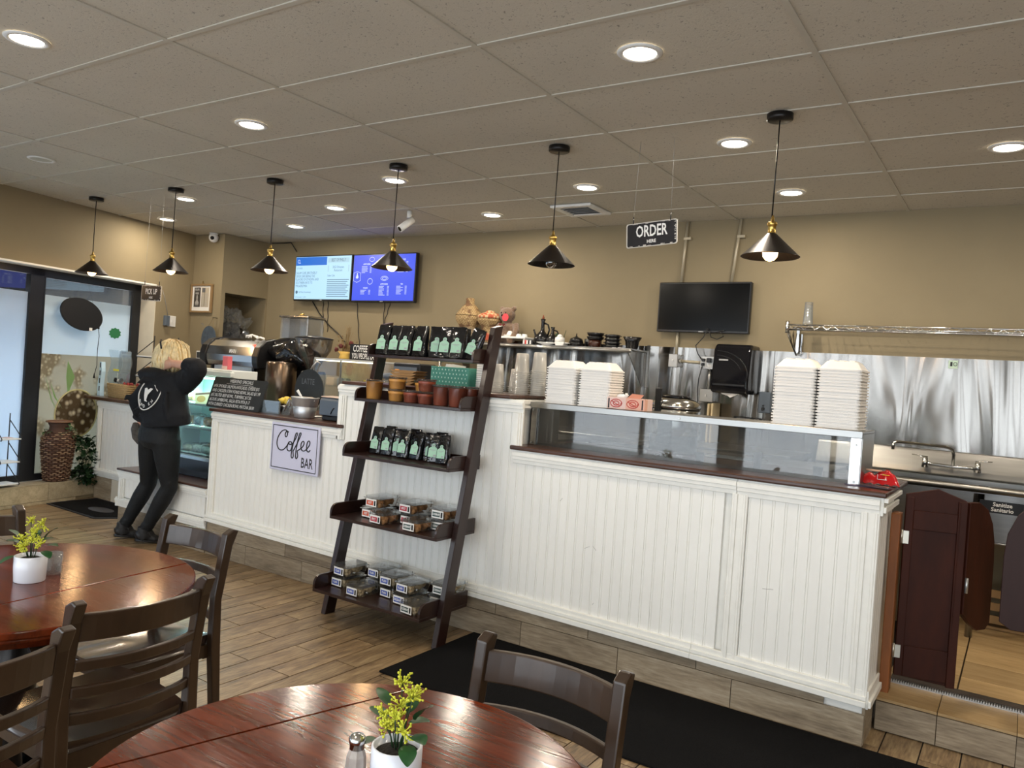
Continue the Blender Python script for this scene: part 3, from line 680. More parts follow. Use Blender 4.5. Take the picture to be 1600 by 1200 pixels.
# ------------------------------------------------------------------ ceiling and wall fixtures
vent = thing('air_vent', 'square white ceiling air vent with grey centre near the back wall', 'air vent', (-3.03, 5.43, CEIL), wc=False)
vent.scale = (.62, .62, 1)
g = G().box(-.29, .29, -.29, -.20, -.02, 0).box(-.29, .29, .20, .29, -.02, 0).box(-.29, -.2, -.2, .2, -.02, 0).box(.2, .29, -.2, .2, -.02, 0); g.obj('frame', WHITEP, vent, bev=.006)
G().box(-.2, .2, -.2, .2, -.004, 0).obj('backing', mat('vent_dark', (.1, .1, .1), .7), vent)
for k in range(5): G().prism([(-.17+.08*k, -.018), (-.13+.08*k, -.004), (-.127+.08*k, -.006), (-.167+.08*k, -.02)], -.2, .2, 'x').obj('slat', mat('vent_grey', (.35, .35, .34), .5), vent)
t = thing('tube_camera', 'white tube-shaped security camera hanging from the ceiling left of the vent', 'camera', (-4.53, 5.11, CEIL))
G().cyl((0, 0, 0), (0, 0, -.06), .022, n=14).obj('mount', WHITEP, t); G().cyl((.02, .02, -.07), (-.02, -.09, -.17), .03, n=16).obj('camera_body', WHITEP, t)
G().cyl((-.02, -.0902, -.1702), (-.0205, -.0915, -.1712), .022, n=16).obj('lens', BLACKG, t)
t = thing('dome_camera', 'small white round security camera in the far left corner at the ceiling', 'camera', (-7.66, 5.42, CEIL-.0))
G().ico((0, 0, -.05), .055).obj('camera_body', WHITEP, t); G().ico((.03, -.04, -.06), .022).obj('lens', BLACKG, t); G().lathe([(.05, -.012), (.05, 0)], n=16).obj('mount', WHITEP, t)
tag(G().tube([(-7.45, 6.05, 2.865), (-7.25, 6.06, 2.862), (-7.12, 6.05, 2.86), (-7.1, 6.06, 2.83), (-7.05, 6.08, 2.76)], .006, 6).obj('loose_wire', BLACKP), 'short loose black wire at the ceiling, left of the screens', 'wire')
def hang_sign(x, y, z, rz, tilt, big, small, label, size, sx, bigy):
    t = thing('hanging_sign', label, 'sign', (x, y, z), rz)
    g = G(); g.T = Matrix.Rotation(-tilt, 4, 'Y'); w, h = .15, .068
    pts = arc(w-.012, h-.012, .012, 0, PI/2, 4)+arc(-w+.012, h-.012, .012, PI/2, PI, 4)+arc(-w+.012, -h+.012, .012, PI, 1.5*PI, 4)+arc(w-.012, -h+.012, .012, 1.5*PI, 2*PI, 4)
    g.prism(pts, -.002, .002, 'y'); b = g.obj('sign_board', [mat('sign_edge_white', (.55, .53, .48), .4)], t)
    g = G(); g.T = Matrix.Rotation(-tilt, 4, 'Y'); g.prism([(a*.96, c*.93) for a, c in pts], -.0026, -.002, 'y'); g.obj('sign_face', mat('worn_black_tin', (.016, .014, .015), .5, var=.3, vscale=14, spec=.3), b)
    R = Vector((math.cos(tilt), 0, math.sin(tilt))); U = Vector((-math.sin(tilt), 0, math.cos(tilt)))
    text(b, big, U*bigy+Vector((0, -.0026, 0)), size, WINK, R, U, sx, bold=.02); text(b, small, U*(-.04)+Vector((0, -.0026, 0)), .026, WINK, R, U, .9, bold=.02)
    g = G(); g.T = Matrix.Rotation(-tilt, 4, 'Y'); rr = random.Random(3)
    for k in range(26):
        a = rr.uniform(-w, w); e = rr.choice((-1, 1)); l_ = rr.uniform(.004, .02); g.box(a, a+l_, -.0031, -.0026, e*(h*.93)-.003, e*(h*.93)+rr.uniform(-.001, .003)-e*rr.uniform(0, .006))
    for k in range(12):
        a = rr.uniform(-h*.8, h*.8); g.box(w*.93-rr.uniform(0, .008), w*.955, -.0031, -.0026, a, a+rr.uniform(.002, .008))
    o = g.obj('chipped_edge', mat('chipped_white', (.5, .47, .43), .6), b); o['kind'] = 'stuff'
    for sgn in (-1, 1):
        p = R*(sgn*.11)+U*.06
        G().tube([p, p+Vector((0, 0, .045))], .0035, 5).obj('hook', BLACKP, t)
        G().tube([p+Vector((0, 0, .04)), (p.x*.9, 0, CEIL-z)], .0008, 4).obj('hanging_thread', GINK, t)
    return t
hang_sign(-1.778, 4.0, 2.352, 0, .07, 'ORDER', 'HERE', 'black ORDER HERE tin sign hanging from the ceiling above the counter', .088, .64, .016)
hang_sign(-6.485, 4.0, 2.024, 0, -.03, 'PICK UP', 'HERE', 'black PICK UP HERE tin sign hanging near the window corner', .068, .72, .012)

TVB = mat('tv_blue_screen', (0, 0, 0), .35, emit=(.045, .08, .62), estr=.95); TVL = mat('tv_pale_screen', (0, 0, 0), .35, emit=(.42, .66, .85), estr=.85)
TVH = mat('tv_header_blue', (0, 0, 0), .35, emit=(.02, .13, .5), estr=.9); TVT = mat('tv_dark_text', (0, 0, 0), .4, emit=(.07, .12, .17), estr=1); TVW = mat('tv_white_text', (0, 0, 0), .4, emit=(.55, .62, .9), estr=1); TVG = mat('tv_grey_bar', (0, 0, 0), .4, emit=(.35, .52, .62), estr=.9)
def tv(x0, x1, z0, z1, y, label, scr, tilt=0):
    t = thing('television', label, 'television', ((x0+x1)/2, y, (z0+z1)/2), wc=True)
    G().box(x0, x1, y, y+.045, z0, z1).obj('bezel', BLACKP, t, bev=.004)
    s_ = G().box(x0+.012, x1-.012, y-.0012, y+.001, z0+.018, z1-.012).obj('screen', scr, t)
    G().box((x0+x1)/2-.2, (x0+x1)/2+.2, y+.045, YB-.002, (z0+z1)/2-.12, (z0+z1)/2+.12).obj('wall_mount', BLACKM, t)
    G().box((x0+x1)/2-.02, (x0+x1)/2+.02, y-.003, y+.0, z0+.004, z0+.012).obj('badge', GINK, t)
    return t, s_
t, sc1 = tv(-6.965, -6.078, 2.192, 2.692, 6.0, 'wall screen with a pale blue article page, left of the blue one', TVL)
y = 5.9985
def rect(p, x0, x1, z0, z1, mt, name='printed_block', y=y): return G().box(x0, x1, y-.0004, y, z0, z1).obj(name, mt, p)
rect(sc1, -6.95, -6.46, 2.585, 2.676, TVH); rect(sc1, -6.44, -6.12, 2.61, 2.66, TVG, 'title_band')
text(sc1, 'BEST OF PHILLY', (-6.28, y-.0006, 2.636), .05, TVT, sx=.62); text(sc1, 'CL', (-6.90, y-.0008, 2.628), .06, TVW, sx=.7)
text(sc1, 'STORIES', (-6.93, y, 2.553), .024, TVT, align='LEFT')
for k, l_ in enumerate(('SALAM CAFE, BROTHERLY', 'GRUB CAFE BRING THE', 'FLAVORS OF ETHIOPIA AND', 'SOUTHERN EATS TO', 'PHILADELPHIA')): text(sc1, l_, (-6.94, y, 2.50-.036*k), .040, TVT, align='LEFT', sx=.72)
text(sc1, '2022 Ethiopian', (-6.28, y, 2.56), .036, TVT, sx=.8); text(sc1, 'Restaurant', (-6.28, y, 2.525), .036, TVT, sx=.8); text(sc1, 'Salam Cafe', (-6.44, y, 2.468), .032, TVT, align='LEFT', sx=.8)
text(sc1, 'By Mindy Hossenbaugh', (-6.88, y, 2.288), .026, TVT, align='LEFT', sx=.8); text(sc1, 'Sunday, January 11, 2023', (-6.94, y, 2.234), .018, TVT, align='LEFT')
G().prism([(-6.915+.018*math.cos(a*PI/8), 2.288+.018*math.sin(a*PI/8)) for a in range(16)], y-.0006, y, 'y').obj('logo_dot', TVT, sc1)
rect(sc1, -6.44, -6.425, 2.51, 2.58, TVG); rect(sc1, -6.13, -6.115, 2.51, 2.58, TVG)
for k in range(10): rect(sc1, -6.44, -6.44+.33*(1-.12*((k*7) % 3)/2), 2.42-.0205*k, 2.428-.0205*k, TVT, 'text_line')
t, sc2 = tv(-6.062, -5.185, 2.182, 2.688, 6.0, 'wall screen with a royal blue menu in white print, behind a pendant lamp', TVB)
rr = random.Random(5)
for cx, top, n_ in ((-5.86, 2.58, 6), (-5.86, 2.33, 4), (-5.60, 2.37, 8), (-5.60, 2.60, 5), (-5.36, 2.62, 9), (-5.36, 2.37, 7)):
    text(sc2, rr.choice(('COFFEE', 'TEA', 'APPETIZERS', 'WRAPS')), (cx, y, top), .022, TVW, sx=.9, bold=.02)
    for k in range(n_):
        rect(sc2, cx-.07, cx-.07+rr.uniform(.05, .09), top-.024-.013*k, top-.020-.013*k, TVW, 'text_line'); rect(sc2, cx+.045, cx+.07, top-.024-.013*k, top-.020-.013*k, TVW, 'text_line')
def ring(p, cx, cz, rx, rz, r_, mt, n=20, y=y-.001, nm='printed_icon'): return G().tube([(cx+rx*math.cos(2*PI*i/n), y, cz+rz*math.sin(2*PI*i/n)) for i in range(n)], r_, 4, closed=True).obj(nm, mt, p)
ring(sc2, -5.79, 2.63, .035, .022, .002, TVW); ring(sc2, -5.80, 2.40, .035, .03, .002, TVW); ring(sc2, -5.60, 2.43, .05, .022, .002, TVW); ring(sc2, -5.60, 2.43, .03, .012, .002, TVW)
G().tube([(-5.99+a, y-.001, 2.45+b) for a, b in ((-.05, .04), (0, .055), (.05, .04), (.05, -.04), (0, -.06), (-.05, -.04))], .002, 4, closed=True).obj('printed_shield', TVW, sc2)
G().lathe([(.003, -.03), (.02, -.02), (.012, 0), (.004, .02), (.008, .03)], (-5.99, y, 2.46), n=6, sy=.05).obj('printed_jug', TVW, sc2)
t, sc3 = tv(-2.571, -1.815, 1.965, 2.368, 6.02, 'smaller black wall television switched off, above the steel sheeting', mat('dark_screen', (.003, .0035, .004), .16, spec=.18))
G().tube([(x_, 6.085, z_) for x_, z_ in ((-6.75, 2.2), (-6.62, 2.06), (-6.45, 1.93), (-6.28, 1.83), (-6.2, 1.76))], .006, 6).obj('television_cable', BLACKP)
tag(bpy.data.objects['television_cable'], 'thick black cable slanting down from the pale screen to the dried flowers', 'cable')
for i, (x0, z0, x1, z1, lb) in enumerate(((-6.58, 2.2, -6.55, 1.85, 'thin black cable hanging straight down under the middle of the pale screen'), (-6.50, 2.2, -6.48, 1.86, 'second thin black cable, just right of the straight one under the pale screen'), (-6.06, 2.2, -5.98, 1.70, 'thin wavy cable from the left end of the blue screen to the COFFEE FIRST sign'), (-5.66, 2.19, -5.66, 1.72, 'thin cable hanging from the middle of the blue screen behind the coffee bags'), (-5.58, 2.19, -5.655, 1.95, 'short thin cable slanting in to the one under the blue screen'))):
    o = G().tube([(x0+(x1-x0)*q/8+.006*math.sin(q*2), 6.09, z0+(z1-z0)*q/8) for q in range(9)], .004, 5).obj('television_cable', BLACKP); tag(o, lb, 'cable')
# conduits, boxes, dispenser
def sx_(x, Y): return x*Y/6.05
for x0, x1, z0, z1, lb in ((-2.388, -2.408, 2.868, 2.375, 'pale vertical conduit from ceiling to the left of the off television'), (-1.949, -1.992, 2.868, 2.375, 'pale vertical conduit from ceiling to the right of the off television')):
    t = thing('conduit', lb, 'conduit', (x0, 6.07, z1), wc=True); G().cyl((x0, 6.075, z0), (x1, 6.075, z1), .013, n=10).obj('pipe', CONDUIT, t); G().box(x0-.02, x0+.04, 6.06, 6.098, 2.72, 2.74).obj('clamp', CONDUIT, t)
t = thing('conduit', 'vertical conduit from the off television down to the left steel switch box', 'conduit', (-2.405, 6.07, 1.78), wc=True); G().cyl((-2.408, 6.075, 1.99), (-2.408, 6.075, 1.785), .013, n=10).obj('pipe', CONDUIT, t)
t = thing('conduit', 'horizontal conduit joining the two upper electrical boxes', 'conduit', (-2.27, 6.07, 1.73), wc=True); G().cyl((-2.37, 6.06, 1.733), (-2.175, 6.06, 1.728), .012, n=10).obj('pipe', CONDUIT, t); G().cyl((-2.37, 6.06, 1.733), (-2.355, 6.06, 1.7325), .018, n=10).obj('fitting', BOXM, t)
t = thing('conduit', 'vertical conduit between the outlet box and the lower steel box', 'conduit', (-2.11, 6.07, 1.52), wc=True); G().cyl((-2.11, 6.06, 1.68), (-2.11, 6.06, 1.52), .012, n=10).obj('pipe', BOXM, t)
def ebox(x0, x1, z0, z1, lb, outlet=False):
    t = thing('electrical_box', lb, 'electrical box', ((x0+x1)/2, 6.05, z0), wc=True); G().box(x0, x1, 6.015, 6.098, z0, z1).obj('box_body', BOXM, t, bev=.004)
    g = G().box(x0-.004, x1+.004, 6.009, 6.015, z0-.004, z1+.004).obj('cover_plate', BOXM, t, bev=.003)
    if outlet:
        for k in (-.022, .022): G().box((x0+x1)/2+k-.016, (x0+x1)/2+k+.016, 6.007, 6.01, (z0+z1)/2-.035, (z0+z1)/2+.035).obj('outlet', WHITEP, t, bev=.003)
        G().box(x0+.012, x0+.04, 5.985, 6.008, z0+.055, z0+.078).obj('plug', BLACKP, t, bev=.004); G().box(x1-.05, x1-.012, 5.98, 6.008, z1-.045, z1-.01).obj('plug', BLACKP, t, bev=.004); G().box(x0+.01, x0+.036, 5.985, 6.008, z0+.02, z0+.042).obj('plug', BLACKP, t, bev=.004)
    else: G().box((x0+x1)/2-.004, (x0+x1)/2+.004, 5.995, 6.01, (z0+z1)/2-.008, (z0+z1)/2+.008).obj('toggle', WHITEP, t)
ebox(-2.44, -2.372, 1.685, 1.782, 'grey steel switch box under the left conduit'); ebox(-2.172, -2.068, 1.682, 1.775, 'steel outlet box with black plugs beside the towel dispenser', True); ebox(-2.16, -2.06, 1.424, 1.516, 'lower steel switch box under the outlet box')
for i, (pts, lb) in enumerate((([(-2.13, 2.0), (-2.16, 1.93), (-2.22, 1.86), (-2.2, 1.8), (-2.165, 1.752)], 'black power cord from the off television to the outlet box'), ([(-2.155, 1.70), (-2.175, 1.6), (-2.18, 1.5), (-2.17, 1.42), (-2.2, 1.33)], 'black cord running down from the outlet box past the lower box'), ([(-2.12, 1.99), (-2.1, 1.93), (-2.05, 1.915), (-2.0, 1.94), (-2.02, 1.97), (-2.08, 1.965), (-2.0, 1.985)], 'tangled black cord loop under the off television'))):
    tag(G().tube([(a, 6.0, b) for a, b in pts], .004, 5).obj('power_cord', BLACKP), lb, 'cord')
t = thing('paper_towel_dispenser', 'black paper towel dispenser with curved ridges on the steel wall', 'dispenser', (-1.90, 6.0, 1.49), wc=True)
pf_ = [(5.83, 1.54), (5.825, 1.60), (5.86, 1.84), (5.90, 1.875), (6.098, 1.875), (6.098, 1.50), (5.84, 1.50)]
G().prism(pf_, -2.02, -1.735, 'x').obj('housing', BLACKG, t, bev=.018, seg=3)
for r_ in (.20, .165, .13): G().tube([(-1.99+.25*math.sin(a)*r_/.2, 5.853-.02*(1-math.cos(a)), 1.62+r_*math.cos(a)) for a in [k*PI/2/10 for k in range(11)]], .004, 5).obj('ridge', BLACKP, t)
G().box(-2.0, -1.75, 5.812, 5.83, 1.555, 1.57).obj('front_lip', BLACKP, t, bev=.004); G().box(-1.97, -1.90, 5.842, 5.85, 1.745, 1.757).obj('badge', GINK, t)
G().add([(-1.95, 5.86, 1.505), (-1.80, 5.86, 1.505), (-1.82, 5.87, 1.49), (-1.87, 5.86, 1.468), (-1.90, 5.87, 1.485), (-1.93, 5.86, 1.49)], [(0, 1, 2, 3, 4, 5)]).add([(-1.95, 5.88, 1.505), (-1.80, 5.88, 1.505), (-1.84, 5.88, 1.478), (-1.91, 5.88, 1.482)], [(0, 1, 2, 3)]).obj('paper_towel', PAPER, t)
t = thing('soap_dispenser', 'grey steel soap dispenser on the wall left of the tall foam stacks', 'dispenser', (-1.645, 6.03, 1.37), wc=True)
G().box(-1.69, -1.6, 5.98, 6.098, 1.37, 1.53).obj('housing', GREYP, t, bev=.006); G().prism([(-1.65+.012*math.cos(a*PI/5), 1.40+.014*math.sin(a*PI/5)) for a in range(10)], 5.965, 5.982, 'y').obj('push_button', BLACKP, t); G().prism([(-1.65+.007*math.cos(a*PI/5), 1.425+.007*math.sin(a*PI/5)) for a in range(10)], 5.972, 5.982, 'y').obj('sight_window', BLACKP, t)
t = thing('wall_notice', 'small black notice with white print low on the steel wall', 'notice', (-1.78, 6.08, 1.28), wc=True)
b = G().box(-1.895, -1.68, 6.065, 6.07, 1.275, 1.325).obj('plate', BLACKP, t); text(b, 'EMPLOYEES MUST', (-1.82, 6.0648, 1.31), .013, WINK); text(b, 'WASH HANDS', (-1.82, 6.0648, 1.293), .013, WINK); ring(b, -1.715, 1.30, .024, .017, .001, WINK, y=6.064)
t = thing('small_notice', 'little pale green sticker notice near the top of the right steel sheet', 'sticker', (-.43, 6.07, 1.8), wc=True)
b = G().box(-.456, -.40, 6.068, 6.07, 1.775, 1.83).obj('paper', mat('pale_green_paper', (.6, .75, .6), .6), t); G().box(-.445, -.432, 6.0672, 6.068, 1.79, 1.82).obj('printed_mark', INK, b); ring(b, -.415, 1.805, .01, .012, .0015, INK, y=6.067)
# ------------------------------------------------------------------ kitchen behind the counter
for a, b, lb in ((-4.2, -2.672, 'wavy stainless wall sheet behind the clear cup stacks and left foam boxes'), (-2.668, -1.622, 'stainless wall sheet behind the towel dispenser and conduits'), (-1.618, 1.0, 'large wavy stainless wall sheet above the sink'), (1.004, XR-.01, 'stainless wall sheet continuing right of the sink, outside the photo')):
    o = G().box(a, b, 6.082, 6.098, .9, 1.845).obj('steel_wall_sheet', WAVY); tag(o, lb, 'wall panel')
t = thing('steel_wall_shelf', 'stainless wall shelf holding baskets, clay pots and bowls', 'shelf', (-3.6, 5.9, 1.79), wc=True)
G().box(-4.75, -2.655, 5.74, 6.08, 1.79, 1.802).tube([(-4.75, 5.742, 1.782), (-2.655, 5.742, 1.782)], .014, 10).obj('shelf_board', STEEL, t)
for x_ in (-4.5, -2.70): G().prism([(5.76, 1.785), (6.08, 1.785), (6.08, 1.50)], x_, x_+.006, 'x').obj('bracket', STEEL, t)
G().box(-2.66, -2.64, 6.06, 6.08, 1.50, 1.85).obj('corner_strip', STEEL, t)
# sink
t = thing('sink_unit', 'long stainless commercial sink with tall splashback behind the gate', 'sink', (.5, 5.7, .15), wc=True)
G().prism([(6.08, 1.215), (6.04, 1.215), (6.03, 1.20), (5.99, 1.095), (5.98, 1.06), (6.0, 1.04), (6.08, 1.04)], -1.25, 2.4, 'x').obj('splashback', STEEL, t, bev=.004)
G().box(-1.25, 2.4, 5.36, 5.42, 1.02, 1.05).box(-1.25, 2.4, 5.93, 6.0, 1.02, 1.05).tube([(-1.25, 5.36, 1.045), (2.4, 5.36, 1.045)], .02, 10).obj('rim', STEEL, t)
for a, b in ((-1.25, -.75), (-.74, -.2), (-.19, .35), (.36, .9)): 
    g = G().box(a+.02, b-.02, 5.40, 5.415, .74, 1.02).box(a+.02, b-.02, 5.93, 5.945, .74, 1.02).box(a+.02, a+.035, 5.415, 5.93, .74, 1.02).box(b-.035, b-.02, 5.415, 5.93, .74, 1.02).box(a+.02, b-.02, 5.40, 5.945, .73, .742); g.obj('basin', STEEL, t, bev=.004)
G().box(.9, 2.4, 5.42, 5.93, 1.02, 1.03).obj('drainboard', STEEL, t)
for x_ in (-1.2, -.2, .3, 2.3):
    for y_ in (5.45, 5.9): G().cyl((x_, y_, .15), (x_, y_, .74 if x_ < 1 else 1.02), .02, n=10).obj('leg', STEEL, t)
for x_ in (-.47, .08): G().tube([(x_, 5.68, .73), (x_, 5.68, .5), (x_+.02, 5.7, .42), (x_+.02, 5.9, .4)], .025, 8).obj('drain_pipe', mat('pipe_white', (.6, .6, .56), .4), t)
t = thing('faucet', 'chrome wall faucet with long swing spout over the sink', 'faucet', (-.38, 5.97, 1.12), wc=True)
G().tube([(-.54, 5.965, 1.11), (-.545, 5.93, 1.135), (-.50, 5.93, 1.125), (-.38, 5.93, 1.12), (-.27, 5.93, 1.125), (-.23, 5.965, 1.11)], .012, 8).obj('body', STEELP, t)
G().tube([(-.375, 5.93, 1.12), (-.375, 5.925, 1.20), (-.385, 5.91, 1.235), (-.42, 5.88, 1.25), (-.60, 5.70, 1.262), (-.685, 5.62, 1.266), (-.70, 5.61, 1.255), (-.70, 5.61, 1.215)], .011, 8).obj('spout', STEELP, t)
for x_, s_ in ((-.54, -1), (-.235, 1)):
    G().cyl((x_, 5.93, 1.10), (x_, 5.93, 1.165), .022, .016, n=12).obj('valve', STEELP, t); G().tube([(x_-.015*s_, 5.93, 1.17), (x_+.08*s_, 5.925, 1.178)], [.008, .006], 6, flat=.6).obj('handle', STEELP, t)
t = thing('sanitize_sign', 'black sink sign reading Sanitize Sanitario', 'sign', (-.07, 5.39, .94), wc=True)
b = G().box(-.19, .03, 5.385, 5.396, .915, .985).obj('plate', BLACKP, t); text(b, 'Sanitize', (-.075, 5.3845, .965), .032, WINK, bold=.025); text(b, 'Sanitario', (-.075, 5.3845, .935), .032, WINK, bold=.025)
t = thing('storage_crate', 'dim brown crate on the kitchen floor under the sink, seen between the gate leaves', 'crate', (-.03, 5.85, .15), wc=True)
g = G().box(-.16, .12, 5.75, 5.99, .153, .17)
for z_ in (.19, .27, .35): g.box(-.16, .12, 5.742, 5.752, z_, z_+.05)
g.box(-.16, -.14, 5.75, 5.99, .15, .42).box(.10, .12, 5.75, 5.99, .15, .42).obj('crate_body', CARD, t, bev=.002)
# wire shelf
t = thing('wire_shelf', 'chrome wire wall shelf high over the sink', 'shelf', (.5, 5.9, 2.0), wc=True)
X0 = -1.455
G().cyl((X0, 5.74, 2.02), (2.4, 5.74, 2.02), .006, n=6).cyl((X0, 5.74, 1.985), (2.4, 5.74, 1.985), .006, n=6).cyl((X0, 6.07, 2.02), (2.4, 6.07, 2.02), .006, n=6).cyl((X0, 5.9, 2.012), (2.4, 5.9, 2.012), .005, n=6).obj('rail', STEELP, t)
pts = []
for k in range(100): pts.append((X0+.0385*k, 5.74, 1.987 if k % 2 else 2.018))
G().tube(pts, .0035, 5).obj('truss_wire', STEELP, t)
for k in range(78): 
    if 'sw' not in BM: BM['sw'] = G().cyl((0, 5.74, 2.022), (0, 6.07, 2.022), .0022, n=4).mesh('shelf_wire', STEELP)
    put('shelf_wire', BM['sw'], t, (X0+.0492*k, 0, 0)).location -= Vector((0, 0, 0))
G().cyl((X0, 5.74, 1.96), (X0, 5.74, 2.045), .013, n=10).obj('collar', STEELP, t)
for x_ in (-1.45, .8):
    G().tube([(x_, 5.745, 1.985), (x_, 5.76, 1.95), (x_, 6.03, 1.82)], .008, 6).tube([(x_, 5.78, 1.98), (x_, 5.86, 1.905), (x_, 5.9, 1.985), (x_, 5.96, 1.86), (x_, 6.0, 1.98)], .004, 5).obj('bracket', STEELP, t)
    G().box(x_-.012, x_+.012, 6.04, 6.08, 1.82, 2.03).box(x_+.016, x_+.032, 6.06, 6.09, 1.83, 1.98).obj('upright', STEELP, t, bev=.002)
t = thing('upturned_glass', 'clear plastic cup stack standing on the wire shelf', 'cup', (-1.35, 5.88, 2.026)); 
for k in range(3): G().lathe([(.036-.001*k, 0+.02*k), (.03-.001*k, .13+.02*k), (.001, .13+.02*k)], n=16, cap=False).obj('cup', CLEARP, t)


# ------------------------------------------------------------------ gate at the end of the counter
t = thing('gate_post', 'orange-brown wooden gate post against the right end of the counter', 'post', (-.47, 4.13, .14), wc=True)
G().box(-.497, -.455, 4.09, 4.175, .14, 1.0).obj('post', POSTW, t, bev=.006, seg=2)
t = thing('swing_gate', 'narrow dark red wooden gate panel with a peaked top, hinged to the orange post', 'gate', (-.32, 4.16, .15), .0, wc=True)
R_ = Matrix.Translation((-.445, 4.14, 0)) @ Matrix.Rotation(.26, 4, 'Z')
g = G(); g.T = R_; g.prism([(0, .235), (.255, .215), (.255, 1.085), (.135, 1.128), (0, 1.092)], -.008, .008, 'y'); g.obj('panel_board', GATEW, t, bev=.002)
g = G(); g.T = R_; g.box(0, .035, -.018, -.008, .235, 1.08); g.box(.035, .22, -.018, -.008, .235, .38).box(.035, .22, -.018, -.008, .93, 1.02).obj('rail_frame', GATEW, t, bev=.002)
g = G(); g.T = R_; g.box(.22, .256, -.022, .012, .215, 1.08); g.box(.226, .230, -.024, -.022, .5, 1.08).obj('edge_stile', POSTW if False else GATEW, t, bev=.002)
for z_ in (.86, .32):
    g = G(); g.T = R_; g.box(-.010, .020, -.024, -.018, z_, z_+.06); g.cyl((-.010, -.024, z_), (-.010, -.024, z_+.065), .006, n=8).obj('hinge', mat('hinge_steel', (.6, .58, .5), .35, .9) if z_ > .5 else bpy.data.materials['hinge_steel'], t)
def leaf(name, label, mt, org, ang, w, zb_, zt, flip=False):
    t = thing(name, label, 'gate', (org[0], org[1], zb_), wc=True); g = G(); g.T = Matrix.Translation((org[0], org[1], 0)) @ Matrix.Rotation(ang, 4, 'Z')
    # hinge side at x=0: tall; free side rounded top and scooped bottom
    pts = [(0, zb_+.10), (w*.25, zb_+.05), (w*.55, zb_+.005), (w*.85, zb_), (w, zb_+.03), (w, zt-.30), (w*.97, zt-.20), (w*.86, zt-.11), (w*.66, zt-.04), (w*.35, zt-.004), (0, zt)]
    g.prism(pts, -.011, .011, 'y'); g.obj('leaf_board', mt, t, bev=.003)
    g = G(); g.T = Matrix.Translation((org[0], org[1], 0)) @ Matrix.Rotation(ang, 4, 'Z'); g.cyl((.004, -.016, zb_+.2), (.004, -.016, zb_+.27), .008, n=8); g.obj('hinge', BOXM, t); return t
leaf('saloon_gate_leaf', 'dark red saloon gate leaf with scooped bottom, swung back behind the peaked panel', GATEW, (-.192, 4.215), 1.18, .27, .46, 1.08)
leaf('saloon_gate_leaf', 'purple-brown rounded saloon gate leaf cut by the right edge of the photo', GATEW2, (.27, 4.21), PI-.05, .31, .53, 1.16)
t = thing('gate_post', 'second gate post beyond the right edge of the photo', 'post', (.29, 4.2, .14), wc=True); G().box(.275, .33, 4.17, 4.25, .14, 1.2).obj('post', POSTW, t, bev=.006)

# ------------------------------------------------------------------ sneeze guard and what it holds
t = thing('sneeze_guard', 'steel and glass sneeze guard on the lower right counter', 'sneeze guard', (-1.53, 4.05, 1.127), wc=True)
G().box(-2.42, -.615, 3.905, 4.235, 1.36, 1.374).box(-2.42, -.615, 3.895, 3.91, 1.342, 1.375).obj('top_shelf', STEEL, t, bev=.002)
G().box(-2.42, -2.375, 3.905, 3.915, 1.127, 1.342).box(-2.42, -2.41, 3.905, 4.235, 1.127, 1.36).obj('end_post', STEEL, t, bev=.002)
G().box(-.665, -.618, 3.898, 3.908, 1.127, 1.342).obj('end_post', mat('bright_aluminium', (.8, .8, .79), .3, .8), t, bev=.001)
G().box(-.625, -.615, 3.908, 4.235, 1.127, 1.36).obj('end_panel', STEEL, t)
G().box(-2.375, -.665, 3.918, 3.923, 1.127, 1.345).obj('glass_front', GUARDG, t)
for x_, z_ in ((-2.398, 1.33), (-2.398, 1.14), (-1.5, 1.357), (-.64, 1.31), (-.64, 1.14)): G().cyl((x_, 3.898, z_), (x_, 3.890, z_), .006, .004, n=8).obj('screw', BOXM, t)
t = thing('steam_table', 'stainless food prep table with pans behind the sneeze guard', 'table', (-1.6, 4.85, 0), wc=True)
G().box(-2.40, -.9, 4.47, 5.2, 1.02, 1.105).obj('table_top', STEEL, t, bev=.004)
for x_ in (-2.36, -.95):
    for y_ in (4.5, 5.15): G().cyl((x_, y_, 0), (x_, y_, 1.02), .02, n=8).obj('leg', STEEL, t)
for k in range(3):
    a = -2.3+.36*k; g = G().box(a, a+.32, 4.5, 4.52, 1.105, 1.125).box(a, a+.32, 4.73, 4.75, 1.105, 1.125).box(a, a+.02, 4.52, 4.73, 1.105, 1.125).box(a+.3, a+.32, 4.52, 4.73, 1.105, 1.125).box(a+.02, a+.3, 4.52, 4.73, 1.106, 1.108); g.obj('food_pan', STEELP, t, bev=.002)
t = thing('food_tray', 'shallow clear tray lying under the left end of the sneeze guard', 'tray', (-2.08, 4.1, 1.127), wc=True)
G().box(-2.25, -1.80, 3.98, 4.2, 1.127, 1.131).box(-2.25, -1.80, 3.98, 3.984, 1.13, 1.145).box(-2.25, -1.80, 4.196, 4.2, 1.13, 1.145).box(-2.25, -2.246, 3.984, 4.196, 1.13, 1.145).box(-1.804, -1.80, 3.984, 4.196, 1.13, 1.145).obj('tray', CLEARP, t)
g = G(); rr = random.Random(8)
for k in range(5):
    c = Vector((-1.68+.035*k, 4.05+.02*(k % 2), 1.135)); pts = [c+Vector((rr.uniform(-.035, .035), rr.uniform(-.03, .03), rr.uniform(-.006, .03))) for _ in range(4)]; g.add(pts, [(0, 1, 2), (0, 2, 3)])
tag(g.obj('crumpled_paper', PAPER), 'crumpled white paper lying behind the guard glass, left of its middle', 'paper')
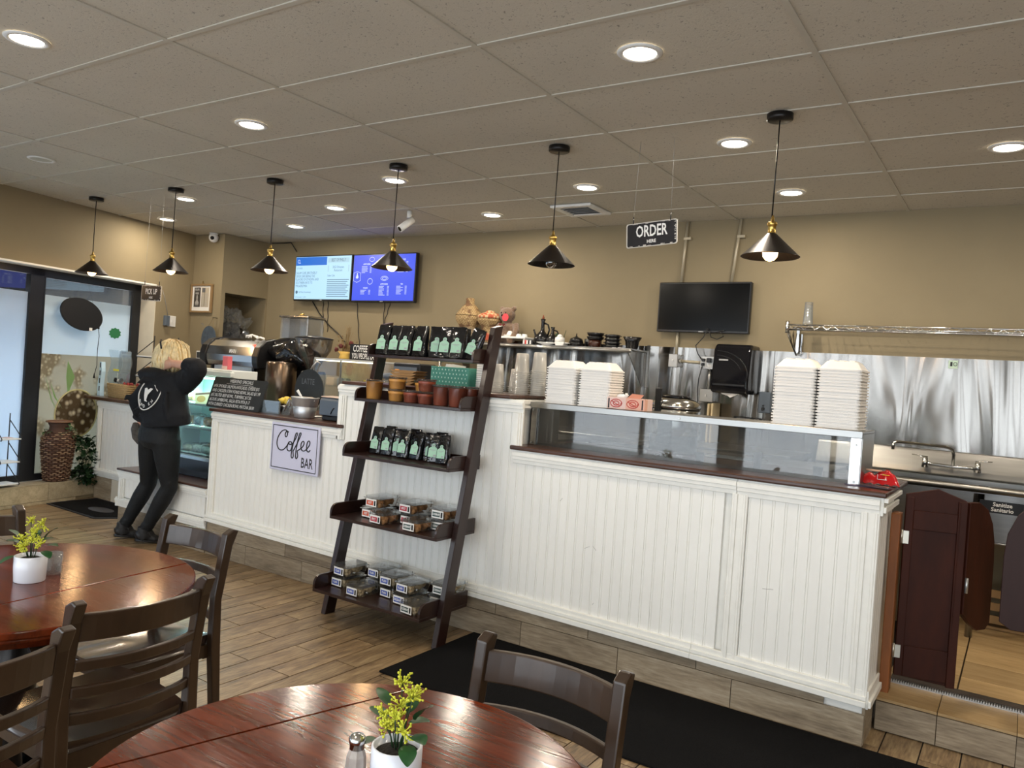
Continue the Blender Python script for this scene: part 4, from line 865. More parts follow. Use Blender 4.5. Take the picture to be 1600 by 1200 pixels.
for x_, y_, h_, lb in ((-1.43, 4.05, .05, 'small clear cup behind the guard glass, the leftmost of three'), (-1.14, 4.1, .085, 'clear glass behind the guard glass, the middle and tallest of three'), (-.83, 4.05, .05, 'small clear cup behind the guard glass, nearest its right end post')):
    t = thing('clear_cup', lb, 'cup', (x_, y_, 1.127)); G().lathe([(.02, 0), (.024, h_), (.022, h_), (.018, .004), (.0, .004)], n=14, cap=False).obj('cup_wall', CLEARP, t)
# foam boxes
def rrect(hw, hd, r): return arc(hw-r, hd-r, r, 0, PI/2, 3)+arc(-hw+r, hd-r, r, PI/2, PI, 3)+arc(-hw+r, -hd+r, r, PI, 1.5*PI, 3)+arc(hw-r, -hd+r, r, 1.5*PI, 2*PI, 3)
g = G(); g.prism(rrect(.0985, .0985, .018), 0, .0075, 'z').prism(rrect(.092, .092, .016), .0075, .0142, 'z'); fb = g.mesh('foam_shell', FOAM)
g = G(); R0, R1 = rrect(.0985, .0985, .018), rrect(.068, .068, .02); n_ = len(R0)
g.prism(R0, 0, .0085, 'z')
g.add([(*p, .0085) for p in rrect(.094, .094, .016)]+[(*p, .046) for p in R1], [(i, (i+1) % n_, n_+(i+1) % n_, n_+i) for i in range(n_)]+[tuple(range(n_, 2*n_))])
for a in (-.045, 0, .045): g.prism([(a-.016, .04), (a-.010, .0525), (a+.010, .0525), (a+.016, .04)], -.062, .062, 'y')
ft = g.mesh('foam_shell', FOAM)
rr = random.Random(4)
for cx, cy, cnt_, rz, nm in ((-2.268, 4.06, 15, 0, 'left stack of the left pair'), (-2.052, 4.065, 15, .03, 'right stack of the left pair'), (-.952, 4.055, 20, 0, 'left stack of the tall right pair'), (-.745, 4.06, 20, -.02, 'right stack of the tall right pair')):
    for k in range(cnt_):
        top = k == cnt_-1
        o = bpy.data.objects.new('foam_box', ft if top else fb); COL.objects.link(o); o.location = (cx+rr.uniform(-.0015, .0015), cy+rr.uniform(-.002, .002), 1.3752+.0145*k); o.rotation_euler = (0, 0, rz+rr.uniform(-.006, .006)); o.scale = (1.03, 1.03, 1)
        tag(o, ('topmost white foam box with ridged lid, %s' % nm) if top else 'white foam box, %s from the bottom, %s' % (NTH[k], nm), 'box', 'foam boxes on the sneeze guard')
t = thing('glove_box', 'pink and orange printed cardboard glove box beside the left foam stacks', 'box', (-1.865, 4.03, 1.375), wc=True)
b = G().box(-1.955, -1.73, 3.96, 4.07, 1.376, 1.440).obj('carton', PINK, t, bev=.001)
G().box(-1.842, -1.7295, 3.9594, 4.0, 1.3762, 1.4402).obj('orange_print', mat('salmon_print', rgb('d9a895'), .5), b)
g = G()
for cx, in ((-1.90,), (-1.80,)):
    for r_, q in ((.022, 1.6), (.012, 1.5)): g.tube([(cx+q*r_*math.cos(a*PI/6), 3.9585, 1.408+r_*math.sin(a*PI/6)) for a in range(12)], .0022, 4, closed=True)
    g.tube([(cx-.03, 3.9585, 1.42), (cx+.02, 3.9585, 1.395), (cx+.035, 3.9585, 1.415)], .002, 4)
g.obj('printed_gloves', RED, b)
for x_ in (-1.945, -1.742): G().box(x_-.004, x_+.004, 3.9588, 3.96, 1.38, 1.434).obj('printed_text_strip', INK, b)
G().add([(-1.84, 3.97, 1.44), (-1.76, 3.97, 1.44), (-1.75, 3.99, 1.462), (-1.82, 3.99, 1.466)], [(0, 1, 2, 3)]).obj('carton_flap', ORANGE, t)
G().ico((-1.89, 4.0, 1.446), .02, sq=(1.4, .8, .7), jit=.25).ico((-1.86, 4.0, 1.452), .013, jit=.3).obj('glove', WHITEP, t)
t = thing('rice_cooker', 'round black and chrome rice cooker behind the sneeze guard', 'rice cooker', (-1.85, 4.72, 1.106)); t.scale = (1, 1, 1.12)
G().lathe([(.12, 0), (.15, .01), (.155, .24), (.15, .25)], n=28).obj('body', BLACKP, t); G().lathe([(.157, .10), (.159, .105), (.159, .235), (.157, .24)], n=28, cap=False).obj('steel_band', STEELP, t)
G().lathe([(.159, .25), (.16, .262), (.152, .282), (.11, .305), (.06, .312), (.0, .314)], n=28).obj('lid', STEELP, t); G().lathe([(.10, .3105), (.07, .322), (.0, .325)], n=20).obj('lid_panel', BLACKG, t)
G().box(-.075, -.035, -.165, -.135, .22, .36).obj('latch', BLACKP, t, bev=.006); G().box(-.045, .045, -.164, -.158, .06, .2).obj('control_panel', BLACKG, t, bev=.003)
t = thing('cutting_board', 'pale wooden board standing upright below the lower steel box', 'cutting board', (-2.03, 6.05, 1.3), wc=True); G().box(-2.055, -2.04, 5.9, 6.07, 1.108, 1.41).obj('board', mat('pale_wood', rgb('dccba6'), .5, var=.15), t, bev=.003)
t = thing('cutting_board', 'second pale wooden board standing upright, right of its twin', 'cutting board', (-2.0, 6.05, 1.3), wc=True); G().box(-2.025, -2.01, 5.9, 6.07, 1.108, 1.415).obj('board', bpy.data.materials['pale_wood'], t, bev=.003)
t = thing('work_table', 'stainless work table along the steel wall behind the rice cooker', 'table', (-2.5, 5.75, 0), wc=True); G().box(-4.2, -1.3, 5.45, 6.08, 1.06, 1.105).obj('table_top', STEEL, t, bev=.003)
for x_ in (-4.1, -1.35):
    for y_ in (5.5, 6.0): G().cyl((x_, y_, 0), (x_, y_, 1.06), .02, n=8).obj('leg', STEEL, t)
t = thing('snack_bag', 'shiny red snack bag on the right end of the lower counter', 'bag', (-.55, 4.05, 1.127), .1)
def bagfn(u, v):
    x_ = (u-.5)*.17; y_ = (v-.5)*.11; e = (1-(2*u-1)**4)*(1-(2*v-1)**4); return (x_, y_, .008+.052*e*(1+.25*math.sin(9*u+3*v))+.004*math.sin(30*u))
REDF = mat('red_foil', rgb('c01a1e'), .2, bump=.5, bscale=30)
G().surf(bagfn, 14, 10).surf(lambda u, v: (bagfn(u, v)[0], bagfn(u, v)[1], .002), 2, 2).obj('pouch', REDF, t); G().box(.01, .04, -.045, -.02, .05, .053).obj('yellow_print', mat('yellow_print', rgb('e0b429'), .5), t)
g = G(); g.tube([(-.01, -.045, .052), (-.01, -.055, .03), (.03, -.058, .03)], .0015, 4); g.obj('white_print', WINK, t)
G().lathe([(.03, 0), (.03, .005), (0, .005)], (-.03, .01, .062), n=14, sx=1.2).obj('cookie', mat('cream_biscuit', rgb('dcae94'), .8), t)
for i, (x_, y_, r_, mt_, lb) in enumerate(((-.60, 3.90, .3, mat('purple_print', rgb('3c3358'), .5), 'purple flyer at the bottom of the loose leaflets by the red bag'), (-.575, 3.93, -.1, mat('salmon_leaflet', rgb('c08a72'), .6), 'salmon leaflet, middle of the loose papers by the red bag'), (-.545, 3.90, -.35, mat('black_leaflet', (.03, .03, .05), .5), 'dark leaflet hanging over the worktop corner by the red bag'))):
    o = G().box(-.075, .075, -.04, .04, 0, .0012).obj('leaflet', mt_); tag(o, lb, 'leaflet'); o.location = (x_, y_, 1.1268+.0016*i); o.rotation_euler = (0, 0, r_)
# cup stacks on the raised worktop
g = G().lathe([(.051, 0), (.052, .002), (.051, .0045), (.0455, .005), (.038, .112), (.034, .118), (0, .118)], n=18, cap=False); cu = g.mesh('cup', CUPP)
for cx, cy, n_, lb in ((-2.79, 4.07, 6, 'short left stack'), (-2.70, 4.16, 4, 'short stack behind the first'), (-2.60, 4.06, 12, 'tall stack, third from the ladder shelf'), (-2.50, 4.1, 13, 'tallest stack, next to the foam boxes')):
    for k in range(n_):
        o = bpy.data.objects.new('plastic_cup', cu); COL.objects.link(o); o.location = (cx, cy, 1.4085+.0122*k); tag(o, 'upturned translucent cup, %s from the bottom, %s' % (NTH[k], lb), 'cup', 'upturned cups beside the foam boxes'); o.rotation_euler = (0, 0, k*1.3)
# things glimpsed behind the ladder shelf
t = thing('napkin_box', 'teal box with small white dots behind the ladder shelf', 'box', (-3.15, 4.12, 1.408), wc=True)
b = G().box(-3.31, -3.0, 4.05, 4.22, 1.409, 1.548).obj('box_body', TEAL, t, bev=.002); g = G()
for i in range(11):
    for j in range(5): g.box(-3.30+.0275*i+.01*(j % 2), -3.294+.0275*i+.01*(j % 2), 4.0492, 4.05, 1.42+.026*j, 1.43+.026*j)
o = g.obj('printed_dots', mat('pale_print', (.55, .75, .68), .6), b); o['kind'] = 'stuff'
lm_ = G().lathe([(.05, 0), (.052, .004), (.052, .012), (.045, .0135), (0, .0135)], n=18).mesh('cup_lid', WHITEP)
for k in range(13):
    o = bpy.data.objects.new('cup_lid', lm_); COL.objects.link(o); o.location = (-2.93, 4.13, 1.4085+.0138*k); tag(o, 'white plastic lid, %s from the bottom, in the stack right of the teal box' % NTH[k], 'lid', 'white lids stacked by the teal box')
t = thing('coffee_grinder', 'dark coffee grinder behind the left rail of the ladder shelf', 'grinder', (-3.73, 4.5, 1.1), wc=True)
G().box(-3.98, -3.72, 4.42, 4.62, 1.125, 1.56).obj('body', BLACKP, t, bev=.01); G().box(-3.96, -3.74, 4.41, 4.42, 1.36, 1.53).obj('front_panel', GREYP, t)
for k in range(5):
    o = G().prism([(-.10, 0), (.07, 0), (.11, .018), (-.13, .018)], 0, .12, 'y').obj('cardboard_tray', CARD); o.location = (-3.60+.004*k, 4.1, 1.4085+.0195*k); tag(o, 'brown cardboard tray, %s from the bottom of the small stack' % NTH[k], 'tray', 'stacked cardboard trays')
t = thing('bottle', 'orange-capped white bottle behind the ladder shelf', 'bottle', (-3.74, 4.2, 1.4085)); G().lathe([(.03, 0), (.032, .01), (.032, .06), (.015, .08), (.012, .09)], n=14).obj('bottle_body', WHITEP, t); G().lathe([(.016, .082), (.016, .10), (0, .10)], n=14).obj('cap', mat('orange_plastic', rgb('e5941f'), .4), t)
t = thing('syrup_rack_pole', 'steel pole of a rack seen between the upper shelves', 'pole', (-3.42, 4.28, 1.408)); G().cyl((0, 0, 0), (0, 0, .20), .012, n=10).obj('pole', STEELP, t); G().lathe([(.05, 0), (.05, .008), (0, .01)], n=16).obj('foot', STEELP, t); G().cyl((-.04, 0, .19), (.04, 0, .19), .01, n=8).obj('crossbar', BLACKP, t)
t = thing('paper_bag', 'white paper bags leaning behind the teal box', 'bag', (-3.33, 4.33, 1.105), wc=True)
for k in range(3): g = G().prism([(-3.44+.03*k, 1.41), (-3.32+.03*k, 1.41), (-3.26+.035*k, 1.56), (-3.38+.035*k, 1.57)], 4.3-.012*k, 4.304-.012*k, 'y'); g.obj('bag_sheet', PAPER, t)
# back counter
t = thing('back_counter', 'stainless counter behind the coffee bar carrying the glass case', 'counter', (-4.4, 4.95, 0), wc=True)
G().box(-5.14, -2.7, 4.68, 5.2, 0, 1.07).obj('cabinet_body', WHITE, t); G().box(-5.16, -2.68, 4.66, 5.22, 1.07, 1.10).obj('counter_top', STEEL, t, bev=.004)
t = thing('glass_pastry_case', 'low glass countertop case with steel edges below the COFFEE FIRST sign', 'display case', (-4.8, 4.85, 1.1), wc=True)
G().box(-5.14, -4.35, 4.70, 5.10, 1.101, 1.13).obj('case_base', STEEL, t, bev=.003)
g = G().box(-5.14, -4.35, 4.70, 5.10, 1.545, 1.56); g.obj('case_top', mat('case_top_grey', (.55, .56, .54), .2, .3), t, bev=.002); G().box(-5.12, -4.37, 4.708, 4.72, 1.535, 1.545).obj('light_tube', mat('case_tube_light', (1, 1, .9), .4, emit=(1, .93, .62), estr=2.2), t)
G().box(-5.14, -4.35, 4.70, 4.705, 1.13, 1.545).box(-4.355, -4.35, 4.705, 5.10, 1.13, 1.545).obj('case_glass', GLASS, t)
for x_ in (-5.14, -4.82, -4.36): G().box(x_, x_+.012, 4.694, 4.706, 1.13, 1.545).obj('corner_post', STEEL, t)
G().box(-5.12, -4.37, 4.72, 5.08, 1.32, 1.326).obj('case_shelf', GLASS, t)
for i, (x_, z_, c_, lb) in enumerate(((-5.06, 1.327, 'c9b28c', 'tan paper-wrapped pastry at the left of the glass case'), (-4.93, 1.327, '7b7f80', 'grey box on the upper shelf of the glass case'), (-5.05, 1.131, 'b9c7cf', 'pale blue wrapped pack on the floor of the glass case, left'), (-4.92, 1.131, 'd8d4c8', 'white wrapped pack on the floor of the glass case, middle'), (-4.62, 1.327, 'd8c23c', 'yellow pack on the upper shelf of the glass case'))):
    t = thing('wrapped_pack', lb, 'package', (x_, 4.86, z_), .3*i); G().box(-.05, .05, -.04, .04, 0, .07).obj('pack_body', mat('pack_%s' % c_, rgb(c_), .5), t, bev=.012, seg=2)
t = thing('coffee_first_sign', 'black block sign reading COFFEE FIRST YOU PEOPLE LATER on the glass case', 'sign', (-4.66, 4.84, 1.56), wc=True)
b = G().box(-4.85, -4.48, 4.83, 4.86, 1.561, 1.695).obj('block', BLACKP, t); text(b, 'COFFEE FIRST', (-4.665, 4.8295, 1.655), .078, WINK, sx=.62, bold=.015); text(b, 'YOU PEOPLE LATER', (-4.665, 4.8295, 1.593), .066, WINK, sx=.54, bold=.012)
t = thing('dried_flower_vase', 'yellow paper-wrapped vase of dried flowers on the glass case', 'vase', (-4.95, 4.87, 1.561))
G().lathe([(.03, 0), (.05, .01), (.04, .04), (.06, .065), (.045, .06), (.02, .02)], n=9).obj('vase_body', mat('yellow_wrap', rgb('d8b25a'), .5, var=.3), t); rr = random.Random(12)
DRY = mat('dried_stem', rgb('8b744d'), .8, var=.4); MAROON = mat('maroon_flower', rgb('5c2420'), .8, var=.4); g = G(); fl2 = G()
for k in range(46):
    a = rr.uniform(0, 2*PI); r_ = rr.uniform(.02, .1); h_ = rr.uniform(.1, .24) if r_ < .07 else rr.uniform(.08, .16)
    p = [(0, 0, .03), (r_*.4*math.cos(a), r_*.4*math.sin(a), h_*.6), (r_*math.cos(a), r_*math.sin(a), h_)]; g.tube(p, .0015, 4); 
    if k < 26: g.ico(p[2], .007, jit=.3, seg=5, rings=4)
    if k % 3 == 0: g.tube([p[1], (p[1][0]*1.5, p[1][1]*1.5, p[1][2]+.04)], .004, 4)
for k in range(5):
    a = -PI*.9+k*1.2; G().ico((.095*math.cos(a), .05*math.sin(a), .08+.03*(k % 3)), .02, jit=.25, seg=8, rings=6).obj('flower_head', MAROON, t)
for k in range(18): x_ = rr.uniform(0, .05); g.tube([(x_*.5, 0, .1), (x_, rr.uniform(-.02, .02), .22+rr.uniform(0, .06)), (x_+rr.uniform(-.02, .02), 0, .29+rr.uniform(-.03, .02))], .0009, 3)
o = g.obj('dried_stems', DRY, t); o['kind'] = 'stuff'
t = thing('glass_jar', 'squat glass storage jar with grey lid beside the COFFEE FIRST sign', 'jar', (-4.05, 4.5, 1.1)); G().lathe([(.06, 0), (.07, .01), (.07, .30), (.055, .33)], n=18, cap=False).lathe([(.064, .006), (.064, .22), (0, .22)], n=16).obj('jar_glass', CLEARP, t); G().lathe([(.072, .33), (.072, .37), (0, .38)], n=18).obj('lid', GREYP, t); G().lathe([(.0715, .18), (.0715, .26)], n=18, cap=False).obj('jar_label', MINT, t)
# ------------------------------------------------------------------ coffee bar
t = thing('espresso_machine', 'large steel espresso machine on the coffee bar, seen from its back', 'espresso machine', (-5.5, 4.3, 1.115), wc=True)
prof = [(4.10, 1.44), (4.085, 1.48), (4.08, 1.53), (4.10, 1.60), (4.16, 1.65), (4.25, 1.672), (4.38, 1.672), (4.42, 1.64), (4.42, 1.44)]
G().prism(prof, -5.77, -5.17, 'x', smooth=False).obj('top_shell', STEELP, t, bev=.006)
G().prism([(y_+(y_-4.35)*.04-.002, z_+(z_-1.55)*.06) for y_, z_ in prof], -5.845, -5.77, 'x').obj('side_cap', BLACKP, t, bev=.008, seg=2); G().prism([(y_+(y_-4.35)*.04-.002, z_+(z_-1.55)*.06) for y_, z_ in prof], -5.17, -5.10, 'x').obj('side_cap', BLACKP, t, bev=.008, seg=2)
G().box(-5.70, -5.22, 4.12, 4.13, 1.16, 1.445).obj('back_panel', mat('white_steel', (.55, .56, .55), .3, .6, var=.05), t); G().box(-5.72, -5.2, 4.13, 4.38, 1.14, 1.44).obj('machine_body', STEEL, t)
for x_ in (-5.735, -5.20): G().box(x_, x_+.022, 4.11, 4.135, 1.115, 1.445).obj('leg', BLACKP, t)
text(t, 'MAN', (-5.42, 4.08, 1.56), .05, WINK, sx=.8, bold=.01, up=(0, .1, 1)); G().box(-5.205, -5.185, 4.105, 4.12, 1.615, 1.625).obj('red_lamp', mat('red_lamp', (.8, .05, .03), .4, emit=(1, .1, .05), estr=1), t)
g = G(); rr = random.Random(2); g.tube([(-5.42+.05*math.cos(k*.9)+.02*rr.random(), 4.25+.03*math.sin(k*1.3), 1.685+.012*(k % 3)) for k in range(14)], .006, 5).tube([(-5.34, 4.25, 1.68), (-5.29, 4.24, 1.69), (-5.26, 4.26, 1.68)], .008, 5); cable = g.obj('coiled_cable', PAPER); tag(cable, 'small white coiled cable on top of the espresso machine', 'cable')
t = thing('menu_board', 'chalk menu board headed WEEKEND SPECIALS leaning on the coffee bar', 'menu board', (-5.06, 3.83, 1.116))
tl = math.radians(17); U = Vector((0, math.sin(tl), math.cos(tl))); g = G(); g.T = Matrix.Rotation(-tl, 4, 'X'); g.prism([(a, b_+.122) for a, b_ in rrect(.315, .122, .012)], 0, .012, 'y'); b = g.obj('board', CHALK, t)
def bt(st, x_, z_, sz, sx, al='LEFT'): return text(b, st, U*z_+Vector((x_, -.0005, 0)), sz, CHALKW, (1, 0, 0), U, sx, al, name='chalk_writing')
bt('WEEKEND SPECIALS', .02, .218, .036, .85, 'CENTER'); G().tube([U*.197+Vector((-.15, -.001, 0)), U*.195+Vector((.17, -.001, 0))], .001, 4).obj('chalk_line', CHALKW, b)
for k, l_ in enumerate(('#456 SMOKED SALMON AVOCADO, CHEESE $15', 'AND CHICKEN STEW FONIO BOWL SALAD $11.99', '#55 SALTED BEEF BOWL, TURMERIC $17.50', '#LOUIS LAMBBOWL, SALSA FETA PITA $ 17', 'WITH CURRIED CHICKEN BOWL MATCHA $8.00')): bt(l_, -.295, .172-.037*k, .036, .70)
t = thing('slate_disc_sign', 'round dark slate reading LATTE hanging from a gooseneck stand on the bar', 'sign', (-4.38, 3.99, 1.116))
G().tube([(.02, .03, 0), (.02, .03, .30), (.03, .03, .36), (.06, .02, .395), (.05, .0, .41), (.02, -.005, .38), (.0, -.01, .345)], .007, 7).lathe([(.07, 0), (.07, .008), (0, .01)], (.02, .03, 0), n=18).obj('stand', BOXM, t)
g = G().prism([(-.0+.148*math.cos(a*PI/18), .20+.148*math.sin(a*PI/18)) for a in range(36)], -.018, -.01, 'y'); b = g.obj('slate', CHALK, t); text(b, 'LATTE', (-.01, -.0185, .255), .06, mat('faint_chalk', (.12, .13, .14), .8), sx=.8)
t = thing('card_holder', 'clear acrylic card holder with grey card on the coffee bar', 'card holder', (-4.66, 3.87, 1.116)); G().box(-.125, .09, -.002, .0, 0, .095).box(-.125, .09, .012, .014, 0, .095).obj('acrylic', ACRYL, t); G().box(-.12, .085, .001, .011, .004, .092).obj('card', mat('speckled_card', (.25, .27, .28), .5, var=.8, vscale=60), t)
t = thing('snack_dish', 'dish of yellow wrapped snacks behind the card holder', 'dish', (-4.60, 3.97, 1.116)); G().lathe([(.04, 0), (.07, .06), (.066, .06), (.036, .006), (0, .006)], n=16).obj('dish', BLACKP, t); rr = random.Random(6)
for k in range(9): G().ico((rr.uniform(-.045, .045), rr.uniform(-.03, .03), .07+rr.uniform(0, .045)), .024, seg=6, rings=5, jit=.3).obj('snack', mat('yellow_wrapper', rgb('e2c04a'), .4) if k == 0 else bpy.data.materials['yellow_wrapper'], t)
t = thing('menu_stand', 'small clear tent stand with a metal clip beside the bucket', 'stand', (-4.475, 3.88, 1.116)); g = G().add([(-.06, -.02, 0), (.03, -.02, 0), (.05, .015, .12), (-.03, .015, .12), (-.06, .06, 0), (.03, .06, 0)], [(0, 1, 2, 3), (3, 2, 5, 4)]); g.obj('acrylic', ACRYL, t); G().tube([(-.03, -.01, .03), (-.012, .0, .10), (0, .005, .13), (.02, .01, .12), (.01, .0, .06)], .004, 5).obj('clip', STEELP, t)
t = thing('metal_bucket', 'galvanised metal bucket holding white tongs on the coffee bar', 'bucket', (-4.305, 3.88, 1.116))
G().lathe([(.068, 0), (.072, .004), (.086, .075), (.083, .078), (.088, .084), (.098, .14), (.102, .145), (.098, .148), (.09, .14), (.066, .006), (0, .006)], n=26, cap=False).obj('bucket_body', GALV, t); G().tube([(-.098, 0, .13), (-.075, -.03, .10), (0, -.098, .07), (.075, -.03, .10), (.098, 0, .13)], .002, 4).obj('bail_handle', GALV, t); G().tube([(.0, .02, .02), (-.06, .01, .15), (-.09, 0, .19)], [.008, .01, .013], 7, flat=.5).obj('tongs', WHITEP, t)
t = thing('payment_terminal', 'grey payment terminal with a tan top at the right end of the coffee bar', 'terminal', (-4.01, 3.93, 1.116)); G().prism([(-.06, .035), (.1, .035), (.1, .14), (.06, .165), (-.04, .16), (-.06, .14)], -.14, .14, 'x').obj('housing', GREYP, t, bev=.008, seg=2); G().prism([(-.05, .162), (.06, .166), (.09, .15), (.06, .17), (-.045, .168)], -.138, .138, 'x').obj('lid', mat('tan_plastic', rgb('b5a296'), .4), t); G().box(-.12, .12, -.05, .1, 0, .035).obj('base', BLACKP, t, bev=.006); G().tube([(-.02, -.0635, .05), (0, -.0635, .085), (.012, -.0635, .09)], .004, 5).obj('badge', INK, t)
t = thing('bronze_canister', 'tall dark bronze canister between the espresso machine and the slate disc', 'canister', (-4.90, 4.15, 1.116)); G().lathe([(.115, 0), (.12, .01), (.12, .37), (.11, .385), (0, .39)], n=26).obj('canister_body', mat('dark_bronze', (.16, .12, .09), .25, .9), t)
t = thing('covered_grinder', 'coffee grinder wrapped in a black plastic bag right of the espresso machine', 'grinder', (-4.95, 4.3, 1.5))
def blob(u, v):
    a = 2*PI*u; b_ = -PI/2+PI*v; r_ = 1+.12*math.sin(5*a+3*b_)+.07*math.sin(11*a-4*b_); return (.25*r_*math.cos(b_)*math.cos(a)+.02*v, .14*r_*math.cos(b_)*math.sin(a), .07+.115*math.sin(b_)*(1+.1*math.sin(4*a))-.03*math.cos(a)*math.cos(b_))
G().surf(blob, 36, 16).obj('plastic_bag', BAGP, t); G().cyl((.0, .07, -.385), (.0, .07, .02), .07, n=16).obj('grinder_body', BLACKP, t)
t = thing('bean_hopper', 'tall clear rectangular bean hopper with a steel lid behind the bagged grinder', 'hopper', (-5.08, 4.5, 1.56), wc=True); G().box(-5.27, -4.94, 4.42, 4.60, 1.60, 1.86).obj('hopper_wall', CLEARP, t, bev=.006); G().box(-5.25, -5.16, 4.425, 4.595, 1.61, 1.85).box(-5.03, -4.96, 4.425, 4.595, 1.61, 1.85).obj('steel_divider', STEELP, t); G().box(-5.28, -4.93, 4.41, 4.61, 1.86, 1.875).obj('lid', STEELP, t, bev=.003); G().tube([(-5.12, 4.5, 1.875), (-5.12, 4.5, 1.89), (-5.08, 4.5, 1.895)], .008, 6).obj('knob', BRASS, t); G().box(-5.2, -5.0, 4.45, 4.57, 1.10, 1.60).obj('stand', STEEL, t)
t = thing('grinder_hopper', 'cone-shaped clear grinder hopper with dark lid and beans left inside', 'hopper', (-4.63, 4.22, 1.116)); G().lathe([(.04, .34), (.05, .36), (.135, .50), (.145, .58)], n=26, cap=False).obj('hopper_cone', thin_glass('smoky_plastic', tint=(.66, .63, .6), refl=.14, rough=.05, haze=.08, hcol=(.4, .38, .35)), t); G().lathe([(.148, .58), (.148, .59), (.06, .602), (0, .604)], n=26).obj('lid', BLACKP, t); G().lathe([(.038, .35), (.05, .365), (.085, .42), (.06, .44), (0, .45)], n=18).obj('beans', mat('coffee_beans', rgb('4a2f20'), .5, var=.6, vscale=80, bump=.6), t); G().box(-.07, .07, -.06, .09, 0, .33).obj('grinder_body', BLACKP, t, bev=.012); G().tube([(.02, -.06, .20), (.02, -.10, .26), (.06, -.14, .33)], .008, 6).obj('dosing_arm', STEELP, t)
# the espresso group stands on the counter behind the pastry case
for nm, loc in (('espresso_machine', (-6.325, 4.945, 1.0545)), ('bronze_canister', (-5.635, 4.7725, 1.0545)), ('covered_grinder', (-5.6925, 4.945, 1.497)), ('bean_hopper', (-5.842, 5.175, 1.5845)), ('grinder_hopper', (-5.3245, 4.853, 1.0545))):
    o = bpy.data.objects[nm]; o.location = loc; o.scale = (1.15, 1.15, 1.15)
cable.location = (0, 0, -.228); cable.scale = (1.15, 1.15, 1.15)
t = thing('rear_counter', 'rear counter behind the pastry case carrying the espresso machine', 'counter', (-5.9, 5.1, 0), wc=True)
G().box(-6.40, -5.17, 4.66, 4.83, 0, 1.03).box(-6.75, -5.17, 4.87, 5.5, 0, 1.03).obj('cabinet_body', WHITE, t); G().prism([(-6.40, 4.645), (-5.165, 4.645), (-5.165, 5.5), (-6.78, 5.5), (-6.78, 4.86), (-6.40, 4.86)], 1.03, 1.053, 'z').obj('counter_top', DARKTOP, t, bev=.003)
# coffee bar board
t = thing('coffee_bar_sign', 'square lavender sign reading Coffee BAR on the counter front', 'sign', (-4.21, 3.735, .73), wc=True)
b = G().box(-4.455, -3.965, 3.722, 3.735, .742, 1.078).obj('board', LAVEN, t, bev=.004)
zz = 3.7212; zc = .91
G().tube([(-4.435, zz, .762), (-3.985, zz, .762), (-3.985, zz, 1.058), (-4.435, zz, 1.058)], .0035, 4, closed=True).obj('black_border', INK, b)
def smooth(pts, n=5):
    out = []
    for i in range(len(pts)-1):
        p0 = pts[max(i-1, 0)]; p1 = pts[i]; p2 = pts[i+1]; p3_ = pts[min(i+2, len(pts)-1)]
        for q in range(n):
            t_ = q/n; out.append(tuple(.5*((2*b1)+(-a+c)*t_+(2*a-5*b1+4*c-d)*t_*t_+(-a+3*b1-3*c+d)*t_**3) for a, b1, c, d in zip(p0, p1, p2, p3_)))
    return out+[pts[-1]]
# script word drawn as one pen stroke; u right, v up, in sign units
cf = [(.37, .80), (.33, .82), (.30, .76), (.31, .70), (.34, .72), (.345, .79), (.30, .84), (.22, .80), (.15, .66), (.14, .52), (.19, .42), (.27, .42), (.34, .50), (.39, .60), (.37, .56), (.355, .47), (.38, .42), (.43, .43), (.455, .52), (.44, .60), (.40, .61), (.385, .56), (.44, .56), (.49, .62), (.54, .74), (.55, .80), (.525, .80), (.50, .70), (.47, .52), (.45, .34), (.47, .28), (.495, .32), (.485, .42), (.50, .46), (.56, .60), (.61, .74), (.625, .81), (.60, .81), (.575, .70), (.55, .50), (.54, .34), (.56, .28), (.585, .34), (.57, .44), (.60, .47), (.67, .54), (.70, .62), (.675, .66), (.64, .60), (.645, .50), (.69, .46), (.75, .50), (.81, .60), (.81, .67), (.775, .67), (.755, .58), (.765, .48), (.80, .46), (.83, .50)]
k1, k2 = -4.455, .742
pts = smooth([(k1+.49*(u*1.0), k2+.336*(v+.02)) for u, v in cf]); G().tube([(a, zz, c) for a, c in pts], .0042, 5).obj('script_lettering', INK, b)
text(b, 'BAR', (-4.075, 3.722, .818), .098, INK, sx=.66, bold=.012)

# ------------------------------------------------------------------ ladder shelf and its goods
t = thing('ladder_shelf', 'tall espresso-brown leaning ladder shelf with five trays against the counter', 'shelf', (-3.04, 3.5, 0), wc=True)
def yr(z): return 3.375+.197*z
for x_ in (-3.488, -2.628):
    G().prism([(yr(0)-.0, 0), (yr(0)+.095, 0), (yr(1.8)+.062, 1.80), (yr(1.8)-.032, 1.80)] if False else [(yr(0), 0), (yr(0)+.085, 0), (yr(1.8)+.085, 1.81), (yr(1.8), 1.79)], x_, x_+.036, 'x').obj('side_rail', SHELFW, t, bev=.003)
TR = [(.165, 3.262, 3.69, .095), (.588, 3.36, 3.715, .09), (.962, 3.43, 3.728, .085), (1.30, 3.50, 3.728, .085), (1.575, 3.585, 3.80, .085)]
for z_, y0, y1, h_ in TR:
    y1 = min(y1, 3.722) if z_ < 1.4 else y1
    b = G().box(-3.452, -2.628, y0, y1, z_, z_+.018).obj('tray_board', SHELFW, t, bev=.002)
    for x_ in (-3.452, -2.644): G().prism([(y0, z_+.018), (y1, z_+.018), (y1, z_+h_)]+[(y0+.05-.05*math.sin(a), z_+h_-.05+.05*math.cos(a)) for a in [k*PI/2/5 for k in range(6)]], x_, x_+.016, 'x').obj('tray_side', SHELFW, t, bev=.001)
    G().box(-3.436, -2.644, y1-.014, y1, z_+.018, z_+h_*.8).obj('tray_back', SHELFW, t, bev=.001)
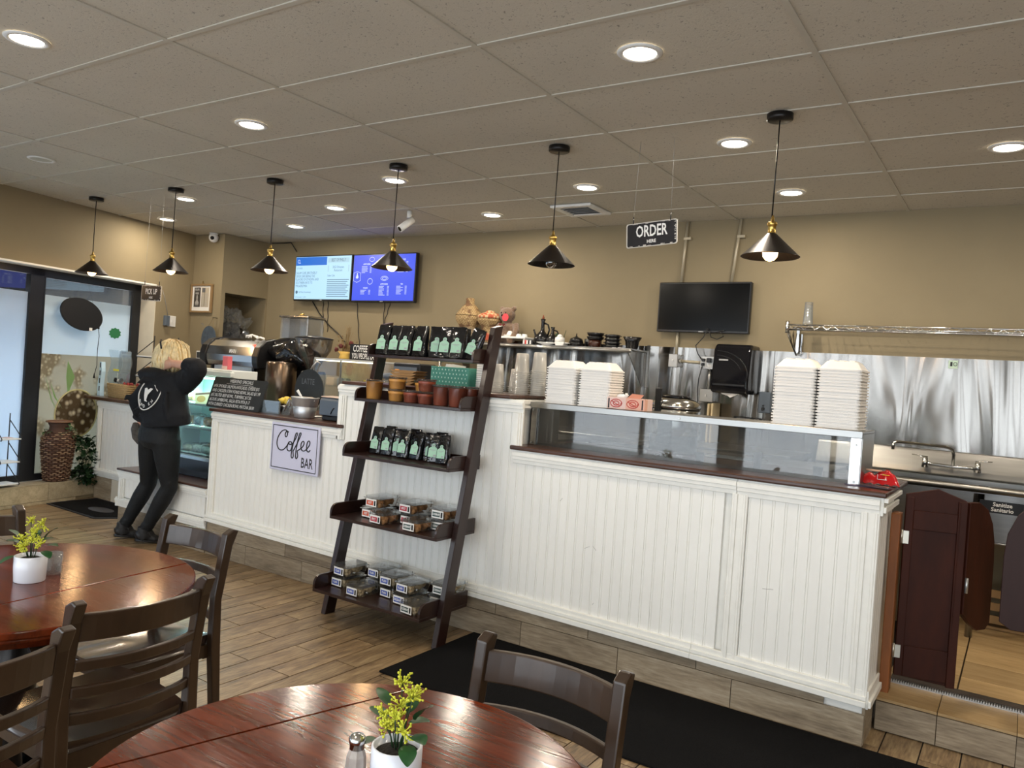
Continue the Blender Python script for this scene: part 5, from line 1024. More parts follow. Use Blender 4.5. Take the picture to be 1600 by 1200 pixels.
# coffee bags: bulging foil pouch with gusset, label with a round hanger top
def bag_mesh():
    def f(u, v):    # front then back around
        a = 2*PI*u; w = .044-.004*v; d = .025*(1-v)**.45+.003; h_ = .185*v
        c, s_ = math.cos(a), math.sin(a); q = lambda k: math.copysign(abs(k)**.45, k)
        return (w*q(c)*(1+.03*math.sin(9*v+3*a)), d*q(s_)*(1+.05*math.sin(13*v+5*a)), h_+.003*math.sin(4*a))
    g = G().surf(f, 28, 14); g.add([f(i/28, 0) for i in range(28)], [tuple(range(28))[::-1]]); g.add([f(i/28, 1) for i in range(28)], [tuple(range(28))])
    return g.mesh('pouch', BAGP)
BG = bag_mesh()
g = G(); lp = [(-.029, 0), (.029, 0), (.029, .055), (.016, .066), (.010, .069)]+[(.012*math.cos(a), .077+.012*math.sin(a)) for a in [-.3+k*(PI+.6)/8 for k in range(9)]]+[(-.010, .069), (-.016, .066), (-.029, .055)]
g.prism(lp, -.0008, 0, 'y'); LB = g.mesh('label', MINT)
LC = G().prism([(.007*math.cos(a*PI/5), .077+.007*math.sin(a*PI/5)) for a in range(10)], -.0012, -.0008, 'y').mesh('printed_badge', GINK)
LP = G().box(.006, .022, -.0012, -.0008, .006, .016).box(-.022, .018, -.0012, -.0008, .046, .049).box(-.012, .01, -.0012, -.0008, .040, .042).mesh('printed_mark', GINK)
def coffee_bag(x, y, z, rz, lean, label, group, sc_=1, twist=0):
    t = thing('coffee_bag', label, 'coffee bag', (x, y, z), rz, group); t.rotation_euler = (lean, twist, rz); t.scale = (sc_*1.14, sc_, sc_)
    put('pouch', BG, t); l = put('label', LB, t, (0, -.0305, .030)); l.rotation_euler = (-.06, 0, 0)
    for m_, n_ in ((LC, 'printed_badge'), (LP, 'printed_mark')):
        c = bpy.data.objects.new(n_, m_); COL.objects.link(c); c.parent = l
    return t
ordn = ['first', 'second', 'third', 'fourth', 'fifth', 'sixth', 'seventh', 'eighth']
for k, (x_, rz, tw, dy) in enumerate(((-3.385, .05, 0, 0), (-3.29, 0, 0, .01), (-3.195, .05, 0, 0), (-3.075, -.05, 0, -.01), (-2.965, .5, 0, .015), (-2.885, .1, 0, 0), (-2.79, .2, 0, -.01), (-2.715, -.1, .28, .02))):
    coffee_bag(x_, 3.655+dy, 1.597, rz, -.10, '%s black coffee bag from the left on the top shelf, %s' % (ordn[k], ('mint label upright', 'label turned', 'tilted to the right')[0 if k not in (4, 7) else (1 if k == 4 else 2)]), 'coffee bags on the top shelf', 1.0, tw)
for k in range(4): coffee_bag(-3.34+.17*k, 3.74, 1.596, .1*k, -.05, 'black coffee bag in the back row of the top shelf, %s from the left' % ordn[k], 'coffee bags in the back row of the top shelf', .98)
for k, (x_, rz, tw, dy) in enumerate(((-3.335, 0, 0, 0), (-3.245, .05, 0, 0), (-3.175, .3, 0, .025), (-3.105, 0, 0, -.01), (-3.015, -.1, .06, 0), (-2.925, .5, 0, .03), (-2.875, .2, 0, 0), (-2.80, 0, -.05, -.01))):
    coffee_bag(x_, 3.60+dy, .984, rz, -.12, '%s black coffee bag from the left on the third shelf down' % ordn[k], 'coffee bags on the third shelf', .88, tw)
for k in range(3): coffee_bag(-3.28+.2*k, 3.665, .983, 0, -.05, 'black coffee bag in the back row of the third shelf, %s from the left' % ordn[k], 'back coffee bags on the third shelf', .92)
# soup cups
YS = mat('yellow_soup', rgb('cf9344'), .35, coat=.4, var=.12, vscale=12); RS = mat('red_brown_stew', rgb('8e4127'), .35, coat=.4, var=.2, vscale=12)
def soup(x, y, z, tall, kind, label):
    h_ = .115 if tall else .068
    t = thing('soup_container', label, 'container', (x, y, z), group='soup containers on the second shelf')
    G().lathe([(.042, 0), (.044, .003), (.053, h_-.012), (.053, h_-.008)], n=22).obj('food', YS if kind == 'y' else RS, t)
    G().lathe([(.043, -.0006), (.045, .003), (.0545, h_), (.0565, h_), (.0565, h_+.004)], n=22, cap=False).obj('clear_cup', CLAMP, t)
    G().lathe([(.058, h_-.003), (.058, h_+.004), (.054, h_+.004), (.052, h_+.002), (0, h_+.002)], n=22, cap=False).obj('lid', CLAMP, t)
z4 = 1.3185
for x_, y_, z_, tl, kd, lb in ((-3.35, 3.565, z4, 1, 'y', 'tall yellow soup container at the left end of the second shelf'), (-3.245, 3.655, z4, 1, 'y', 'yellow soup container half hidden behind the leftmost stack'), (-3.165, 3.565, z4, 0, 'y', 'short yellow soup container at the bottom of the left stack'), (-3.165, 3.565, z4+.0735, 0, 'y', 'short yellow soup container on top of the left stack'),
    (-3.05, 3.57, z4, 0, 'r', 'short red-brown stew container in front of a yellow one'), (-3.045, 3.665, z4+.06, 0, 'y', 'yellow container rising behind the short red one'), (-2.94, 3.57, z4, 0, 'r', 'red-brown stew container at the bottom of the middle stack'), (-2.94, 3.57, z4+.0735, 0, 'r', 'red-brown stew container on top of the middle stack'),
    (-2.83, 3.575, z4, 1, 'r', 'tall red-brown stew container, second from the right end'), (-2.72, 3.58, z4, 1, 'r', 'tall red-brown stew container at the right end in front'), (-2.70, 3.675, z4, 1, 'r', 'orange-red stew container at the back right corner of the second shelf')):
    soup(x_, y_, z_, tl, kd, lb)
G().box(-3.09, -3.0, 3.625, 3.70, z4, z4+.0595).obj('spacer_box', CARD); tag(bpy.data.objects['spacer_box'], 'small brown box under the back yellow container, behind the short red one', 'box')
# clamshells
CK = mat('brown_baked_bites', rgb('b37f4c'), .7, var=.4, vscale=40, bump=.8, bscale=70); CP = mat('pale_baked_bites', rgb('dcc6a0'), .7, var=.35, vscale=40, bump=.8, bscale=70)
LBL = PAPER
rr = random.Random(21)
def clam(x, y, z, rz, col, word, label, group, pale=False, lcol=None):
    t = thing('snack_clamshell', label, 'snack box', (x, y, z), rz, group)
    if 'cl' not in BM:
        A0, A1 = rrect(.054, .078, .014), rrect(.064, .088, .014); n_ = len(A0)
        g = G().add([(*p, .001) for p in A0]+[(*p, .052) for p in A1], [(i, (i+1) % n_, n_+(i+1) % n_, n_+i) for i in range(n_)]+[tuple(range(n_))[::-1]]); BM['cl'] = g.mesh('clear_tray', CLAMP)
        g = G().prism(rrect(.070, .094, .012), .052, .055, 'z').prism(rrect(.06, .084, .014), .055, .066, 'z'); BM['cl2'] = g.mesh('lid', CLAMP)
        for q in (0, 1):
            g = G(); r2 = random.Random(q)
            for k in range(44): g.ico((r2.uniform(-.042, .042), r2.uniform(-.066, .066), r2.uniform(.014, .040)), .015, seg=6, rings=4, jit=.3)
            BM['cf%d' % q] = g.mesh('baked_bites', CP if q else CK)
        BM['cp'] = G().box(-.042, .042, -.093, -.0915, .006, .050).mesh('label_card', PAPER)
    put('clear_tray', BM['cl'], t); put('lid', BM['cl2'], t)
    f = put('baked_bites', BM['cf1' if pale else 'cf0'], t); f['kind'] = 'stuff'
    c = put('label_card', BM['cp'], t); c.rotation_euler = (-.0, 0, 0)
    G().box(-.036, .018, -.0936, -.093, .014, .040).obj('printed_band', col, c); text(c, word, (-.009, -.0936, .027), .018, WINK, sx=.72, bold=.03, lift=.0004); G().box(.024, .036, -.0936, -.093, .012, .042).obj('barcode', INK, c)
OR_ = mat('orange_red_label', rgb('c9583a'), .5); PK_ = mat('crimson_label', rgb('b0283c'), .5); GN_ = mat('dark_green_label', rgb('25413e'), .5)
z2 = .6065; zz_ = .0665
for x_, y_, z_, c, w_, lb in ((-3.25, 3.565, z2, OR_, 'HOT', 'snack box with orange label at the bottom of the left stack on the fourth shelf'), (-3.235, 3.575, z2+zz_, OR_, 'HOT', 'snack box with orange label on top of the left stack on the fourth shelf'),
    (-2.975, 3.60, z2, PK_, 'SPICY', 'snack box under the back SPICY one, mostly hidden'), (-2.985, 3.595, z2+zz_, PK_, 'SPICY', 'SPICY snack box, the higher one at the back'), (-3.10, 3.475, z2, PK_, 'SPICY', 'SPICY snack box at the front edge of the fourth shelf'),
    (-2.755, 3.61, z2, GN_, 'ROSEMARY', 'ROSEMARY snack box at the bottom of the right stack by the rail'), (-2.755, 3.61, z2+zz_, GN_, 'ROSEMARY', 'ROSEMARY snack box on top of the right stack by the rail'), (-2.84, 3.465, z2, GN_, 'ROSEMARY', 'ROSEMARY snack box at the front right of the fourth shelf')):
    clam(x_, y_, z_, rr.uniform(-.08, .02), c, w_, lb, 'snack boxes on the fourth shelf')
z1 = .1835
for x_, y_, z_, c, w_, lb in ((-3.375, 3.475, z1, BLUE, 'PLAIN', 'blue-label snack box at the bottom left of the lowest shelf'), (-3.365, 3.48, z1+zz_, BLUE, 'PLAIN', 'blue-label snack box on top at the left end of the lowest shelf'), (-3.19, 3.60, z1, BLUE, 'PLAIN', 'snack box at the back of the lowest shelf under another, second column'), (-3.20, 3.60, z1+zz_, BLUE, 'PLAIN', 'unlabelled-looking snack box at the back, second column on the lowest shelf'),
    (-3.175, 3.40, z1, BLUE, 'PLAIN', 'blue-label snack box alone at the front edge of the lowest shelf'), (-3.02, 3.52, z1, BLUE, 'PLAIN', 'snack box under the middle blue-label one on the lowest shelf'), (-3.035, 3.525, z1+zz_, BLUE, 'PLAIN', 'blue-label snack box on top in the middle of the lowest shelf'),
    (-2.875, 3.47, z1, BLUE, 'ORIGINAL', 'snack box with larger blue label at the bottom right of the lowest shelf'), (-2.865, 3.48, z1+zz_, BLUE, 'PLAIN', 'blue-label snack box on top at the right of the lowest shelf'), (-2.73, 3.37, z1, GN_, 'ROSEMARY', 'dark-label snack box at the front right corner of the lowest shelf'), (-2.715, 3.60, z1, GN_, 'ROSEMARY', 'snack box behind the right rail on the lowest shelf, lower'), (-2.70, 3.60, z1+zz_, GN_, 'ROSEMARY', 'snack box behind the right rail on the lowest shelf, upper')):
    clam(x_, y_, z_, rr.uniform(-.1, .0), c, w_, lb, 'snack boxes on the lowest shelf', True)
# ------------------------------------------------------------------ things on the steel wall shelf
ZS = 1.8025
def woven(name, c1, c2, c3, sc_):
    mt, t_, N, L, P = nt(name); P.inputs['Roughness'].default_value = .7; tc = N.new('ShaderNodeTexCoord'); wv = N.new('ShaderNodeTexChecker'); wv.inputs['Scale'].default_value = sc_; wv.inputs[1].default_value = (*c1, 1); wv.inputs[2].default_value = (*c2, 1)
    nz = N.new('ShaderNodeTexNoise'); nz.inputs['Scale'].default_value = 14; mx = N.new('ShaderNodeMix'); mx.data_type = 'RGBA'; mx.inputs[7].default_value = (*c3, 1); mr = N.new('ShaderNodeMapRange'); mr.inputs['From Min'].default_value = .5; mr.inputs['From Max'].default_value = .58
    L.new(tc.outputs['Object'], wv.inputs[0]); L.new(tc.outputs['Object'], nz.inputs[0]); L.new(nz.outputs[0], mr.inputs[0]); L.new(mr.outputs[0], mx.inputs[0]); L.new(wv.outputs[0], mx.inputs[6]); L.new(mx.outputs[2], P.inputs['Base Color'])
    w2 = N.new('ShaderNodeTexWave'); w2.bands_direction = 'Z'; w2.inputs['Scale'].default_value = 45; L.new(tc.outputs['Object'], w2.inputs[0]); bp = N.new('ShaderNodeBump'); bp.inputs['Strength'].default_value = .5; bp.inputs['Distance'].default_value = .004; L.new(w2.outputs['Fac'], bp.inputs['Height']); L.new(bp.outputs[0], P.inputs['Normal']); return mt
W1 = woven('tan_brown_weave', rgb('b59c70'), rgb('93774f'), rgb('6f5136'), 64); W2 = woven('cream_red_weave', rgb('c9b58c'), rgb('b5603c'), rgb('a8482c'), 40)
t = thing('lidded_basket', 'tall woven lidded basket with a narrow neck, left of the smaller one', 'basket', (-4.42, 5.92, ZS))
G().lathe([(.10, 0), (.105, .02), (.075, .12), (.09, .15), (.125, .205), (.13, .235), (.125, .25)], n=26).obj('basket_body', W1, t); G().lathe([(.13, .25), (.125, .262), (.075, .33), (.045, .36), (.04, .365), (.042, .385), (.036, .39), (.042, .405), (.036, .415), (.02, .42), (0, .42)], n=26).obj('lid', W1, t); G().lathe([(.115, .0), (.12, .05), (.085, .14)], n=14).obj('plastic_wrap', CLEARP, t); G().tube([(-.125, 0, .235), (-.15, 0, .24), (-.15, 0, .27), (-.12, 0, .265)], .006, 5).obj('loop', BLACKP, t)
t = thing('lidded_basket', 'smaller woven basket with red and cream domed lid beside the teddy bear', 'basket', (-4.18, 5.92, ZS))
G().lathe([(.085, 0), (.09, .02), (.07, .13), (.08, .16), (.115, .20), (.118, .225)], n=26).obj('basket_body', W1, t); G().lathe([(.12, .225), (.118, .25), (.08, .275), (.045, .285), (.035, .30), (.0, .305)], n=26).obj('lid', W2, t); G().lathe([(.088, .02), (.091, .05), (.083, .09)], n=26, cap=False).obj('pattern_band', W2, t)
FUR = mat('brown_plush', rgb('7d6450'), .95, var=.4, vscale=60, bump=1, bscale=130, sheen=.4)
t = thing('teddy_bear', 'brown plush teddy bear with a round red heart tag, sitting on the wall shelf', 'teddy bear', (-3.97, 5.93, ZS))
g = G().ico((0, 0, .10), .085, sq=(1, .8, 1.2), seg=14, rings=10).ico((-.02, -.01, .265), .075, sq=(1.05, .9, .95), seg=14, rings=10).ico((-.085, .0, .32), .024).ico((.045, .0, .325), .024).ico((-.025, -.065, .25), .03, sq=(1, .8, .8))
g.tube([(-.08, -.01, .18), (-.11, -.04, .12), (-.09, -.09, .07)], [.03, .03, .025], 9).tube([(.08, -.01, .18), (.11, -.04, .12), (.10, -.08, .06)], [.03, .03, .025], 9).tube([(-.04, -.03, .04), (-.09, -.13, .03)], [.038, .03], 9).tube([(.05, -.03, .04), (.10, -.12, .03)], [.038, .03], 9)
o = g.obj('plush_body', FUR, t); r_ = o.modifiers.new('r', 'REMESH'); r_.mode = 'VOXEL'; r_.voxel_size = .008; r_.use_smooth_shade = True
for x_ in (-.045, .0): G().ico((x_, -.072, .28), .007).obj('eye', BLACKG, t)
G().ico((-.022, -.093, .255), .009).obj('nose', BLACKG, t); G().prism([(.025+.034*math.cos(a*PI/10), .235+.034*math.sin(a*PI/10)) for a in range(20)], -.108, -.105, 'y').obj('heart_tag', mat('red_tag', rgb('e04850'), .5), t); G().tube([(-.06, -.06, .18), (-.03, -.08, .15), (.0, -.07, .18)], .008, 6).obj('bow', mat('dark_red_ribbon', rgb('6d1c20'), .6), t)
t = thing('serving_rack', 'white footed rack holding small cups and saucers right of the bear', 'rack', (-3.86, 5.86, ZS), wc=True)
G().box(-4.04, -3.705, 5.80, 5.97, 1.85, 1.868).obj('rack_top', CERAM, t, bev=.004)
for x_ in (-4.03, -3.73): G().box(x_, x_+.016, 5.805, 5.965, ZS, 1.85).obj('foot', CERAM, t, bev=.003)
G().lathe([(.03, 0), (.055, .006), (.052, .009), (0, .007)], (-3.93, 5.88, 1.868), n=18).lathe([(.03, .007), (.055, .013), (.052, .016), (0, .014)], (-3.925, 5.88, 1.868), n=18).obj('saucer', CERAM, t)
t = thing('small_cup', 'small upturned white cup on the saucers of the footed rack', 'cup', (-3.92, 5.88, 1.883)); G().lathe([(.032, 0), (.03, .012), (.018, .036), (0, .038)], n=16, cap=False).obj('cup_wall', CERAM, t); G().tube([(.028, 0, .008), (.042, 0, .014), (.036, 0, .026), (.024, 0, .026)], .003, 5).obj('cup_handle', CERAM, t)
for x_, lb in ((-3.81, 'small white upturned cup, left of two at the right end of the footed rack'), (-3.75, 'small white upturned cup at the right end of the footed rack')):
    t = thing('small_cup', lb, 'cup', (x_, 5.86, 1.868)); G().lathe([(.028, 0), (.027, .01), (.02, .026), (0, .028)], n=16, cap=False).obj('cup_wall', CERAM, t)
def jebena(x, label, k, neck):
    t = thing('clay_coffee_pot', label, 'coffee pot', (x, 5.93, ZS)); t.scale = (k, k, k)
    G().lathe([(.03, 0), (.06, .012), (.075, .045), (.068, .08), (.04, .108), (.02, .13), (.016, .17), (.015, .21*neck), (.024, .235*neck), (.021, .236*neck), (.012, .21*neck)], n=22, cap=False).obj('pot_body', BLKCLAY, t)
    G().tube([(.016, 0, .20*neck), (.055, 0, .185*neck), (.07, 0, .14), (.055, 0, .085)], .008, 7).obj('handle', BLKCLAY, t)
    if neck >= 1: G().tube([(-.06, 0, .07), (-.078, 0, .11), (-.09, 0, .14)], [.013, .008, .009], 7).obj('spout', BLKCLAY, t); G().lathe([(.012, .23), (.01, .25), (.002, .275)], n=8).obj('stopper', mat('straw_stopper', rgb('7a3b22'), .7), t)
    return t
jebena(-3.61, 'tall black clay coffee pot with spout, long neck and brown stopper', 1.0, 1.0); jebena(-3.505, 'smaller black clay coffee pot with flared mouth, right of the tall one', .82, .86).rotation_euler = (0, 0, .0)
t = thing('white_pot', 'small round white pot of herbs right of the black coffee pots', 'pot', (-3.41, 5.90, ZS)); G().lathe([(.025, .0), (.03, .015), (.045, .045), (.042, .075), (.036, .078), (.03, .05)], n=20, cap=False).obj('pot_body', CERAM, t); G().lathe([(.03, .078), (.018, .1), (0, .105)], n=14).obj('pot_lid', CERAM, t)
G().tube([(.03, .01, .06), (.045, 0, .1), (.055, 0, .14)], .003, 4).tube([(-.03, .01, .07), (-.04, 0, .11)], .003, 4).ico((-.035, 0, .1), .012, jit=.3).obj('herb_sprig', LEAFD, t)
t = thing('serving_plate', 'shallow white oval plate at the front of the wall shelf', 'plate', (-3.48, 5.80, ZS)); G().lathe([(.04, 0), (.045, .006), (.095, .022), (.094, .025), (.04, .009), (0, .009)], n=26, cap=False, sx=1.1, sy=.55).obj('plate', CERAM, t)
t = thing('square_dish', 'square white dish touching the oval plate on its right', 'dish', (-3.335, 5.80, ZS)); G().prism([(-.05, .03), (-.035, 0), (.035, 0), (.05, .03)], -.04, .04, 'y').obj('dish', CERAM, t, bev=.003); G().box(.05, .075, -.03, .03, .02, .027).obj('tab_handle', CERAM, t, bev=.002)
t = thing('striped_tin', 'tiny red, black and white striped packets before the coffee pots', 'packets', (-3.655, 5.78, ZS))
for k, c in enumerate((RED, WINK, INK, WINK, INK)): G().box(-.03+.016*k, -.015+.016*k, -.01, .01, 0, .035).obj('packet', c, t)
t = thing('lidded_bowl', 'low black fluted clay pot with pointed lid knob, left of the stacked pots', 'bowl', (-3.225, 5.86, ZS)); G().lathe([(.045, 0), (.062, .02), (.06, .04)], n=14).obj('bowl_body', BLKCLAY, t); G().lathe([(.062, .04), (.05, .07), (.02, .082), (.006, .09), (.003, .115)], n=14).obj('lid', BLKCLAY, t)
t = thing('lidded_bowl', 'small black clay bowl between the fluted pot and the stacked pots', 'bowl', (-3.15, 5.97, ZS)); G().lathe([(.035, 0), (.048, .03), (.05, .075), (.0, .08)], n=18).obj('bowl_body', BLKCLAY, t)
BROWNC = mat('brown_glazed_clay', rgb('3a1c12'), .2, var=.6, vscale=25)
for i, (z_, lb) in enumerate(((0, 'brown glazed cup at the bottom of the black clay stack'), (.062, 'black clay dish in the middle of the stack with a glazed cup under it'), (.094, 'wide black clay dish on top of the glazed cup stack'))):
    t = thing('clay_dish', lb, 'dish', (-3.055, 5.88, ZS+z_)); G().lathe([(.05, 0), (.056, .03), (.056, .06)] if i == 0 else [(.055, 0), (.07, .015), (.075, .03), (.0, .031)], n=20).obj('dish_body', BROWNC if i == 0 else BLKCLAY, t)
cw = G().lathe([(.05, 0), (.062, .006), (.064, .026), (.058, .028), (.05, .006)], n=20, cap=False).mesh('bowl', BLKCLAY); ch = G().box(.06, .078, -.012, .012, .014, .02).box(-.078, -.06, -.012, .012, .014, .02).mesh('handle', BLKCLAY)
nm_ = ['bottom', 'second', 'third', 'top']
for k in range(4): t = thing('clay_bowl', '%s black handled clay bowl in the neat stack of four' % nm_[k] if k in (0, 3) else '%s black clay bowl up in the neat stack of four' % nm_[k], 'bowl', (-2.895, 5.88, ZS+.0285*k), group='stack of four black clay bowls'); put('bowl', cw, t); put('handle', ch, t)
t = thing('flared_pot', 'black flared clay pot at the right end of the wall shelf', 'pot', (-2.725, 5.90, ZS)); G().lathe([(.04, 0), (.05, .01), (.056, .06), (.078, .10), (.074, .10), (.05, .06)], n=26, cap=False).obj('pot_body', BLKCLAY, t)
t = thing('price_tags', 'small white tags lying on the shelf edge before the flared pot', 'tags', (-2.80, 5.79, ZS)); G().box(-.05, -.02, 0, .02, 0, .005).box(0, .025, 0, .02, 0, .006).box(.035, .05, 0, .015, 0, .004).obj('tag', PAPER, t)
# ------------------------------------------------------------------ pastry case on the plinth
t = thing('pastry_case', 'teal-lit glass pastry display case behind the person', 'display case', (-5.7, 4.2, .508), wc=True)
G().box(-6.14, -5.45, 3.96, 4.34, .51, .655).obj('case_base', mat('black_case_base', (.012, .013, .016), .12), t, bev=.004); G().box(-6.16, -5.19, 3.93, 3.965, .655, .685).obj('front_sill', mat('case_silver', (.6, .68, .7), .25, .9), t, bev=.003)
G().box(-6.15, -5.44, 4.10, 4.36, 1.33, 1.40).box(-6.16, -5.43, 4.08, 4.12, 1.345, 1.385).obj('case_top', mat('case_white', (.72, .78, .78), .3), t, bev=.004)
G().add([(-6.14, 3.96, .685), (-5.45, 3.96, .685), (-5.45, 4.10, 1.33), (-6.14, 4.10, 1.33)], [(0, 1, 2, 3)]).obj('front_glass', CASEG, t)
CSW = mat('case_side_white', (.6, .66, .66), .35)
for x_ in (-6.15, -5.45): G().prism([(3.965, .655), (4.35, .655), (4.35, 1.33), (4.105, 1.33)], x_, x_+.01, 'x').obj('case_side', CSW, t)
G().box(-6.14, -5.45, 4.335, 4.35, .655, 1.33).obj('case_back', mat('case_back_teal', rgb('a9cfcb'), .4), t)
LT = mat('case_light_tube', (1, 1, 1), .4, emit=(.55, .95, .93), estr=6)
for z_ in (1.315, 1.10, .90): G().box(-6.10, -5.48, 4.15, 4.17, z_-.005, z_+.005).obj('light_tube', LT, t)
l = area('case_light', (0, 0, 0), (-.4, 0, 0), .6, .08, 9, (.62, .97, .95)); l.parent = t; l.location = Vector((-5.79, 4.16, 1.30))-OFF[t.name]
for z_ in (.885, 1.085): G().box(-6.13, -5.455, 4.10, 4.33, z_, z_+.006).obj('case_shelf', CASEG, t); G().box(-6.13, -5.455, 4.09, 4.10, z_-.004, z_+.012).obj('shelf_edge', STEEL, t)
rr = random.Random(31); cols = ['f2ecd8', 'dfc28a', 'c98f4a', 'f4f2ea', 'aebbb4', '9a7450', 'dbe6de', 'e9dca0', 'a3b1bd']
sh = {.657: 'floor', .892: 'lower shelf', 1.092: 'upper shelf'}; wd = ['left end', 'second place', 'third place', 'fourth place', 'right end']
for zi, (z_, sn) in enumerate(sh.items()):
    for k in range(5):
        x_ = -6.055+.132*k; c = cols[(k*3+zi*5) % 9]; h_ = rr.uniform(.09, .14)
        t = thing('pastry_tray', 'wrapped pastry tray on the %s of the lit case, %s' % (sn, wd[k]+' from the left' if k in (1, 2, 3) else wd[k]), 'pastries', (x_, 4.22, z_), rr.uniform(-.15, .15), 'pastry trays in the lit case')
        G().box(-.058, .058, -.09, .09, .001, .014).obj('tray', WHITEP, t, bev=.004); G().box(-.052, .052, -.084, .084, .016, .014+h_*.75).obj('clear_wrap', CLAMP, t, bev=.02, seg=2)
        mm = bpy.data.materials.get('pastry_'+c) or mat('pastry_'+c, rgb(c), .55, var=.25, vscale=30)
        for q in range(6): G().ico((-.036+.036*(q % 3), -.042+.08*(q//3), .014+h_*.35), .024, sq=(1, 1.4, h_*12), seg=8, rings=6, jit=.12).obj('pastry', mm, t)
t = thing('cookie_box', 'cream box printed with pastries at the front of the upper shelf, beside the person', 'box', (-5.80, 4.115, 1.098), .0); t.rotation_euler = (0, -.12, .15); b = G().box(-.09, .09, -.01, .03, .0, .10).obj('carton', mat('cream_print', rgb('e2d3ae'), .5), t); G().prism([(-.02+.05*math.cos(a*PI/8), .045+.028*math.sin(a*PI/8)) for a in range(16)], -.0108, -.01, 'y').obj('printed_pastry', mat('gold_print', rgb('b58a45'), .5), b); G().box(-.085, .085, -.0108, -.01, .08, .096).obj('printed_band', mat('brown_band', rgb('6b4a3a'), .5), b)
# ------------------------------------------------------------------ side counter goods, far corner
t = thing('brochure_holder', 'tall wavy clear acrylic brochure tower on the side counter', 'brochure holder', (-7.80, 4.52, 1.02))
for x_ in (-.11, .11): G().prism([(-.05+.014*math.sin(k*.9), .0+.04*k) for k in range(13)]+[(.05+.014*math.sin(k*.9), .0+.04*k) for k in range(12, -1, -1)], x_-.002, x_+.002, 'x').obj('acrylic_side', ACRYL, t)
G().box(-.11, .11, .045, .049, 0, .47).obj('acrylic_back', ACRYL, t)
for k in range(3): G().box(-.108, .108, -.04, .045, .14+.11*k, .143+.11*k).obj('acrylic_shelf', ACRYL, t)
t2 = thing('wrapped_sweets', 'dark wrapped sweets in the lower pocket of the brochure tower', 'sweets', (-7.78, 4.52, 1.164)); rr = random.Random(9)
for k in range(9): G().ico((rr.uniform(-.08, .08), rr.uniform(-.03, .02), .018+rr.uniform(0, .02)), .018, seg=7, rings=5, jit=.3).obj('sweet', BLACKM if k % 3 else WHITEP, t2)
G().box(-7.86, -7.76, 4.485, 4.487, 1.285, 1.305).obj('price_label', mat('yellow_label', rgb('e8dc3c'), .5)); tag(bpy.data.objects['price_label'], 'thin yellow label on the brochure tower', 'label')
t = thing('magazine_sleeve', 'narrow pale blue acrylic magazine sleeve at the left end of the side counter', 'sleeve', (-7.955, 4.42, 1.02)); G().prism([(-.03, 0), (.03, 0), (.02, .12), (.035, .25), (.02, .35), (-.015, .35), (-.01, .25), (-.03, .12)], -.02, .02, 'y').obj('acrylic', mat('pale_blue_acrylic', (.55, .75, .9), .2, alpha=1), t)
for k in range(4): G().box(-.004, .012, -.0215, -.02, .05+.08*k, .10+.08*k).obj('dark_print', INK, t)
t = thing('bread_basket', 'square woven straw basket with red wrapped goods on the side counter', 'basket', (-7.57, 4.47, 1.02)); g = G()
for k in range(7): g.tube([(a*.155*(1+.02*k), b_*.09*(1+.02*k), .012+.02*k) for a, b_ in ((-1, -1), (1, -1), (1, 1), (-1, 1))], .0095, 6, closed=True)
for k in range(15): g.tube([(-.15+.0215*k, -.092, 0), (-.165+.0235*k, -.105, .145)], .0055, 5)
g.obj('weave', WICKER, t); G().box(-.15, .15, -.085, .085, 0, .012).obj('basket_floor', WICKER, t); rr = random.Random(3)
for k in range(8): G().ico((.0+.018*k, rr.uniform(-.05, .05), .14), .016, sq=(.8, 1, 1.5), seg=7, rings=5).obj('red_pack', mat('dark_red_pack', rgb('8a2526'), .4) if k == 0 else bpy.data.materials['dark_red_pack'], t)
t = thing('pink_bottle', 'pink bottle with round wooden stopper behind the straw basket', 'bottle', (-7.555, 4.68, 1.0205)); G().lathe([(.06, 0), (.065, .02), (.065, .19), (.05, .23), (.03, .25)], n=18).obj('bottle_body', mat('pink_glass', rgb('c9566e'), .25, var=.3, vscale=14), t); G().ico((0, 0, .30), .034).cyl((0, 0, .25), (0, 0, .275), .02).obj('stopper', mat('amber_wood', rgb('9a6a2c'), .4), t); G().box(-.05, .05, -.068, -.064, .08, .15).obj('label', mat('pale_pink_label', rgb('e5a9b5'), .5), t)
def wire_rack(name, label, loc, rz, w, d, zs, top):
    t = thing(name, label, 'rack', loc, rz)
    for y_ in (0, w):
        g = G().tube([(0, y_, 0), (0, y_, top)], .005, 6)
        for z_ in zs: g.tube([(0, y_, z_+.17), (-d*.93, y_, z_+.025), (-d, y_, z_+.008), (-d*.97, y_, z_-.004), (0, y_, z_-.004)], .0045, 6)
        g.obj('side_wire', BLACKP, t)
    for z_ in zs: G().box(-d*.97, -.004, 0, w, z_, z_+.012).obj('rack_shelf', WHITEP, t, bev=.002)
    return t
wire_rack('wire_rack', 'black wire rack with white shelves on the side counter, partly behind the person', (-7.19, 4.50, 1.021), 0, .26, .30, (.025, .235, .43), .645)
r = wire_rack('wire_rack', 'black wire rack with three white shelves on the window sill at the left edge', tuple(LWT @ Vector((.34, -.16, .196))), math.atan2(.2195, .9756)+PI, .19, .17, (.02, .22, .43), .66)
o = G().box(-.04, .04, -.03, .03, 0, .003).obj('flyer', PINK); tag(o, 'pink flyer on the top shelf of the sill rack', 'flyer'); o.location = LWT @ Vector((.26, -.08, .6395)); o.rotation_euler = (0, 0, .3)
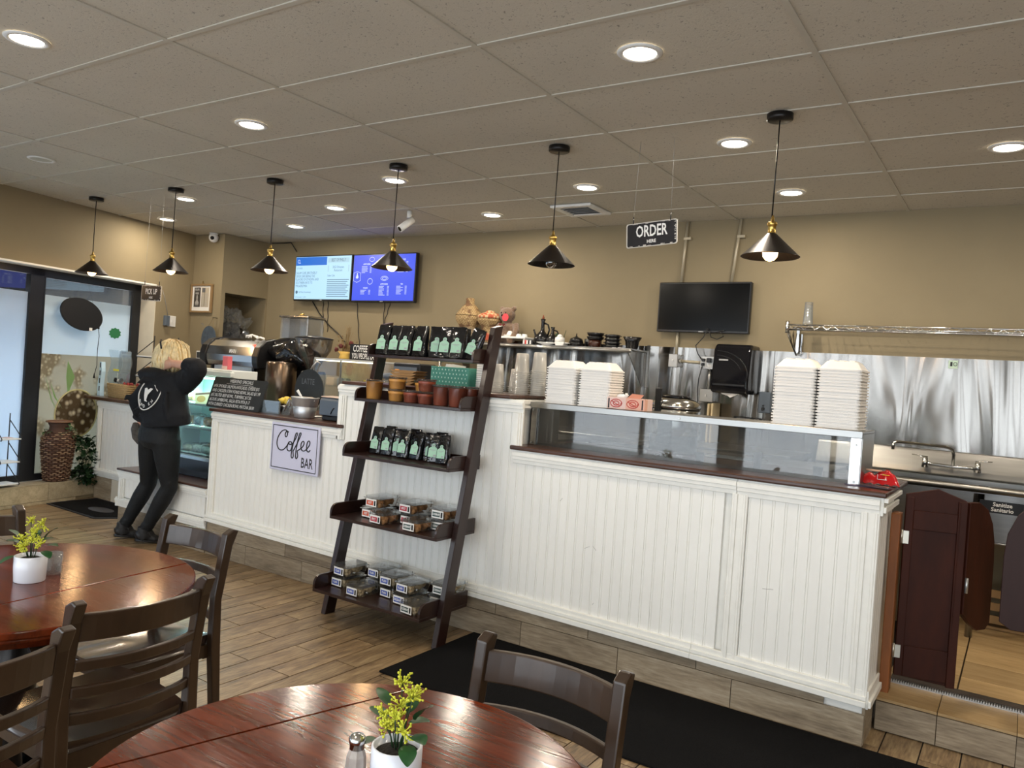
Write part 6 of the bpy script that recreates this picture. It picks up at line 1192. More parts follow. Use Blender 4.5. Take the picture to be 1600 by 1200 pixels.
# oval board at the window
t = thing('hanging_oval_board', 'big black oval board hanging on strings in front of the window', 'sign', tuple(LWT @ Vector((.985, -.11, 1.83)))); rz_ = math.atan2(.9756, -.2195)
t.rotation_euler = (0, .0, rz_); g = G(); th = .24; g.prism([(.245*math.cos(a*PI/20)*math.cos(th)+.155*math.sin(a*PI/20)*math.sin(th), -.245*math.cos(a*PI/20)*math.sin(th)+.155*math.sin(a*PI/20)*math.cos(th)) for a in range(40)], -.012, .012, 'y'); g.obj('board', mat('dark_board', (.006, .007, .009), .55), t, bev=.003)
G().tube([(-.10, 0, .15), (.02, 0, .40)], .0012, 4).obj('string', BLACKP, t); G().tube([(.13, 0, .10), (.02, 0, .40)], .0012, 4).obj('string', BLACKP, t); G().box(.085, .12, -.014, -.0125, -.155, -.125).obj('small_tag', PAPER, t)
G().tube([(.205, -.0, -.12), (.21, -.01, -.2), (.20, -.01, -.35), (.205, -.01, -.5), (.18, -.01, -.60)], .0035, 5).lathe([(.012, 0), (.003, .05)], (.18, -.01, -.63), n=8).cyl((.205, 0, -.13), (.205, 0, -.06), .01).obj('cable', BLACKP, t)
t = thing('window_sticker', 'round green sticker on the upper window glass above the brochure tower', 'sticker', tuple(LWT @ Vector((1.50, -.224, 1.675)))); t.rotation_euler = (0, 0, rz_); g = G(); g.prism([(.07*math.cos(a*PI/10)*(1.15 if a % 2 else .95), .055*math.sin(a*PI/10)*(1.1 if a % 2 else .9)) for a in range(20)], -.001, .001, 'y'); b = g.obj('sticker', mat('green_sticker', rgb('2f7a4e'), .5), t)
# urn with ivy
t = thing('rattan_urn', 'tall brown woven rattan urn on the window sill with ivy', 'urn', tuple(LWT @ Vector((.80, -.095, .195)))); t.rotation_euler = (0, 0, math.atan2(.2195, .9756))
prof = [(.115, 0), (.118, .02), (.132, .12), (.15, .25), (.16, .36), (.155, .42), (.125, .47), (.095, .495), (.09, .53), (.115, .575), (.11, .575), (.085, .53)]
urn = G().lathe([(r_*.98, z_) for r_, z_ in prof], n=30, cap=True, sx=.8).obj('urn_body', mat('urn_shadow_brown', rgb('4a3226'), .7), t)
def prad(z):
    for (r0, a), (r1, b_) in zip(prof, prof[1:9]):
        if a <= z <= b_: return r0+(r1-r0)*(z-a)/(b_-a)
    return .115
WB = [mat('rattan_%d' % i, rgb(c), .4, bump=.3, bscale=80, coat=.2) for i, c in enumerate(('7d5b45', 'a08468', '5f4334'))]; wv = [G(), G(), G()]; rr = random.Random(5)
nr = 30; dz = .0185
for j in range(26):
    z_ = .012+dz*j; r_ = prad(z_)
    for i in range(nr):
        if (i+j) % 2: continue
        a0, a1 = 2*PI*i/nr, 2*PI*(i+1.25)/nr; q = wv[rr.randrange(3)]; pts = [((r_+.006*math.sin(PI*u/4))*math.cos(a0+(a1-a0)*u/4)*.8, (r_+.006*math.sin(PI*u/4))*math.sin(a0+(a1-a0)*u/4), z_+.003*math.sin(i*2.1)) for u in range(5)]; q.tube(pts, .0075, 4, flat=.7)
for i, q in enumerate(wv): o = q.obj('rattan_weave', WB[i], t); o['kind'] = 'stuff'
G().tube([(.118*.8*math.cos(a*PI/15), .118*math.sin(a*PI/15), .576) for a in range(30)], .009, 6, closed=True).obj('rolled_rim', WB[0], t)
def leafm(w, l): 
    g = G(); pts = []
    for k in range(7):
        u = k/6; hw = w*math.sin(PI*min(1, u*.92+.04))**.7*(1-.25*u); z_ = .12*l*math.sin(PI*u)
        pts += [(-hw, l*u, z_+.10*w), (0, l*u, z_-.05*w), (hw, l*u, z_+.10*w)]
    return g.add(pts, [(3*k, 3*k+1, 3*k+4, 3*k+3) for k in range(6)]+[(3*k+1, 3*k+2, 3*k+5, 3*k+4) for k in range(6)], True)
def leaves(parent, spots, w, l, mt, name='ivy_leaf', kind=None, seed=1):
    r_ = random.Random(seed); g = G(); base = leafm(w, l)
    for p in spots:
        T = Matrix.Translation(p) @ Matrix.Rotation(r_.uniform(0, 2*PI), 4, 'Z') @ Matrix.Rotation(r_.uniform(-1.3, .6), 4, 'X') @ Matrix.Scale(r_.uniform(.7, 1.15), 4); g.add([T @ v for v in base.v], base.f, True)
    o = g.obj(name, mt, parent); 
    if kind: o['kind'] = kind
    return o
t = thing('ivy_plant', 'dark green ivy trailing down beside the rattan urn', 'plant', tuple(LWT @ Vector((.98, -.07, .196)))); rr = random.Random(14); sp = []
g = G()
for k in range(5):
    p = [Vector((.02+.03*rr.random(), -.12+.02*k, .38)), Vector((.05, -.0+.03*k, .40)), Vector((.06+.02*rr.random(), .02+.03*k, .25)), Vector((.06, .0+.03*k, .08)), Vector((.09, .04+.02*k, -.02))]
    q = smooth([tuple(v) for v in p], 5); g.tube(q, .0025, 4); sp += [Vector(v)+Vector((rr.uniform(-.03, .04), rr.uniform(-.05, .05), rr.uniform(-.03, .03))) for v in q for _ in range(3)]
g.obj('ivy_stem', LEAFD, t); leaves(t, sp, .022, .055, LEAFD, 'ivy_leaf', 'stuff', 3)
t = thing('ivy_sprig', 'ivy leaves around the neck of the rattan urn', 'plant', tuple(LWT @ Vector((.80, -.095, .64)))); sp = [Vector((.10*math.cos(a), .12*math.sin(a), rr.uniform(-.02, .10))) for a in [rr.uniform(0, 2*PI) for _ in range(16)]]; leaves(t, sp, .024, .06, mat('mid_green_leaf', rgb('35592f'), .4, var=.4, vscale=30), 'ivy_leaf', 'stuff', 8); G().tube([(.11*math.cos(a*PI/6), .13*math.sin(a*PI/6), .03+.02*math.sin(a)) for a in range(12)], .003, 4, closed=True).obj('ivy_stem', LEAFD, t)
# wall of the corner shaft
t = thing('framed_article', 'brown framed article print hanging in the far left corner', 'picture frame', (-7.90, 5.44, 2.13), wc=True)
g = G(); x0, x1, z0, z1 = -8.045, -7.665, 1.985, 2.31
g.box(x0, x1, 5.435, 5.465, z1-.022, z1).box(x0, x1, 5.435, 5.465, z0, z0+.022).box(x0, x0+.022, 5.435, 5.465, z0+.022, z1-.022).box(x1-.022, x1, 5.435, 5.465, z0+.022, z1-.022).obj('frame', mat('brown_frame', rgb('8d7350'), .4), t, bev=.003)
b = G().box(x0+.02, x1-.02, 5.45, 5.464, z0+.02, z1-.02).obj('mat_board', PAPER, t); y = 5.45
G().box(-7.99, -7.875, y-.001, y, 2.05, 2.27).obj('photo_panel', mat('dark_print', (.06, .055, .05), .5), b); text(b, 'RUMI', (-7.935, y-.0012, 2.245), .04, WINK, sx=.8); text(b, 'HERE', (-7.935, y-.0012, 2.205), .03, WINK, sx=.9); G().lathe([(.005, .07), (.014, .04), (.01, .01), (.035, -.02), (.03, -.055)], (-7.933, y-.002, 2.12), n=10, sy=.03).obj('printed_pot', mat('pale_grey_print', (.4, .39, .37), .5), b)
G().box(-7.86, -7.72, y-.001, y, 2.05, 2.27).obj('column_panel', mat('newsprint', rgb('b9ad98'), .7), b); G().box(-7.845, -7.79, y-.0018, y-.001, 2.215, 2.265).obj('masthead', mat('masthead_grey', (.12, .12, .13), .5), b); G().box(-7.80, -7.796, y-.0018, y-.001, 2.06, 2.25).obj('column_rule', INK, b)
for k in range(12):
    for xx in (-7.855, -7.79): G().box(xx, xx+.05, y-.0016, y-.001, 2.06+.0125*k, 2.0635+.0125*k).obj('text_line', GINK, b)
G().tube([(-7.87, 5.455, 2.31), (-7.855, 5.46, 2.345), (-7.84, 5.455, 2.31)], .003, 4).obj('hanging_wire', BRASS, t)
t = thing('hanging_slate_disc', 'round slate-blue disc hanging from a nail in the far corner', 'sign', (-7.60, 5.44, 1.69)); G().prism([(.125*math.cos(a*PI/18), .147*math.sin(a*PI/18)) for a in range(36)], -.05, -.04, 'y').obj('slate', SLATE, t); G().tube([(-.03, -.045, .13), (.03, -.02, .24), (.07, -.045, .11)], .002, 4).obj('string', mat('twine', rgb('8a744c'), .8), t); G().cyl((.03, -.03, .24), (.03, .03, .24), .004, n=6).obj('nail', BLACKP, t)
t = thing('tablet_frame', 'small white framed tablet picture under the wall card', 'picture frame', (-7.78, 5.45, 1.5), wc=True); G().box(-7.88, -7.70, 5.445, 5.468, 1.455, 1.555).obj('frame', WHITEP, t, bev=.005); G().box(-7.865, -7.75, 5.443, 5.445, 1.475, 1.54).obj('dark_picture', mat('dark_picture', (.05, .06, .07), .2), t)
t = thing('wall_card', 'tiny white card above the tablet frame', 'card', (-7.76, 5.46, 1.58), wc=True); b = G().box(-7.815, -7.725, 5.464, 5.468, 1.565, 1.605).obj('card', PAPER, t); G().box(-7.805, -7.765, 5.4632, 5.464, 1.588, 1.592).box(-7.805, -7.77, 5.4632, 5.464, 1.576, 1.58).box(-7.75, -7.735, 5.4632, 5.464, 1.572, 1.598).obj('printed_mark', GINK, b)
lwo = lambda s_, n_, z_: tuple(LWT @ Vector((s_, n_, z_)))
t = thing('light_switch', 'white switch plate with grey box on the wall right of the window', 'switch', lwo(2.04, 0, 1.86)); t.rotation_euler = (0, 0, rz_); G().box(-.055, .055, -.012, 0, -.06, .06).obj('plate', WHITEP, t, bev=.003); G().box(-.12, -.06, -.04, 0, -.055, .055).obj('grey_box', GREYP, t, bev=.003); G().box(-.006, .006, -.022, -.012, -.012, .012).obj('toggle', WHITEP, t)
G().tube([(-.06, -.006, .055), (-.12, -.006, .24), (-.16, -.006, .33)], .003, 4).obj('wire', GINK, t)
t = thing('wall_outlet', 'beige outlet plate low on the corner wall behind the slate disc', 'outlet', (SX+.002, 5.62, 1.48)); G().box(0, .008, -.035, .035, -.055, .055).obj('plate', WHITEP, t, bev=.002); G().box(.008, .010, -.015, .015, -.035, .035).obj('socket', GREYP, t)
t = thing('pink_carton', 'pink carton standing on the pastry case, left of the espresso machine', 'carton', (-5.72, 4.26, 1.402)); G().box(-.035, .035, -.025, .025, 0, .115).obj('carton', mat('pink_carton', rgb('cf6670'), .4), t, bev=.004); G().box(-.036, .036, -.026, -.025, .0, .03).obj('pale_band', PINK, t)
t = thing('plastic_wrapped_bundle', 'crumpled clear plastic around a black bag in the wall niche', 'bundle', (-7.78, 5.78, 1.5))
def nf(u, v, R, am, off): 
    a = 2*PI*u; b_ = -PI/2+PI*v; p = Vector((math.cos(b_)*math.cos(a), math.cos(b_)*math.sin(a), math.sin(b_))); r_ = 1+am*noise.noise(p*3.1+Vector((off, 0, 0)))+am*.6*noise.noise(p*8); return (p.x*R[0]*r_, p.y*R[1]*r_, p.z*R[2]*r_+R[2])
G().surf(lambda u, v: nf(u, v, (.17, .2, .2), .35, 2), 40, 24).obj('black_bag', BAGP, t); G().surf(lambda u, v: nf(u, v, (.2, .24, .27), .5, 7), 40, 26, smooth=False).obj('clear_wrap', CLEARP, t)
# ------------------------------------------------------------------ mats
o = G().prism([(-2.60, 2.935), (.6, 2.96), (.6, 3.72), (-2.605, 3.745)], .001, .011, 'z').obj('carpet_mat', MATB, bev=.003); tag(o, 'long black carpet runner along the foot of the counter', 'mat')
t = thing('door_mat', 'small black ribbed mat by the window, with a faint worn oval', 'mat', (-7.2, 4.05, 0), wc=True); P_ = clip([(-7.69, 3.81), (-6.80, 3.785), (-6.42, 4.3), (-7.70, 4.31)], .02); G().prism(P_, .001, .009, 'z').obj('rubber_edge', RUBBER, t); c_ = Vector((-7.15, 4.05, 0)); G().prism([(c_.x+(a-c_.x)*.94, c_.y+(b_-c_.y)*.90) for a, b_ in P_], .009, .012, 'z').obj('pile', MATB, t)
G().prism([(-7.1+.17*math.cos(a*PI/10), 4.02+.08*math.sin(a*PI/10)) for a in range(20)], .012, .0126, 'z').obj('worn_oval', mat('worn_grey_pile', (.05, .05, .055), .9), t)

# ------------------------------------------------------------------ tables and chairs
def halfclip(pts, p, n, keep):
    out = []
    for i, a in enumerate(pts):
        b = pts[(i+1) % len(pts)]; da = ((a[0]-p[0])*n[0]+(a[1]-p[1])*n[1])*keep; db = ((b[0]-p[0])*n[0]+(b[1]-p[1])*n[1])*keep
        if da >= 0: out.append(a)
        if (da >= 0) != (db >= 0): u = da/(da-db); out.append((a[0]+(b[0]-a[0])*u, a[1]+(b[1]-a[1])*u))
    return out
def round_table(x, y, R, label, seam, ang):
    t = thing('round_table', label, 'table', (x, y, 0))
    circ = [(R*math.cos(a*PI/36), R*math.sin(a*PI/36)) for a in range(72)]; n = (math.cos(ang), math.sin(ang))
    for keep, off in ((1, seam+.0012), (-1, seam-.0012)):
        pl = halfclip(circ, (n[0]*off, n[1]*off), n, keep); G().prism(pl, .738, .76, 'z').obj('table_leaf', TABLEW, t, bev=.004, seg=2)
    G().lathe([(R-.05, .70), (R-.03, .705), (R-.025, .72), (R-.012, .724), (R-.006, .735), (R-.02, .7378)], n=72, cap=False).obj('moulded_edge', TABLEW, t)
    G().lathe([(R-.05, .70), (R-.05, .7375)], n=40, cap=False).box(-.3, .3, -.04, .04, .70, .737).box(-.04, .04, -.3, .3, .70, .737).obj('under_frame', BLACKM, t)
    G().lathe([(.07, .08), (.075, .12), (.045, .16), (.035, .25), (.05, .34), (.07, .42), (.055, .50), (.035, .56), (.045, .62), (.08, .69), (.09, .70)], n=20).obj('pedestal', BLACKM, t)
    for k in range(4):
        a = k*PI/2+.4; G().tube([(.05*math.cos(a), .05*math.sin(a), .14), (.2*math.cos(a), .2*math.sin(a), .10), (.33*math.cos(a), .33*math.sin(a), .022)], [.04, .034, .022], 8).obj('foot', BLACKM, t)
    return t
round_table(-.986, 1.041, .46, 'glossy red-brown round table in the foreground, centre, with the salt shaker', -.29, -.27)
round_table(-2.643, 1.241, .527, 'larger glossy red-brown round table at the left edge with a potted plant', .20, .11)
def chair_parts():
    P = {}
    prof = [(.235, 0), (.262, 0), (.235, .42), (.228, .60), (.262, .80), (.285, .855), (.262, .862), (.232, .845), (.196, .62), (.195, .42)]
    P['post'] = G().prism(prof, -.017, .017, 'x').mesh('back_post', CHAIRW)
    g = G().prism([(-.016, 0), (.016, 0), (.021, .43), (-.021, .43)], -.02, .02, 'y'); P['leg'] = g.mesh('leg', CHAIRW)
    def slat(z0, z1, th):
        def yb(z): return .205+(z-.45)*.115+.045*max(0, z-.72)
        n = 10; v = []
        for i in range(n+1):
            x = -.178+.356*i/n; bow = .042*(1-(2*i/n-1)**2); sag = -.014*(1-(2*i/n-1)**2)*0
            for z in (z0, z1): v += [(x, yb(z)+bow-th/2, z+sag), (x, yb(z)+bow+th/2, z+sag)]
        f = [(0, 1, 3, 2), (4*n, 4*n+2, 4*n+3, 4*n+1)]
        for i in range(n):
            a, b = 4*i, 4*i+4; f += [(a, a+2, b+2, b), (a+1, b+1, b+3, a+3), (a, b, b+1, a+1), (a+2, a+3, b+3, b+2)]
        return G().add(v, f, False).mesh('back_slat', CHAIRW)
    P['slats'] = [slat(.745, .822, .02), slat(.662, .692, .018), slat(.588, .619, .018), slat(.513, .545, .018)]
    def seat(u, v):
        x = (u-.5)*2; y = (v-.5)*2; w = .215-.02*(y+1)/2; d = .008*(x*x)-.010*(1-x*x)*(1-.5*y*y)+(.004*math.exp(-((x)*6)**2) if y < 0 else 0)
        e = 1-.10*max(0, abs(x))**6*abs(y)**2; return (x*w*e, y*.212*(1-.06*x*x*(y < 0)*1)-.0, .462+d)
    g = G(); g.surf(seat, 16, 16)
    rim = [seat(i/16, 0) for i in range(16)]+[seat(1, i/16) for i in range(16)]+[seat(1-i/16, 1) for i in range(16)]+[seat(0, 1-i/16) for i in range(16)]
    n = len(rim); g.add(rim+[(a*.98, b*.98, .432) for a, b, c in rim], [(i, n+i, n+(i+1) % n, (i+1) % n) for i in range(n)]+[tuple(range(n, 2*n))], True)
    P['seat'] = g.mesh('seat', CHAIRSEAT)
    P['apron'] = G().box(-.17, .17, -.18, -.16, .385, .432).box(-.17, .17, .19, .21, .375, .432).box(-.185, -.165, -.17, .2, .385, .432).box(.165, .185, -.17, .2, .385, .432).mesh('seat_frame', CHAIRW)
    P['bar'] = G().box(-.008, .008, -.165, .22, .17, .198).mesh('stretcher', CHAIRW); P['barx'] = G().box(-.17, .17, -.009, .009, .19, .218).mesh('stretcher', CHAIRW)
    return P
CP_ = chair_parts()
def chair(label, loc, rz):
    t = thing('ladder_back_chair', label, 'chair', loc, rz)
    for x_ in (-.192, .192):
        o = put('back_post', CP_['post'], t, (x_, 0, 0)); b = o.modifiers.new('b', 'BEVEL'); b.width = .005; b.segments = 2; b.limit_method = 'ANGLE'; b.angle_limit = .8
        put('leg', CP_['leg'], t, (x_*.93, -.175, 0)); put('stretcher', CP_['bar'], t, (x_*.94, 0, 0))
    for m_ in CP_['slats']:
        o = put('back_slat', m_, t); b = o.modifiers.new('b', 'BEVEL'); b.width = .004; b.segments = 2; b.limit_method = 'ANGLE'; b.angle_limit = .8
    put('seat', CP_['seat'], t); put('seat_frame', CP_['apron'], t); put('stretcher', CP_['barx'], t)
    return t
chair('dark ladder-back chair at the far side of the foreground table, on the black runner side', (-.918, 1.40, 0), 0)
chair('dark ladder-back chair with all four slats in view, between the two tables', (-2.275, 1.285, 0), -PI/2)
chair('dark ladder-back chair behind the right side of the left table, near the counter', (-2.69, 1.665, 0), .0)
chair('dark ladder-back chair cut by the bottom left corner, in front of the others', (-2.10, .775, 0), -PI/2+.04)
chair('dark ladder-back chair at the left edge beyond the left table', (-3.10, 1.37, 0), PI/2)
# potted plants
WHP = mat('white_glazed_pot', rgb('dfe2ea'), .25, coat=.4); YF_ = mat('yellow_flower_bits', rgb('d3d640'), .55, var=.35, vscale=50)
def potplant(x, y, r, h, label, seed, rz):
    t = thing('potted_plant', label, 'plant', (x, y, .761), rz)
    G().lathe([(r*.93, 0), (r*.95, .002), (r, h*.5), (r, h), (r-.003, h+.001), (r-.005, h), (r-.005, h-.014), (0, h-.013)], n=32, cap=False).obj('pot', WHP, t)
    G().lathe([(r-.0055, h-.014), (r*.5, h-.006), (0, h-.005)], n=20, cap=False).obj('soil', SOIL, t)
    rr = random.Random(seed); st = G(); fl = G()
    tips = [(.002, .0, .07), (.032, .012, .098), (-.018, .01, .105), (-.02, -.02, .05), (.02, -.015, .055), (.0, .02, .08), (-.035, .0, .02), (.04, -.005, .04), (-.005, -.02, .03)]
    for (a, b, c) in tips:
        tip = Vector((a, b, h+c)); st.tube([(a*.3, b*.3, h-.01), (a*.6, b*.6, h+c*.5), tip], .0013, 5)
        for k in range(16):
            d = Vector((rr.gauss(0, 1), rr.gauss(0, 1), rr.gauss(.5, 1))).normalized()*rr.uniform(.008, .022); p = tip+d; fl.tube([tip+d*.1, tip+d*.6, p], [.0012, .001, .0014], 4)
            fl.ico(p, .0026, seg=5, rings=4)
            q = p+Vector((rr.uniform(-.006, .006), rr.uniform(-.006, .006), rr.uniform(0, .007))); fl.tube([tip+d*.6, q], .0009, 4); fl.ico(q, .0022, seg=5, rings=4)
    st.obj('stem', LEAFD, t); o = fl.obj('flower_sprays', YF_, t); o['kind'] = 'stuff'
    base = leafm(.0135, .038); lm = base.mesh('leaf', TRUNKG)
    for a, b, c, yaw, pit, s_ in ((-.030, -.01, .035, 2.2, .25, 1.0), (-.045, -.005, .055, 2.0, .55, .9), (.030, .02, .055, -1.1, .75, 1.15), (.045, .01, .035, -1.5, .05, 1.05), (.048, .0, .02, -1.9, -.35, 1.05), (-.03, -.03, .0, 2.6, -.5, 1.2), (-.01, .02, .05, .6, .6, .9), (.02, .01, .045, -.6, .2, .9)):
        o = put('leaf', lm, t, (a, b, h+c), (pit, 0, yaw)); o.scale = (s_*1.3, s_*1.15, s_)
        st2 = None
    return t
potplant(-.907, 1.087, .046, .08, 'small white pot of yellow sprays and green leaves on the foreground table', 4, -.5)
potplant(-2.617, 1.263, .047, .08, 'small white pot of yellow sprays on the left table', 9, .3)
t = thing('drinking_glass', 'small clear glass right behind the white pot on the left table', 'glass', (-2.655, 1.352, .761)); G().lathe([(.024, 0), (.025, .002), (.029, .068), (.027, .068), (.023, .006), (0, .006)], n=20, cap=False).obj('glass_wall', CLEARP, t)
t = thing('salt_shaker', 'glass salt shaker with chrome cap beside the foreground pot', 'shaker', (-.968, 1.048, .761)); g = G().lathe([(.020, 0), (.021, .003), (.0175, .055), (.0135, .066), (.0125, .07)], n=8, cap=True, smooth=False); g.obj('glass_body', mat('shaker_glass', (.45, .40, .36), .12, trans=.0, coat=.8, var=.2, vscale=30), t)
G().lathe([(.0138, .068), (.0138, .078), (.0155, .079), (.0155, .085), (.012, .092), (.0, .095)], n=20).obj('cap', STEELP, t)
# ------------------------------------------------------------------ person leaning over the pastry case
def loft(g, rings, n=20):
    """rings: (centre, rx, ry) or (centre, rx, ry, right, fwd)"""
    v = []; m_ = len(rings); px = None
    for i, r_ in enumerate(rings):
        c = Vector(r_[0]); rx, ry = r_[1], r_[2]; a = Vector(rings[max(i-1, 0)][0]); b = Vector(rings[min(i+1, m_-1)][0]); d = (b-a).normalized() if (b-a).length > 1e-6 else Vector((0, 0, 1))
        x = px or (Vector((1, 0, 0)) if abs(d.x) < .8 else Vector((0, 0, 1))); x = (x-d*x.dot(d)).normalized(); y = d.cross(x); px = x
        for k in range(n): an = 2*PI*k/n; v.append(c+x*rx*math.cos(an)+y*ry*math.sin(an))
    f = [(i*n+k, i*n+(k+1) % n, (i+1)*n+(k+1) % n, (i+1)*n+k) for i in range(m_-1) for k in range(n)]
    f += [tuple(range(n))[::-1], tuple(range((m_-1)*n, m_*n))]
    return g.add(v, f, True)
def remesh(o, vs, sm=4, disp=None):
    r_ = o.modifiers.new('remesh', 'REMESH'); r_.mode = 'VOXEL'; r_.voxel_size = vs; r_.use_smooth_shade = True
    if sm: q = o.modifiers.new('smooth', 'SMOOTH'); q.factor = .5; q.iterations = sm
    return o
pt = thing('person', 'person with blond bob in black hoodie and jeans at the pastry case, hand on neck', 'person', (-5.82, 3.60, 0), wc=True)
g = G()
loft(g, [((-5.605, 3.61, .86), .15, .10), ((-5.615, 3.61, 1.0), .135, .095), ((-5.64, 3.63, 1.15), .15, .10), ((-5.65, 3.66, 1.27), .17, .10), ((-5.645, 3.675, 1.33), .09, .07), ((-5.64, 3.68, 1.36), .055, .055), ((-5.635, 3.70, 1.43), .052, .055)])
g.ico((-5.63, 3.715, 1.485), .095, sq=(.82, 1.0, 1.15), seg=18, rings=12); g.ico((-5.63, 3.775, 1.44), .05, sq=(.9, .9, .9), seg=12, rings=8)
g.tube([(-5.628, 3.80, 1.495), (-5.628, 3.832, 1.465), (-5.628, 3.81, 1.455)], [.008, .013, .012], 8)
for sg in (-1, 1): g.ico((-5.63+sg*.08, 3.70, 1.48), .022, sq=(.4, .8, 1.2), seg=8, rings=6)
for k, (hx, kn, an, toe) in enumerate((((-5.70, 3.60, .84), (-5.80, 3.655, .46), (-5.965, 3.57, .12), (-5.935, 3.66, .03)), ((-5.51, 3.60, .84), (-5.525, 3.665, .465), (-5.72, 3.60, .12), (-5.685, 3.69, .03)))):
    H, K, A, T = map(Vector, (hx, kn, an, toe)); loft(g, [(H, .085, .085), (H.lerp(K, .5), .068, .07), (K, .048, .05), (K.lerp(A, .35), .05, .052), (A, .024, .026), (A.lerp(T, .45)+Vector((0, -.012, -.022)), .02, .018), (T+Vector((0, -.015, .008)), .022, .012)], 14)
def finger(g, base, d, side, L_, r_, curl):
    p = Vector(base); pts = [p-d*.02, p]; dd = Vector(d)
    for k, q in enumerate((.42, .32, .26)): dd = (dd+curl*(.35+.1*k)).normalized(); p = p+dd*L_*q; pts.append(p)
    g.tube(pts, [r_*1.05, r_, r_*.95, r_*.88, r_*.7], 8)
# raised right arm, hand laid behind the neck
loft(g, [((-5.46, 3.66, 1.30), .055, .05), ((-5.30, 3.63, 1.37), .045, .045), ((-5.18, 3.61, 1.41), .038, .038), ((-5.30, 3.585, 1.425), .037, .036), ((-5.46, 3.58, 1.432), .026, .03)], 14)
loft(g, [((-5.45, 3.58, 1.432), .028, .022), ((-5.50, 3.578, 1.427), .036, .017), ((-5.55, 3.585, 1.418), .038, .016), ((-5.565, 3.588, 1.415), .03, .012)], 14)
for k, (dz, L_) in enumerate(((.030, .066), (.011, .078), (-.009, .074), (-.027, .06))): finger(g, (-5.56, 3.587, 1.418+dz), Vector((-1, .12, -.12-.06*k)).normalized(), 0, L_, .0085, Vector((0, .35, -.1)))
finger(g, (-5.50, 3.585, 1.455), Vector((-.7, .1, .55)).normalized(), 0, .05, .0095, Vector((-.3, .1, -.1)))
# lowered left arm
loft(g, [((-5.80, 3.66, 1.27), .055, .05), ((-5.87, 3.64, 1.20), .045, .045), ((-5.95, 3.62, 1.12), .038, .038), ((-5.96, 3.625, 1.05), .034, .034), ((-5.95, 3.64, .985), .026, .024)], 14)
loft(g, [((-5.95, 3.64, .985), .024, .020), ((-5.95, 3.645, .95), .034, .017), ((-5.95, 3.65, .91), .036, .015)], 14)
for k, (dx, L_) in enumerate(((-.028, .06), (-.009, .072), (.010, .07), (.028, .058))): finger(g, (-5.95+dx, 3.65, .912), Vector((0, .1, -1)), 0, L_, .0085, Vector((.05, .35, 0)))
finger(g, (-5.92, 3.645, .955), Vector((.6, .2, -.7)).normalized(), 0, .05, .0095, Vector((-.1, .2, -.2)))
remesh(g.obj('body', SKIN, pt), .0065, 2)
for x_ in (-5.66, -5.60): G().ico((x_, 3.803, 1.495), .012, sq=(1.1, .6, .7)).obj('eye', CERAM, pt); G().ico((x_, 3.809, 1.495), .006).obj('iris', INK, pt)
G().tube([(-5.652, 3.822, 1.425), (-5.63, 3.828, 1.423), (-5.608, 3.822, 1.425)], .004, 5).obj('mouth', mat('lips', rgb('a5534d'), .5), pt)
# hoodie
g = G()
hx_ = [((-5.53, 3.605, .945), .225, .140), ((-5.535, 3.60, .99), .242, .150), ((-5.565, 3.60, 1.08), .238, .150), ((-5.60, 3.61, 1.18), .232, .146), ((-5.625, 3.63, 1.26), .230, .136), ((-5.645, 3.65, 1.315), .20, .115), ((-5.64, 3.665, 1.35), .11, .085)]
loft(g, hx_, 28)
loft(g, [((-5.52, 3.66, 1.26), .10, .085), ((-5.38, 3.645, 1.305), .098, .085), ((-5.26, 3.62, 1.36), .088, .078), ((-5.175, 3.605, 1.405), .070, .066), ((-5.185, 3.595, 1.425), .066, .062), ((-5.27, 3.585, 1.432), .058, .056)], 18)
loft(g, [((-5.77, 3.655, 1.25), .085, .08), ((-5.87, 3.64, 1.20), .078, .075), ((-5.95, 3.62, 1.12), .066, .066), ((-5.965, 3.62, 1.08), .062, .062), ((-5.955, 3.63, 1.02), .046, .046)], 18)
g.ico((-5.19, 3.60, 1.412), .074, seg=14, rings=10); g.tube([(-5.19, 3.60, 1.415), (-5.30, 3.587, 1.43)], [.068, .060], 12); g.ico((-5.955, 3.622, 1.10), .066, seg=14, rings=10); g.tube([(-5.955, 3.622, 1.10), (-5.95, 3.64, .975)], [.062, .046], 12); g.tube([(-5.955, 3.622, 1.10), (-5.80, 3.655, 1.25)], [.066, .085], 12)
g.ico((-5.69, 3.565, 1.335), .135, sq=(1.25, .60, .42), seg=16, rings=10); g.ico((-5.80, 3.60, 1.315), .09, sq=(1, .8, .6), seg=12, rings=8); g.ico((-5.50, 3.60, 1.32), .085, sq=(1.1, .8, .55), seg=12, rings=8)
for a, b in (((-5.78, 3.50, 1.26), (-5.55, 3.48, 1.29)), ((-5.75, 3.46, 1.05), (-5.45, 3.47, 1.10)), ((-5.40, 3.50, 1.22), (-5.36, 3.50, 1.0)), ((-5.80, 3.50, 1.0), (-5.66, 3.455, .97)), ((-5.30, 3.56, 1.32), (-5.22, 3.56, 1.37)), ((-5.95, 3.57, 1.14), (-6.03, 3.55, 1.11))): g.tube([a, tuple((Vector(a)+Vector(b))/2+Vector((0, -.012, .015))), b], [.010, .022, .010], 8)
remesh(g.obj('hoodie', HOOD, pt), .011, 3)
g = G()
def back_y(x, z):
    for (c0, rx0, ry0), (c1, rx1, ry1) in zip(hx_, hx_[1:]):
        if c0[2] <= z <= c1[2]:
            u = (z-c0[2])/(c1[2]-c0[2]); cx = c0[0]+(c1[0]-c0[0])*u; cy = c0[1]+(c1[1]-c0[1])*u; rx = rx0+(rx1-rx0)*u; ry = ry0+(ry1-ry0)*u
            return cy-ry*math.sqrt(max(0, 1-((x-cx)/rx)**2))
    return 3.5
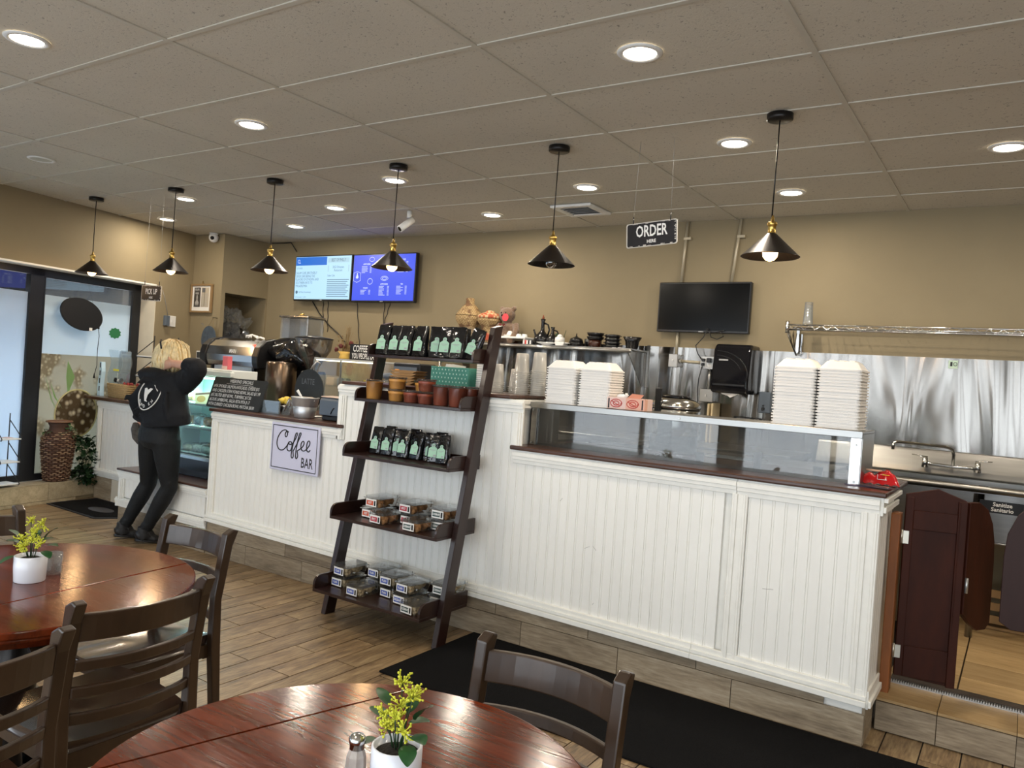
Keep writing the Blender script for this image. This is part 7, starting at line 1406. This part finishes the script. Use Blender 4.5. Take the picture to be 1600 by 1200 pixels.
def onback(pts2, r_, name, mt, closed=False): return G().tube([(x, back_y(x, z)-.014, z) for x, z in pts2], r_, 5, closed=closed, flat=1).obj(name, mt, bpy.data.objects['hoodie'])
lc_ = (-5.575, 1.185)
onback([(lc_[0]+.118*math.cos(a), lc_[1]+.118*math.sin(a)) for a in [PI*.72+k*(PI*1.62)/30 for k in range(31)]], .005, 'printed_ring', WINK)
onback([(lc_[0]+.095, lc_[1]+.075), (lc_[0]+.06, lc_[1]+.135), (lc_[0]+.045, lc_[1]+.07), (lc_[0]+.09, lc_[1]+.03)], .006, 'printed_flag', WINK)
V_ = [(-.045, .045), (-.02, .05), (0, .035), (.02, .05), (.045, .045), (.02, .0), (.015, -.04), (.03, -.055), (-.005, -.05), (-.02, -.01)]
G().add([(lc_[0]+a, back_y(lc_[0]+a, lc_[1]+b)-.018, lc_[1]+b) for a, b in V_], [tuple(range(len(V_)))]).obj('printed_bird', WINK, bpy.data.objects['hoodie'])
def backtext(st, cx, cz, size, rad, a0, a1):
    n = len(st)
    for i, ch in enumerate(st):
        if ch == ' ': continue
        a = a0+(a1-a0)*i/max(1, n-1); x = cx+rad*math.cos(a); z = cz+rad*math.sin(a); y = back_y(x, z)-.017
        text(bpy.data.objects['hoodie'], ch, (x, y, z), size, WINK, (math.cos(a+PI/2), 0, math.sin(a+PI/2)), (-math.cos(a), 0, -math.sin(a)), name='printed_letter', bold=.02)
backtext('BUDD KN', lc_[0], lc_[1], .034, .090, PI*1.2, PI*1.82)
# jeans
g = G()
loft(g, [((-5.60, 3.60, .97), .165, .115), ((-5.60, 3.595, .90), .185, .130), ((-5.605, 3.595, .83), .190, .132), ((-5.61, 3.60, .78), .16, .10)], 24)
for H, K, A in (((-5.69, 3.60, .84), (-5.80, 3.655, .46), (-5.962, 3.575, .105)), ((-5.515, 3.60, .84), (-5.525, 3.66, .465), (-5.722, 3.605, .105))):
    H, K, A = Vector(H), Vector(K), Vector(A); loft(g, [(H, .098, .11), (H.lerp(K, .35), .09, .097), (H.lerp(K, .75), .07, .075), (K, .062, .064), (K.lerp(A, .3), .062, .068), (K.lerp(A, .65), .052, .056), (K.lerp(A, .9), .043, .045), (A, .046, .05)], 18)
    for q in (.86, .93): c = K.lerp(A, q); g.tube([c+Vector((.047*math.cos(a*PI/5), .05*math.sin(a*PI/5), .006*math.sin(a*2.3))) for a in range(10)], .009, 6, closed=True)
    for q in (.25, .5, .9): c = H.lerp(K, q); w = .094-.03*q; g.tube([c+Vector((-w, -.03, 0)), c+Vector((0, -w, .012)), c+Vector((w, -.03, .004))], .007, 6)
remesh(g.obj('jeans', JEAN, pt), .009, 2)
# shoes, heels off the floor
for (A, T, H_) in (((-5.965, 3.57, .10), (-5.935, 3.655, .0), (-5.985, 3.53, .045)), ((-5.722, 3.60, .10), (-5.685, 3.68, .0), (-5.745, 3.56, .045))):
    A, T, H_ = Vector(A), Vector(T), Vector(H_); g = G()
    loft(g, [(A+Vector((0, 0, .035)), .048, .052), (A+Vector((0, .0, .0)), .048, .056), (A+Vector((.005, .01, -.03)), .048, .062), (A+Vector((.01, .02, -.05)), .045, .066)], 16)
    loft(g, [(H_+Vector((-.0, -.015, .012)), .03, .03), (H_+Vector((.005, .01, .02)), .042, .04), (H_.lerp(T, .5)+Vector((0, 0, .035)), .045, .038), (T+Vector((-.002, -.02, .036)), .05, .033), (T+Vector((.008, .025, .028)), .038, .024), (T+Vector((.012, .045, .022)), .02, .012)], 16)
    o = remesh(g.obj('shoe', SHOEM, pt), .007, 2)
    s2 = G(); loft(s2, [(H_+Vector((-.0, -.02, -.014)), .034, .012), (H_.lerp(T, .5)+Vector((0, 0, .0)), .045, .013), (T+Vector((0, 0, .012)), .054, .011), (T+Vector((.012, .05, .012)), .03, .010)], 14); s2.obj('sole', BLACKP, o)
    G().tube([A+Vector((.04, -.01, -.02)), A+Vector((.075, -.01, .0)), A+Vector((.07, .01, -.04)), A+Vector((.045, .02, -.05))], .0025, 5).obj('lace', BLACKP, o)
# hair: a layered bob
def hair(u, v):
    a = 2*PI*u; b_ = PI*v*.80; st = Vector((math.sin(b_)*math.cos(a), math.sin(b_)*math.sin(a), math.cos(b_)))
    k = 1+.035*math.sin(a*26+3*v)+.03*math.sin(a*11+1.5+4*v)+.05*noise.noise(Vector((a*1.5, v*2, 3))); flare = 1+.16*max(0, v-.55)*2
    face = 1-.35*max(0, st.y)**2*(v > .35)
    return (-5.645+.134*st.x*k*flare, 3.695+.140*st.y*k*flare*face, 1.475+.140*st.z*k-(.035*math.sin(a*9)*max(0, v-.7)+.02*math.sin(a*21)*max(0, v-.7)))
G().surf(hair, 90, 22).obj('hair', HAIR, pt)
g = G(); rr = random.Random(77)
for k in range(170):
    a = rr.uniform(0, 2*PI); u = a/(2*PI); v0 = rr.uniform(.05, .4); pts = []
    for q in range(6):
        p = Vector(hair(u+.012*math.sin(q+k), min(1, v0+(1.02-v0)*q/5))); c = Vector((-5.645, 3.695, 1.475)); pts.append(c+(p-c)*(1.012+.01*rr.random()+(.03 if q == 5 else 0)))
    g.tube(pts, [.004, .006, .006, .005, .004, .001], 4)
o = g.obj('hair_strands', mat('light_blond_hair', rgb('e9d9ae'), .4, var=.4, vscale=15, objrand=0), pt); o['kind'] = 'stuff'
G().tube([(-5.60, 3.56, 1.61), (-5.585, 3.545, 1.585), (-5.56, 3.54, 1.54)], .007, 6, flat=.6).obj('hair_clip', BLACKP, pt)
t = thing('cloth_bag', 'bunched grey-brown cloth bag hanging from the hand of the person', 'bag', (-5.97, 3.62, .80)); g = G(); loft(g, [((.01, 0, .13), .03, .025), ((0, 0, .08), .045, .03), ((.01, .01, .02), .05, .032), ((.05, .02, -.03), .03, .02)], 12); remesh(g.obj('cloth', mat('grey_brown_cloth', rgb('55504b'), .8, var=.5, vscale=40, bump=.6, bscale=80), t), .008, 2)
